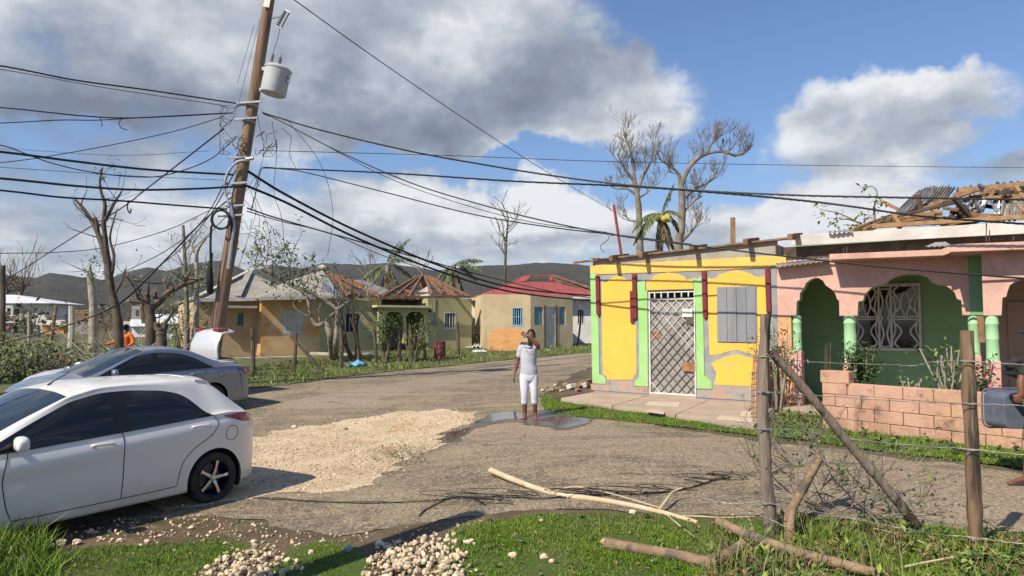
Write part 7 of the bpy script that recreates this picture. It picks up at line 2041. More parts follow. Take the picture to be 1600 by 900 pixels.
def brush_pile(name, n, Y0, Y1, px0, px1, seed, m, hh=1.0, ln=(.6, 1.8), r=.02):
    rs = random.Random(seed); mb = MB()
    for _ in range(n):
        Y = rs.uniform(Y0, Y1); p = at(rs.uniform(px0, px1), 505, Y); z = g(p.x, Y) + rs.uniform(0, hh) * rs.random()
        d = Vector((rs.uniform(-1, 1), rs.uniform(-1, 1), rs.uniform(-.25, .6)))
        twig(mb, (p.x, Y, z), d, rs.uniform(*ln), r * rs.uniform(.5, 1.2), 1, rs, .7, .4, .0, 4, (1, 3), None, .007, 4)
    return tag(mb.build(name, m), kind='stuff')
brush_pile('brushwood', 90, 19.5, 24, 130, 260, 5, M_BARKPALE, 1.1, (.6, 1.9), .03)
brush_pile('brushwood', 60, 20., 27, 0, 130, 6, M_BARK, .7, (.5, 1.5), .02)
# ------------------------------------------------------------------ people
M_SKIN = mat('brown_skin', (.150, .068, .040), (.125, .056, .034), sc=6, rough=.5, bump=.1, bsc=60, spec=.35)
M_HAIR = mat('black_hair', (.010, .009, .008), rough=.7, bump=.6, bsc=90)
M_SHIRT = mat('pale_grey_shirt', (.45, .46, .51), (.39, .40, .46), sc=5, bump=.6, bsc=16, bdist=.02)
M_WHITEPANT = mat('white_trousers', (.62, .62, .66), (.55, .55, .60), sc=5, bump=.6, bsc=14, bdist=.02)
M_PINKSHOE = mat('pink_shoe', (.34, .10, .14), (.20, .05, .08), sc=20, rough=.6, bump=.1)
M_SOLE = mat('dark_sole', (.05, .03, .03), rough=.8, bump=0)
M_ORANGECL = mat('orange_shirt', (.80, .16, .022), (.68, .13, .02), sc=5, bump=.5, bsc=14, bdist=.02)
M_BLACKCL = mat('black_cloth', (.016, .016, .018), (.028, .028, .03), sc=6, bump=.5, bsc=16, bdist=.02)
M_OLIVECL = mat('olive_cloth', (.19, .18, .09), (.15, .14, .07), sc=6, bump=.5, bsc=16, bdist=.02)
M_NAVY = mat('navy_cap', (.02, .022, .06), rough=.8, bump=.2)
M_LIP = mat('lips', (.13, .04, .035), rough=.4, bump=0)
M_EYE = mat('eye_white', (.6, .58, .54), rough=.2, bump=0)
def eloft(mb, rings, n=22):                   # rings: centre, rx, ry (ellipses in plan), closed at both ends
    vs = []; k = len(rings)
    for c, rx, ry in rings:
        for j in range(n):
            a = 2 * math.pi * j / n
            vs.append((c[0] + rx * math.cos(a), c[1] + ry * math.sin(a), c[2]))
    fs = [(i * n + j, i * n + (j + 1) % n, (i + 1) * n + (j + 1) % n, (i + 1) * n + j) for i in range(k - 1) for j in range(n)]
    fs += [tuple(reversed(range(n))), tuple((k - 1) * n + j for j in range(n))]
    mb.add(vs, fs)
def caps(mb, pts, rr, n=12):
    c = curve(pts, 6); k = len(c); m = len(pts)
    r = [float(np.interp(i / (k - 1) * (m - 1), range(m), rr)) for i in range(k)]
    mb.tube(c, r, n)
    for p, q in ((c[0], r[0]), (c[-1], r[-1])): mb.blob(p, q * .99, 1, 0, 2)
def fuse(o, vox, sm=6):
    md = o.modifiers.new('fuse', 'REMESH'); md.mode = 'VOXEL'; md.voxel_size = vox; md.use_smooth_shade = True
    m2 = o.modifiers.new('soften', 'SMOOTH'); m2.factor = .5; m2.iterations = sm
    return o
def hand(mb, wr, tip, side, s=1., curl=.4, palm_n=None):
    """palm and five fingers from the wrist towards tip; side points to the thumb"""
    d = (tip - wr).normalized(); L = (tip - wr).length; sd = (side - d * side.dot(d)).normalized(); nr = d.cross(sd)
    if palm_n is not None and nr.dot(palm_n) < 0: nr = -nr
    pc = wr + d * L * .30
    for t in (-.6, -.2, .2, .6):
        caps(mb, [wr + sd * t * .022 * s, wr + d * L * .50 + sd * t * .038 * s], [.017 * s, .014 * s], 8)
    for t, l in ((.95, .42), (.32, .50), (-.30, .46), (-.92, .36)):
        a = wr + d * L * .50 + sd * t * .034 * s
        b = a + d * L * l * .5 + nr * curl * .012 * s + sd * t * .004
        c = b + d * L * l * .5 * (1 - .3 * curl) + nr * curl * .03 * s
        caps(mb, [a, b, c], [.0105 * s, .0095 * s, .008 * s], 8)
    a = wr + d * L * .14 + sd * .026 * s
    caps(mb, [a, a + d * L * .22 + sd * .030 * s + nr * .01, a + d * L * .42 + sd * .036 * s + nr * .02], [.014 * s, .0115 * s, .009 * s], 8)
def head(mb, c, fwd, s=1.):
    f = Vector(fwd).normalized(); up = Vector((0, 0, 1)); r = f.cross(up).normalized(); up = r.cross(f)
    M3 = Matrix((r, f, up)).transposed()
    def P(x, y, z): return c + M3 @ Vector((x, y, z)) * s
    vs, fs = ICO[3]
    mb.add([P(v.x * .076, v.y * .095 - .01, v.z * .10 + .025) for v in vs], fs)          # skull
    mb.add([P(v.x * .060, v.y * .062 + .030, v.z * .075 - .055) for v in vs], fs)         # jaw
    mb.add([P(v.x * .030, v.y * .022 + .068, v.z * .022 - .098) for v in vs], fs)         # chin
    mb.add([P(v.x * .020, v.y * .026 + .088, v.z * .022 - .030) for v in vs], fs)         # nose
    mb.add([P(v.x * .010, v.y * .018 + .086, v.z * .030 - .006) for v in vs], fs)
    mb.add([P(v.x * .055, v.y * .016 + .074, v.z * .012 + .022) for v in vs], fs)         # brow
    for sg in (1, -1):
        mb.add([P(v.x * .012 + sg * .078, v.y * .020 - .008, v.z * .032 - .012) for v in vs], fs)   # ears
        mb.add([P(v.x * .026 + sg * .036, v.y * .026 + .062, v.z * .024 - .034) for v in vs], fs)   # cheeks
    mb.add([P(v.x * .030, v.y * .014 + .080, v.z * .012 - .066) for v in vs], fs)         # lips
    return P
def figure(label, base, J, s, shirt, trous, shoe, sleeve=.55, leg_end=1.0, hair='short', vox=.010, fwd=(0, -1, 0), shirt_rings=None, hands=(.4, .4), thumb=None, hat=None):
    t = thing('person', label, 'person', tuple(base), 0)
    b = MB()
    P = head(b, J['head'], fwd, s)
    caps(b, [J['neck'] + Vector((0, .01, -.05)), J['neck'], J['head'] + Vector((0, .012, -.05)) * s], [.062 * s, .052 * s, .055 * s])
    ch, wa, pe = J['chest'], J['waist'], J['pelvis']
    rings = [(pe + Vector((0, 0, -.08)), .12, .09), (pe, .155, .112), (wa, .128, .095), (ch + Vector((0, 0, -.06)), .145, .105), (ch + Vector((0, 0, .05)), .150, .10), (J['neck'] + Vector((0, .01, -.07)), .11, .07), (J['neck'] + Vector((0, .01, -.02)), .06, .05)]
    ax_ = J.get('turn', 0)
    def turned(rs, k=1., extra=0.):
        out = []
        for c, rx, ry in rs: out.append((c, (rx * k + extra) * s, (ry * k + extra) * s))
        return out
    def tl(mb, rs):
        tmp = MB(); eloft(tmp, rs)
        if ax_:
            c0 = ch; M = Matrix.Translation(c0) @ Matrix.Rotation(ax_, 4, 'Z') @ Matrix.Translation(-c0); tmp.xf(M)
        mb.add(tmp.v, tmp.f)
    tl(b, turned(rings))
    for q, (sd, hc) in zip('LR', ((1, hands[0]), (-1, hands[1]))):
        caps(b, [J['sh' + q], J['el' + q], J['wr' + q]], [.052 * s, .040 * s, .028 * s])
        caps(b, [J['sh' + q], J['sh' + q].lerp(J['el' + q], .45), J['el' + q]], [.055 * s, .050 * s, .040 * s])
        caps(b, [J['el' + q], J['el' + q].lerp(J['wr' + q], .35), J['wr' + q]], [.040 * s, .041 * s, .027 * s])
        th = (thumb or {}).get(q, Vector(fwd))
        hand(b, J['wr' + q], J['ha' + q], th, s, hc)
        caps(b, [J['hip' + q], J['kn' + q]], [.088 * s, .058 * s]); caps(b, [J['kn' + q], J['kn' + q].lerp(J['an' + q], .35), J['an' + q]], [.056 * s, .056 * s, .036 * s])
        caps(b, [J['an' + q], J['to' + q]], [.036 * s, .030 * s])
    body = fuse(b.build('body', M_SKIN, t, world=True), vox, 4)
    # eyes, mouth
    for sg in (1, -1):
        MB().blob(P(sg * .033, .079, .000), (.011 * s, .007 * s, .006 * s), 1, 0, 2).build('eye', M_EYE, t, world=True, smooth=True)
        MB().blob(P(sg * .033, .0855, .000), (.005 * s, .004 * s, .005 * s), 1, 0, 2).build('pupil', M_HAIR, t, world=True, smooth=True)
    MB().tube([P(-.024, .088, -.068), P(0, .096, -.066), P(.024, .088, -.068)], [.003, .006, .003], 6).build('mouth', M_LIP, t, world=True, smooth=True)
    vs, fs = ICO[3]
    h = MB()
    h.add([P(v.x * .086, v.y * .100 - .024, v.z * .105 + .036) * 1 + Vector((0, 0, 0)) for v in vs], fs)
    h.add([P(v.x * .055, v.y * .050 - .115, v.z * .05 + .04) for v in vs], fs) if hair == 'bun' else None
    fuse(h.build('hair', M_HAIR, t, world=True), .012, 3)
    if hat:
        hm = MB(); hm.add([P(v.x * .094, v.y * .108 - .012, max(v.z, -.05) * .085 + .06) for v in vs], fs)
        hm.add([P(v.x * .075, v.y * .07 + .115, v.z * .010 + .055) for v in vs], fs)
        fuse(hm.build('cap', hat, t, world=True), .010, 3)
    # shirt
    m = MB()
    sr = shirt_rings or [(pe + Vector((0, 0, -.02)), .168, .125), (pe + Vector((0, 0, .06)), .165, .122), (wa, .150, .115), (ch + Vector((0, 0, -.06)), .158, .122), (ch + Vector((0, 0, .05)), .158, .115), (J['neck'] + Vector((0, .01, -.065)), .115, .078), (J['neck'] + Vector((0, .01, -.03)), .070, .060)]
    tl(m, turned(sr))
    for q in 'LR':
        e = J['sh' + q].lerp(J['el' + q], sleeve if sleeve <= 1 else 1)
        pts = [J['chest'] + (J['sh' + q] - J['chest']) * .55 + Vector((0, 0, .02)), J['sh' + q], e]; rr = [.075, .070, .064]
        if sleeve > 1: pts += [J['el' + q].lerp(J['wr' + q], sleeve - 1)]; rr = [.075, .070, .056, .045]
        caps(m, pts, [r * s for r in rr])
    so = fuse(m.build('shirt', shirt, t, world=True), vox * 1.1, 3)
    # trousers
    m = MB()
    tl(m, turned([(pe + Vector((0, 0, -.14)), .150, .108), (pe + Vector((0, 0, -.08)), .170, .122), (pe, .168, .122), (pe + Vector((0, 0, .07)), .152, .112)]))
    for q in 'LR':
        e = J['kn' + q].lerp(J['an' + q], leg_end) if leg_end >= 0 else J['hip' + q].lerp(J['kn' + q], 1 + leg_end)
        pts = [J['hip' + q] + Vector((0, 0, .02)), J['hip' + q].lerp(J['kn' + q], .5)]
        rr = [.100, .090]
        if leg_end >= 0: pts += [J['kn' + q], e]; rr += [.074, .066]
        else: pts += [e]; rr += [.095]
        caps(m, pts, [r * s for r in rr])
        if leg_end >= 0: caps(m, [e + Vector((0, 0, .05)), e], [.070 * s, .070 * s])
    fuse(m.build('trousers', trous, t, world=True), vox * 1.1, 3)
    for q in 'LR':
        a, to = J['an' + q], J['to' + q]
        d = (to - a); d.z = 0; d.normalize(); gzz = to.z - .028 * s
        M = Matrix.Rotation(math.atan2(d.y, d.x), 3, 'Z'); c = a.lerp(to, .45); c.z = gzz
        sm_ = MB(); sm_.add([c + M @ Vector((v.x * .125 * s, v.y * .046 * s, max(-.0, v.z) * .052 * s + .018)) for v in vs], fs)
        so_ = sm_.build('shoe', shoe, t, world=True, smooth=True)
        s2 = MB(); s2.add([c + M @ Vector((v.x * .130 * s, v.y * .050 * s, v.z * .016 * s + .012)) for v in vs], fs); s2.build('sole', M_SOLE, so_, world=True, smooth=True)
    return t
# woman standing in the road, shading her eyes
wb0 = gp(828, 654); Yw = wb0.y
def wz(zx, zy, dy=0.): return at(780 + zx / 5.29, 500 + zy / 5.29, Yw + dy)
J = dict(head=wz(263, 134, -.03), neck=wz(250, 208, .0), chest=wz(243, 268), waist=wz(242, 365), pelvis=wz(246, 440),
         shL=wz(296, 232, .01), elL=wz(322, 212, -.20), wrL=wz(244, 132, -.20), haL=wz(178, 104, -.17), shR=wz(184, 235, .01), elR=wz(152, 335, .03), wrR=wz(133, 432, -.02), haR=wz(122, 502, -.05),
         hipL=wz(283, 475), knL=wz(290, 598, -.03), anL=wz(297, 782, .02), toL=wz(302, 814, -.13), hipR=wz(209, 475), knR=wz(210, 600, -.03), anR=wz(212, 784, .02), toR=wz(203, 814, -.13))
for q in ('toL', 'toR'): J[q].z = wb0.z + .028
lady = figure('woman in pale grey shirt and white cropped trousers shading her eyes in the road', (wb0.x, wb0.y, wb0.z), J, 1.0, M_SHIRT, M_WHITEPANT, M_PINKSHOE, .55, .42, 'bun', .009, (-.12, -1, -.02),
              thumb={'L': Vector((0, -.3, -1)), 'R': Vector((.3, -1, 0))}, hands=(.15, .6))
MB().tube(curve([wz(212, 212, -.09), wz(222, 245, -.135), wz(250, 280, -.14), wz(285, 235, -.12)], 6), .0025, 5).build('lanyard', M_BLACKCL, lady, world=True)
MB().beam(wz(126, 488, -.08), wz(122, 520, -.09), .02, .05).build('phone', M_BLACKCL, None)
ph_ = bpy.data.objects['phone']; tag(ph_, 'dark phone held in the hanging hand of the woman in the road', 'phone')
for q in ((250, 222, 215, 222), (252, 222, 285, 222)):
    MB().beam(wz(q[0], q[1] + 4, -.10), wz(q[2], q[3] - 12, -.03), .03, .035).build('collar', M_SHIRT, lady, world=True, bevel=.008)
# person clad in orange behind the saloon
ob = gz(at(196, 505, 22.6).x, 22.6)
def of(x, y, z): return ob + Vector((x, y, z))
J = dict(head=of(0.0, .06, 1.60), neck=of(-.0, .02, 1.44), chest=of(0, 0, 1.28), waist=of(0, .0, 1.10), pelvis=of(0, .0, .94), shL=of(.19, 0, 1.37), elL=of(.30, -.05, 1.14), wrL=of(.22, -.26, .98), haL=of(.16, -.40, .95),
         shR=of(-.19, 0, 1.37), elR=of(-.30, -.12, 1.15), wrR=of(-.46, -.32, 1.06), haR=of(-.58, -.42, 1.05), hipL=of(.09, 0, .90), knL=of(.10, -.03, .50), anL=of(.11, .02, .09), toL=of(.13, -.13, .028), hipR=of(-.09, 0, .90), knR=of(-.10, -.03, .50), anR=of(-.11, .02, .09), toR=of(-.13, -.13, .028))
figure('person in a bright orange top bending over behind the silver blue saloon', tuple(ob), J, 1.0, M_ORANGECL, M_BLACKCL, M_SOLE, 1.75, .9, 'short', .014, (.3, .9, -.2), thumb={'L': Vector((0, 0, 1)), 'R': Vector((0, 0, 1))})
# person at the right edge, cut by the frame
rb = gp(1607, 757); Yr = rb.y
def rf(px, py, dy=0.): return at(px, py, Yr + dy)
J = dict(head=rf(1614, 526), neck=rf(1620, 549), chest=rf(1620, 572), waist=rf(1621, 596), pelvis=rf(1622, 622), shL=rf(1616, 556, -.19), elL=rf(1596, 592, -.26), wrL=rf(1596, 618, -.30), haL=rf(1588, 630, -.28),
         shR=rf(1618, 556, .19), elR=rf(1598, 586, .20), wrR=rf(1586, 574, .05), haR=rf(1578, 566, -.02), hipL=rf(1620, 632, -.09), knL=rf(1612, 690, -.08), anL=rf(1604, 747, -.06), toL=rf(1578, 756, -.08), hipR=rf(1624, 632, .09), knR=rf(1626, 690, .10), anR=rf(1634, 742, .12), toR=rf(1612, 750, .12))
J['toL'].z = g(J['toL'].x, J['toL'].y) + .03; J['toR'].z = g(J['toR'].x, J['toR'].y) + .03; J['turn'] = R(90)
figure('person in dark top, navy cap and olive shorts stepping in at the right edge', (rb.x, rb.y, rb.z), J, 1.0, M_BLACKCL, M_OLIVECL, M_SOLE, .8, -.12, 'short', .010, (-1, -.1, -.05), hat=M_NAVY, thumb={'L': Vector((0, 0, 1)), 'R': Vector((0, 0, 1))})
bag = MB(); bag.box(rf(1590, 578, -.02), (.20, .16, .17), Matrix.Rotation(R(18), 3, 'Y')); bag.blob(rf(1585, 570, -.05), (.085, .08, .075), 4, .3, 3); bag.blob(rf(1596, 566, -.05), (.08, .07, .08), 7, .3, 3)
tag(fuse(bag.build('handbag', M_BLACKCL), .012, 3), 'bulky black bag carried by the person at the right edge', 'bag')
# plastic tub held by that person
tb = rf(1588, 640, .42); M_TUB = mat('blue_grey_plastic', (.115, .135, .18), (.085, .10, .14), sc=3, rough=.55, bump=.15, stains=(((.22, .17, .11), 4, .56, .74),))
t = thing('plastic_tub', 'dark blue grey plastic tub held on its side against the pink block wall', 'tub', tuple(tb))
mb = MB()
def rr_(w, h, r, y, n=5):
    pts = []
    for cx, cz, a0 in ((w / 2 - r, h / 2 - r, 0), (-w / 2 + r, h / 2 - r, 90), (-w / 2 + r, -h / 2 + r, 180), (w / 2 - r, -h / 2 + r, 270)):
        for k in range(n + 1):
            a = R(a0 + 90 * k / n); pts.append((cx + r * math.cos(a), y, cz + r * math.sin(a)))
    return pts
k = 24
lo = [rr_(.66, .40, .07, -.16), rr_(.70, .43, .08, .16), rr_(.66, .39, .07, .16), rr_(.62, .36, .06, -.13)]
mb.add([p for l in lo for p in l], [(i * k + j, i * k + (j + 1) % k, (i + 1) * k + (j + 1) % k, (i + 1) * k + j) for i in range(3) for j in range(k)] + [tuple(range(k))[::-1], tuple(range(3 * k, 4 * k))])
mb.xf(Matrix.Translation(Vector((.08, 0, 0)))).build('tub_shell', M_TUB, t, bevel=.006)
MB().tube([Vector(p) + Vector((.08, .0, 0)) for p in rr_(.73, .46, .09, .165)] + [Vector(rr_(.73, .46, .09, .165)[0]) + Vector((.08, 0, 0))], .011, 8).build('tub_rim', M_TUB, t, smooth=True)
# ------------------------------------------------------------------ foreground fence
M_POSTW = mat('grey_weathered_post', (.27, .215, .165), (.19, .15, .115), sc=7, bump=1., bsc=26, streak=.07, bdist=.03, stains=(((.06, .045, .035), 5, .49, .58, .07), ((.40, .345, .28), 7, .58, .72, .08)))
M_POSTB = mat('brown_weathered_post', (.25, .165, .10), (.19, .125, .075), sc=7, bump=1., bsc=26, streak=.07, bdist=.03, stains=(((.05, .04, .03), 3.5, .47, .55, .10), ((.40, .31, .21), 7, .58, .72, .08)))
M_WIRE = mat('barbed_wire', (.40, .39, .37), (.28, .24, .20), sc=20, rough=.5, metal=.5, bump=0)
M_LOG = mat('stripped_log', (.32, .215, .135), (.215, .145, .092), sc=6, bump=1., bsc=30, bdist=.02, stains=(((.115, .095, .078), 4, .50, .60), ((.44, .33, .22), 8, .60, .74), ((.08, .06, .045), 14, .66, .74)))
M_BRANCHP = mat('peeled_branch', (.56, .46, .31), (.47, .37, .235), sc=6, bump=.4, bsc=40, stains=(((.30, .21, .13), 9, .62, .74),))
M_BRICKR = mat('broken_block', (.30, .26, .22), (.36, .17, .12), sc=3, bump=.5, bsc=30, island=.3)
def fz(zx, zy): return 1140 + zx / 2.1435, 480 + zy / 2.1435
Bp1 = gp(*fz(132, 778)); Bp2 = gp(*fz(826, 842))
Y1, Y2 = Bp1.y, Bp2.y
fence = thing('wire_fence', 'broken barbed wire fence on two weathered posts with a leaning brace', 'fence', tuple(Bp1))
def FB(mb, nm, m, **k): return mb.build(nm, m, fence, world=True, **k)
def post(pts, Y, base, r0, r1, nm, m, knob=.14, seed=0, sides=12):
    P_ = [base + Vector((0, 0, -.25))] + [at(*fz(a, b), Y) for a, b in pts]
    mb = MB(); c = curve(P_, 6); k = len(c); n = sides
    vs = []
    for i, p in enumerate(c):
        r = r0 + (r1 - r0) * i / (k - 1)
        for j in range(n):
            a = 2 * math.pi * j / n
            q = r * (1 + knob * 1.6 * mnoise.noise(Vector((math.cos(a) * 1.3, math.sin(a) * 1.3, i * .22 + seed * 7))))
            vs.append(p + Vector((math.cos(a) * q, math.sin(a) * q, .02 * mnoise.noise(Vector((a, 0, seed))) if i == k - 1 else 0)))
    mb.add(vs, [(i * n + j, i * n + (j + 1) % n, (i + 1) * n + (j + 1) % n, (i + 1) * n + j) for i in range(k - 1) for j in range(n)] + [tuple((k - 1) * n + j for j in range(n))])
    return FB(mb, nm, m, smooth=True)
post([(134, 690), (124, 600), (120, 505), (114, 400), (112, 250), (116, 130), (121, 24)], Y1, Bp1, .052, .040, 'fence_post', M_POSTW, .22, 1)
post([(824, 760), (818, 640), (812, 500), (804, 320), (798, 180), (794, 80)], Y2, Bp2, .052, .047, 'fence_post', M_POSTB, .16, 2)
be = gp(*fz(672, 770)); bt = at(*fz(140, 150), Y1 - .02)
mb = MB(); limb(mb, [be + Vector((0, 0, -.05)), be.lerp(bt, .25) + Vector((0, 0, -.015)), be.lerp(bt, .5) + Vector((0, 0, -.01)), be.lerp(bt, .75) + Vector((0, 0, .012)), bt], .042, .034, 10, 6, .16, 4)
FB(mb, 'brace', M_POSTW, smooth=True)
for zy, zy2 in ((168, 175), (290, 320), (415, 470)): pass
def strand(pts, Ys, nm='wire_strand', barb=.13, r=.0036, seed=0):
    rs = random.Random(seed); P_ = [at(*fz(a, b), y) for (a, b), y in zip(pts, Ys)]
    c = curve(P_, 10); mb = MB(); c = [p + Vector((0, rs.uniform(-.004, .004), rs.uniform(-.004, .004))) for p in c]
    mb.tube(c, r, 5)
    acc = 0
    for a, b in zip(c, c[1:]):
        acc += (b - a).length
        if acc > barb:
            acc = 0
            for _ in range(2):
                d = Vector((rs.uniform(-.4, .4), rs.uniform(-1, 1), rs.uniform(-1, 1))).normalized() * .016
                mb.tube([a - d, a + d], [.0016, .0016], 3)
    return FB(mb, nm, M_WIRE)
YR = Y2 - .3
strand([(120, 150), (145, 165), (300, 185), (520, 192), (620, 196), (680, 184), (800, 180), (986, 192), (1300, 200)], [Y1 - .06, Y1 - .05, Y1, Y1, Y1, Y2, Y2 - .07, YR, YR - .3], seed=1)
strand([(112, 282), (128, 284), (400, 304), (620, 318), (800, 322), (986, 330), (1300, 345)], [Y1 - .06, Y1 - .06, Y1, Y2, Y2 - .07, YR, YR - .3], seed=2)
strand([(-20, 400), (114, 408), (240, 414), (400, 440), (600, 462), (806, 476), (986, 494), (1300, 520)], [Y1, Y1 - .06, Y1, Y1, Y2, Y2 - .07, YR, YR - .3], seed=3)
strand([(-90, 640), (0, 658), (120, 656), (380, 702), (560, 738), (700, 760), (822, 772), (986, 794), (1300, 830)], [Y1 + .2, Y1, Y1 - .06, Y1 - .1, Y2, Y2, Y2 - .08, YR, YR - .3], seed=4)
strand([(118, 538), (200, 534), (320, 520), (520, 528)], [Y1 - .06, Y1 + .1, Y1 + .5, Y1 + 1.2], seed=5)
strand([(0, 694), (60, 690), (110, 700), (200, 740)], [Y1 - .1, Y1 - .1, Y1 - .1, Y1 - .2], seed=6)
for zx, zy, Yy in ((116, 165, Y1), (113, 284, Y1), (116, 408, Y1), (130, 656, Y1), (800, 181, Y2), (804, 322, Y2), (810, 476, Y2), (823, 772, Y2)):
    c = at(*fz(zx, zy), Yy)
    FB(MB().lathe([(.053, -.006), (.057, -.003), (.057, .003), (.053, .006)], c, 14), 'wire_wrap', M_WIRE)
sk0, sk1 = gp(*fz(150, 768)), at(*fz(302, 506), Y1 + .1)
mb = MB(); limb(mb, [sk0 + Vector((-.02, 0, -.1)), sk0.lerp(sk1, .5) + Vector((.01, 0, 0)), sk1], .040, .034, 10, 6, .18, 8)
tag(mb.build('wooden_stake', M_LOG, smooth=True), 'short wooden stake leaning away beside the left fence post', 'stake')
sk0, sk1 = gp(*fz(195, 800)), at(*fz(212, 668), Y1 - .1)
mb = MB(); limb(mb, [sk0 + Vector((0, 0, -.05)), sk0.lerp(sk1, .5), sk1], .036, .030, 9, 5, .2, 9)
tag(mb.build('wooden_stake', M_LOG, smooth=True), 'stubby broken stake standing in the weeds under the leaning one', 'stake')
# ------------------------------------------------------------------ logs and branches on the ground
def lying(name, label, cat, pts, r0, r1, m, lift=.03, forks=(), seed=0, knob=.12):
    P_ = [gp(a, b) + Vector((0, 0, lift + (p[0] if p else 0))) for a, b, *p in pts]
    t = thing(name, label, cat, tuple(P_[0])); mb = MB(); limb(mb, P_, r0, r1, 10, 6, knob, seed)
    d = (P_[0] - P_[1]).normalized()
    mb.build('stem', m, t, world=True, smooth=True)
    for fp, ra, rb_ in forks:
        mb = MB(); limb(mb, [gp(a, b) + Vector((0, 0, lift + (q[0] if q else 0))) for a, b, *q in fp], ra, rb_, 7, 5, knob, seed + 1); mb.build('side_shoot', m, t, world=True, smooth=True)
    s = MB(); rs = random.Random(seed)
    for _ in range(5):
        o = Vector((rs.uniform(-1, 1), rs.uniform(-1, 1), rs.uniform(-1, 1))) * r0 * .6
        s.tube([P_[0] + o - d * .02, P_[0] + o + d * rs.uniform(.01, .045)], [r0 * .5, .004], 5)
    s.build('torn_end', M_RAW, t, world=True)
    return t
lying('log', 'short thick log with a bent stub lying on the grass, the left one', 'log', [(946, 862), (1002, 872), (1060, 882), (1107, 892), (1139, 886, .03), (1162, 876, .06)], .043, .038, M_LOG, .065, seed=1)
lying('log', 'longer log lying in the weeds in front of the left fence post', 'log', [(1124, 838), (1160, 856), (1230, 884), (1300, 905), (1370, 925)], .040, .034, M_LOG, .12, seed=2)
lying('fallen_branch', 'long pale peeled branch lying across the edge of the road', 'branch', [(767, 744, .04), (800, 757, .03), (860, 774), (950, 788), (1010, 800), (1060, 813), (1090, 822)], .036, .018, M_BRANCHP, .03,
      [([(1028, 805), (1040, 797, .05), (1052, 786, .08), (1066, 783, .1)], .018, .008), ([(860, 774), (900, 768, .02), (960, 782, .03), (1030, 798)], .008, .005), ([(1050, 812), (1090, 812), (1130, 814), (1180, 812)], .009, .004), ([(1040, 808), (1060, 825), (1085, 845)], .008, .004)], 3)
lying('fallen_branch', 'thin pale cane lying low across the weeds by the right fence post', 'branch', [(1370, 905, .02), (1440, 896, .05), (1510, 885, .06), (1570, 873, .05)], .010, .007, M_BRANCHP, .02, seed=4)
lying('fallen_branch', 'thin dry cane slanting through the weeds between the fence posts', 'branch', [(1368, 838, .04), (1420, 855, .06), (1480, 880, .05)], .007, .005, M_BRANCHP, .02, seed=5)
def deadbrush(label, pts_px, seed, n=9, lf_n=40, ln=.6):
    rs = random.Random(seed); b = gp(*pts_px[0]); t = thing('dead_brush', label, 'brush', tuple(b)); mb = MB(); lf = MB(); tips = []
    for k in range(n):
        p = gp(*pts_px[k % len(pts_px)]) + Vector((rs.uniform(-.1, .1), rs.uniform(-.1, .1), .02))
        twig(mb, p, (rs.uniform(-1, 1), rs.uniform(-.5, .5), rs.uniform(.1, .75)), ln * rs.uniform(.6, 1.2), .009, 2, rs, .6, .5, .0, 5, (2, 3), tips, .0024, 4)
    mb.build('twigs', M_BARK, t, world=True)
    for p, d in tips[:lf_n]: leaves(lf, p, .07, 3, .06, .035, rs)
    if lf.v: lf.build('foliage', M_LEAF, t, world=True)
deadbrush('heap of dead twigs with a few leaves right of the left fence post', [(1300, 800), (1260, 790), (1330, 790), (1240, 770), (1360, 770)], 1, 22, 60)
deadbrush('scatter of thin dead twigs on the dirt below the pink block wall corner', [(1215, 740), (1250, 730), (1290, 755), (1180, 750)], 2, 18, 10, .5)
deadbrush('torn leafy sprigs caught in the weeds beside the leaning brace', [(1390, 830), (1350, 815), (1420, 815)], 3, 14, 30, .4)
def tangle(label, pts, seed, loops, r=.006, spread=.12):
    rs = random.Random(seed); mb = MB()
    base = curve([gp(a, b, .02) for a, b in pts], 8)
    mb.tube(base, r, 5)
    mb.tube([p + Vector((0, .05 * math.sin(i * .5), .004)) for i, p in enumerate(base)], r * .8, 5)
    t = thing('fallen_wire', label, 'wire', tuple(base[0]))
    mb.build('wire_run', M_CABLE, t, world=True)
    for k in range(loops):
        c = base[rs.randint(int(len(base) * .35), len(base) - 1)]; pp = []
        R0 = rs.uniform(.05, .2); a0 = rs.uniform(0, 6)
        for i in range(14):
            a = a0 + i * .55; pp.append(c + Vector((math.cos(a) * R0 * (1.6 + .05 * i), math.sin(a) * R0 * .6 + rs.uniform(-.02, .02), .015 + abs(math.sin(a * .5)) * .05)))
        MB().tube(curve(pp, 3), r * .6, 4).build('wire_loop', M_CABLE, t, world=True)
tangle('downed black wires strung and coiled across the road under the pale branch', [(395, 778), (480, 782), (575, 786), (680, 781), (740, 776), (790, 776), (850, 778), (905, 775), (960, 772), (1010, 771), (1060, 766), (1110, 752), (1140, 746)], 5, 16)
tangle('loose black wire ends lying on the road left of the pale branch', [(655, 806), (672, 792), (700, 780), (730, 776), (760, 790)], 6, 4, .005)
# ------------------------------------------------------------------ fence line and odds and ends across the road
def stick(px0, py0, px1, py1, r, label, m=M_BARKDK, name='fence_post', grp='old fence posts across the road', dy=0.):
    b = gp(px0, py0) if not dy else gz(at(px0, 505, dy).x, dy); tp = at(px1, py1, b.y)
    mb = MB(); limb(mb, [b + Vector((0, 0, -.1)), b.lerp(tp, .5) + Vector((.02, 0, 0)), tp], r, r * .85, 8, 4, .15, px0)
    return tag(mb.build(name, m, smooth=True), label, 'post', grp)
stick(395, 586, 394, 513, .085, 'weathered fence post standing nearest to the saloon across the road')
stick(459, 578, 462, 520, .075, 'fence post beside the plank in front of the orange stained wall')
stick(533, 576, 533, 512, .085, 'fence post left of the leafless shrub by the olive house')
stick(588, 568, 584, 514, .07, 'fence post on the left flank of the dense hedge bush')
stick(624, 566, 622, 506, .085, 'fence post between the hedge bush and the yellowing stems')
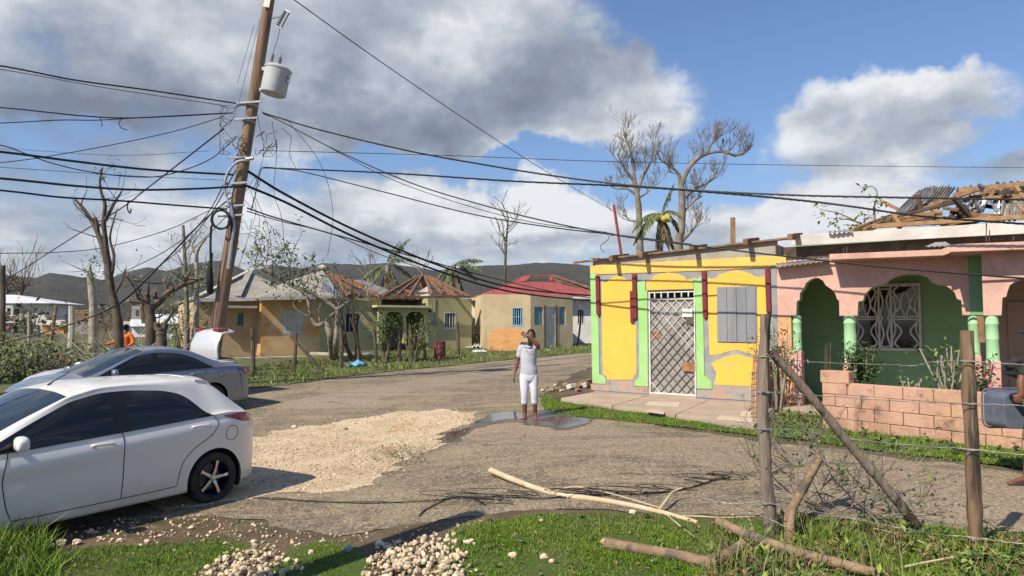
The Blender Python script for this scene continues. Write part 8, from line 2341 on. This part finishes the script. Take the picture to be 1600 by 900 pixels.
stick(664, 564, 662, 524, .075, 'fence post right of the yellowing stems')
stick(716, 560, 714, 503, .085, 'fence post standing right of the red barrel')
p0, p1 = gp(505, 578), at(454, 525, gp(480, 578).y)
tag(MB().beam(p0 + Vector((0, 0, -.05)), p1, .14, .10).build('leaning_plank', M_BARKDK, bevel=.01), 'dark plank leaning steeply against a fence post before the tan house', 'plank')
stick(5, 0, 4, 415, .13, 'tall dark post at the far left edge', M_BARKDK, 'wooden_post', None, 31.)
stick(46, 0, 45, 487, .06, 'slim pale post among the shrubs left of the orange cabin', M_BARKPALE, 'wooden_post', None, 30.)
stick(76, 0, 88, 477, .08, 'leaning brown post standing in front of the orange cabin', M_LOG, 'wooden_post', None, 31.)
stick(61, 0, 61, 508, .07, 'short post between the slim pale and the leaning brown posts', M_BARKPALE, 'wooden_post', None, 32.)
stick(112, 0, 112, 478, .16, 'thick grey concrete post left of the broken pale trunk', M_CONCW, 'wooden_post', None, 34.)
mb = MB(); limb(mb, [gp(382, 561) + Vector((0, 2.2, .1)), gp(450, 561) + Vector((0, 2.2, .12)), gp(520, 562) + Vector((0, 2.0, .1)), gp(592, 560) + Vector((0, 1.6, .1))], .14, .10, 8, 5, .1, 2)
tag(mb.build('log', M_BARKPALE, smooth=True), 'long pale fallen trunk lying along the foot of the tan house', 'log')
# red barrel
bb = gp(687, 562)
t = thing('barrel', 'rusty red metal barrel standing on the grass by the road', 'barrel', tuple(bb))
M_BARREL = mat('rusty_red_paint', (.22, .055, .05), (.16, .06, .05), sc=4, rough=.7, bump=.3, stains=(((.14, .075, .045), 4, .55, .72),))
MB().lathe([(.26, 0), (.27, .02), (.265, .03), (.265, .26), (.275, .28), (.265, .30), (.265, .54), (.275, .56), (.265, .58), (.265, .80), (.275, .82), (.25, .82), (.25, .76)], (0, 0, 0), 24).build('drum', M_BARREL, t, smooth=True)
MB().lathe([(.245, .77), (.01, .775)], (0, 0, 0), 24).build('drum_lid', M_RUST, t)
# plywood leaning on the cream house
def wc4(zx, zy, Y): return at(*a4(zx, zy), Y)
q = [wc4(826, 692, 35.4), wc4(1032, 690, 35.6), wc4(1042, 542, 36.15), wc4(846, 556, 36.0)]
mb = MB(); n = (q[1] - q[0]).cross(q[3] - q[0]).normalized() * .03
mb.add(q + [v + n for v in q], [(0, 1, 2, 3), (7, 6, 5, 4), (1, 0, 4, 5), (2, 1, 5, 6), (3, 2, 6, 7), (0, 3, 7, 4)])
tag(mb.build('plywood_sheet', M_PLY), 'orange brown plywood sheet leaning on the cream house wall', 'plywood')
# white tarp and blue sheet
def crumple(name, label, cat, px0, px1, py, Ylen, h, m, seed):
    a, b = gp(px0, py), gp(px1, py); n_ = 14; mb = MB(); vs = []
    for j in range(n_ + 1):
        for i in range(n_ + 1):
            p = a.lerp(b, i / n_) + Vector((0, Ylen * j / n_, 0)); e = math.sin(math.pi * i / n_) * math.sin(math.pi * j / n_)
            vs.append((p.x + .1 * mnoise.noise(Vector((i * .5, j * .5, seed))), p.y, g(p.x, p.y) + .03 + h * (.5 * e + .7 * abs(mnoise.noise(Vector((i * .45, j * .45, seed + 2)))))))
    mb.add(vs, [(j * (n_ + 1) + i, j * (n_ + 1) + i + 1, (j + 1) * (n_ + 1) + i + 1, (j + 1) * (n_ + 1) + i) for j in range(n_) for i in range(n_)])
    return tag(mb.build(name, m, solid=.01), label, cat)
crumple('tarpaulin', 'crumpled white sheet lying between the olive and cream houses', 'tarp', 720, 757, 545, 3., .5, M_SHEETW, 1)
crumple('plastic_sheet', 'light blue crumpled plastic on the grass by the road', 'sheet', 543, 566, 574, 1., .25, mat('light_blue_plastic', (.16, .46, .66), rough=.4), 2)
crumple('roof_scrap', 'pale scrap of roofing on the grass before the cream house', 'scrap', 738, 760, 551, .8, .1, M_SHEETW, 3)
# parked white car glimpsed between the houses
far_car = dup(hatch, loc=(at(921, 505, 46).x + .9, 46., g(4.5, 46.)), rz=R(200), label='white car glimpsed far off between the cream house and the yellow building')
# concrete apron and sticks by it
stick(902, 540, 908, 494, .06, 'thin dark stick leaning beside the far white car', M_BARKDK, 'wooden_post', None)
# ------------------------------------------------------------------ round the yellow building
rs = random.Random(4)
for i, (px, py, s, m, lb) in enumerate([(893, 608, .17, M_WHITEWD, 'white painted concrete lump in the rubble left of the yellow building'), (914, 606, .17, M_CONCW, 'pale block lump lying against the yellow building corner'), (872, 609, .10, M_BRICKR, None), (862, 611, .09, M_BRICKR, None), (884, 604, .12, M_BRICKR, None), (855, 606, .08, M_BRICKR, None),
                                     (878, 612, .08, M_STONE, None), (903, 612, .10, M_BRICKR, None), (848, 611, .07, M_STONE, None), (868, 603, .07, M_STONE, None), (920, 598, .13, M_BRICKR, None), (842, 607, .06, M_STONE, None)]):
    p = gp(px, py, .02)
    o = MB().box(p + Vector((0, 0, s * .4)), (s * 1.5, s, s * .8), Matrix.Rotation(rs.uniform(0, 3), 3, 'Z') @ Matrix.Rotation(rs.uniform(-.4, .4), 3, 'X')).build('rubble', m, bevel=s * .15)
    tag(o, lb or 'small broken chunk in the rubble left of the yellow building', 'rubble', None if lb else 'rubble beside the yellow building')
a, b = gp(898, 606, .05), at(916, 594, gp(898, 606).y + .3)
tag(MB().beam(a, b, .22, .05).build('board_scrap', M_WOODRUST, bevel=.005), 'reddish board scrap propped on the rubble', 'board')
t = thing('rebar_cage', 'rusty rebar cage standing at the right end of the entry slab', 'rebar', tuple(gp(1180, 662)))
Yq = gp(1180, 662).y
for px0, px1 in ((1175, 1178), (1178, 1180), (1182, 1182), (1184, 1184)):
    MB().tube([at(px0, 660, Yq), at(px0, 600, Yq), at(px1, 538 + (px0 % 3) * 8, Yq)], .009, 5).build('rod', M_RUST, t, world=True)
for k in range(9):
    y_ = 655 - k * 9
    MB().tube([at(1174, y_, Yq - .05), at(1185, y_, Yq - .05), at(1185, y_ - 1, Yq + .06), at(1174, y_ - 1, Yq + .06), at(1174, y_, Yq - .05)], .007, 4).build('stirrup', M_RUST, t, world=True)
t = thing('starter_bars', 'bare steel starter bars rising behind the block wall corner', 'rebar', tuple(BF.W(.1, .35, 0)))
for k, (px, y0, y1) in enumerate(((1288, 600, 540), (1291, 600, 536), (1296, 600, 534))):
    Yb = BF.W(.15, .3, 0).y
    MB().tube([at(px, y0, Yb), at(px + 2, y1, Yb)], .010, 5).build('rod', M_OLDWOOD, t, world=True)
# red pipe and pine stub behind the yellow roof
pr0, pr1 = at(971, 410, 24.), at(959, 320, 24.)
pr0.z = 0
tag(MB().tube([Vector((pr0.x, 24, 0)), at(971, 400, 24.), pr1], .05, 8).build('red_pipe', mat('red_oxide', (.30, .06, .055), (.22, .05, .045), sc=4), smooth=True), 'thin red pipe standing up behind the yellow building roof', 'pipe')
tag(MB().tube(curve([at(958, 369, 23.9), at(945, 362, 23.5), at(952, 372, 23.5), at(938, 385, 23.5), at(944, 394, 23.5)], 5), .012, 5).build('loose_wire', M_CABLE), 'loose wire end curling off the red pipe', 'wire')
tag(MB().beam((at(1145, 500, 21.).x, 21, 0), at(1145, 340, 21.), .12, .14).build('timber_post', M_NEWWOOD, bevel=.01), 'new timber post sticking up behind the yellow building roof', 'post')
# leaf litter near the pink house
def litter(name, poly, n, m, seed, ln=.07):
    rs = random.Random(seed); mb = MB(); xs = [p[0] for p in poly]; ys = [p[1] for p in poly]; k = 0
    while k < n:
        x, y = rs.uniform(min(xs), max(xs)), rs.uniform(min(ys), max(ys))
        if not inside(poly, x, y): continue
        mb.leaf((x, y, g(x, y) + .03 + rs.random() * .03), (rs.uniform(-1, 1), rs.uniform(-1, 1), rs.uniform(-.1, .3)), (0, 0, 1), ln * rs.uniform(.6, 1.3), ln * .5); k += 1
    tag(mb.build(name, m), kind='stuff')
litter('leaf_litter', G((1200, 655), (1235, 640), (1285, 655), (1290, 690), (1230, 690)), 700, M_LEAF, 1, .10)
litter('leaf_litter', G((540, 715), (640, 690), (690, 700), (640, 740), (560, 745), (500, 740)), 260, M_DRY, 2, .05)
litter('leaf_litter', G((570, 706), (670, 698), (660, 716), (590, 728)), 240, M_LEAFDK, 3, .05)
litter('leaf_litter', wide, 260, M_DRY, 4, .05)
litter('leaf_litter', lawnC, 240, M_DRY, 5, .05)
litter('leaf_litter', nearfar, 500, M_DRY, 6, .12)
litter('leaf_litter', lawnA + [], 60, M_DRY, 7, .05)
def weeds(name, poly, n, m, seed, h=.16, lw=(.075, .04)):
    rs = random.Random(seed); mb = MB(); xs = [p[0] for p in poly]; ys = [p[1] for p in poly]; k = 0
    while k < n:
        x, y = rs.uniform(min(xs), max(xs)), rs.uniform(min(ys), max(ys))
        if not inside(poly, x, y) or mnoise.noise(Vector((x * 1.6, y * 1.6, seed))) < rs.uniform(-.3, .25): continue
        b = Vector((x, y, g(x, y) + .02)); hh = h * rs.uniform(.3, 1.1)
        for s in range(rs.randint(2, 4)):
            d = Vector((rs.uniform(-.6, .6), rs.uniform(-.6, .6), 1)).normalized()
            mb.tube([b, b + d * hh], [.003, .0015], 3)
            for q in range(4):
                mb.leaf(b + d * hh * rs.uniform(.3, 1), (rs.uniform(-1, 1), rs.uniform(-1, 1), rs.uniform(-.2, .7)), (0, 0, 1), lw[0] * rs.uniform(.5, 1.2), lw[1] * rs.uniform(.6, 1.1))
        k += 1
    tag(mb.build(name, m), kind='stuff')
weeds('weeds', tallC, 190, M_LEAF, 1, .11)
weeds('weeds', tallC, 80, M_LEAFY, 2, .15)
weeds('weeds', lawnC, 150, M_LEAF, 3, .05, (.04, .025))
weeds('weeds', tallA, 60, M_LEAFDK, 4, .18)
weeds('weeds', nearfar, 60, M_LEAF, 5, .22, (.11, .05))
weeds('dead_weeds', nearfar, 70, M_DRY, 9, .22, (.14, .04))
weeds('dead_weeds', tallC, 120, M_DRY, 6, .18, (.06, .02))
weeds('weeds', stripE, 90, M_LEAF, 8, .12)
# ------------------------------------------------------------------ air
def haze():
    m = bpy.data.materials.new('thin_haze'); m.use_nodes = True
    nt = m.node_tree; nt.nodes.clear()
    out = nt.nodes.new('ShaderNodeOutputMaterial'); v = nt.nodes.new('ShaderNodeVolumePrincipled')
    v.inputs['Density'].default_value = .00010
    v.inputs['Color'].default_value = (.80, .88, 1., 1)
    v.inputs['Anisotropy'].default_value = .2
    nt.links.new(v.outputs[0], out.inputs['Volume'])
    mb = MB().span(-5200, 5200, -5200, 5200, -14, 300)
    o = mb.build('haze', m); o['kind'] = 'stuff'
haze()
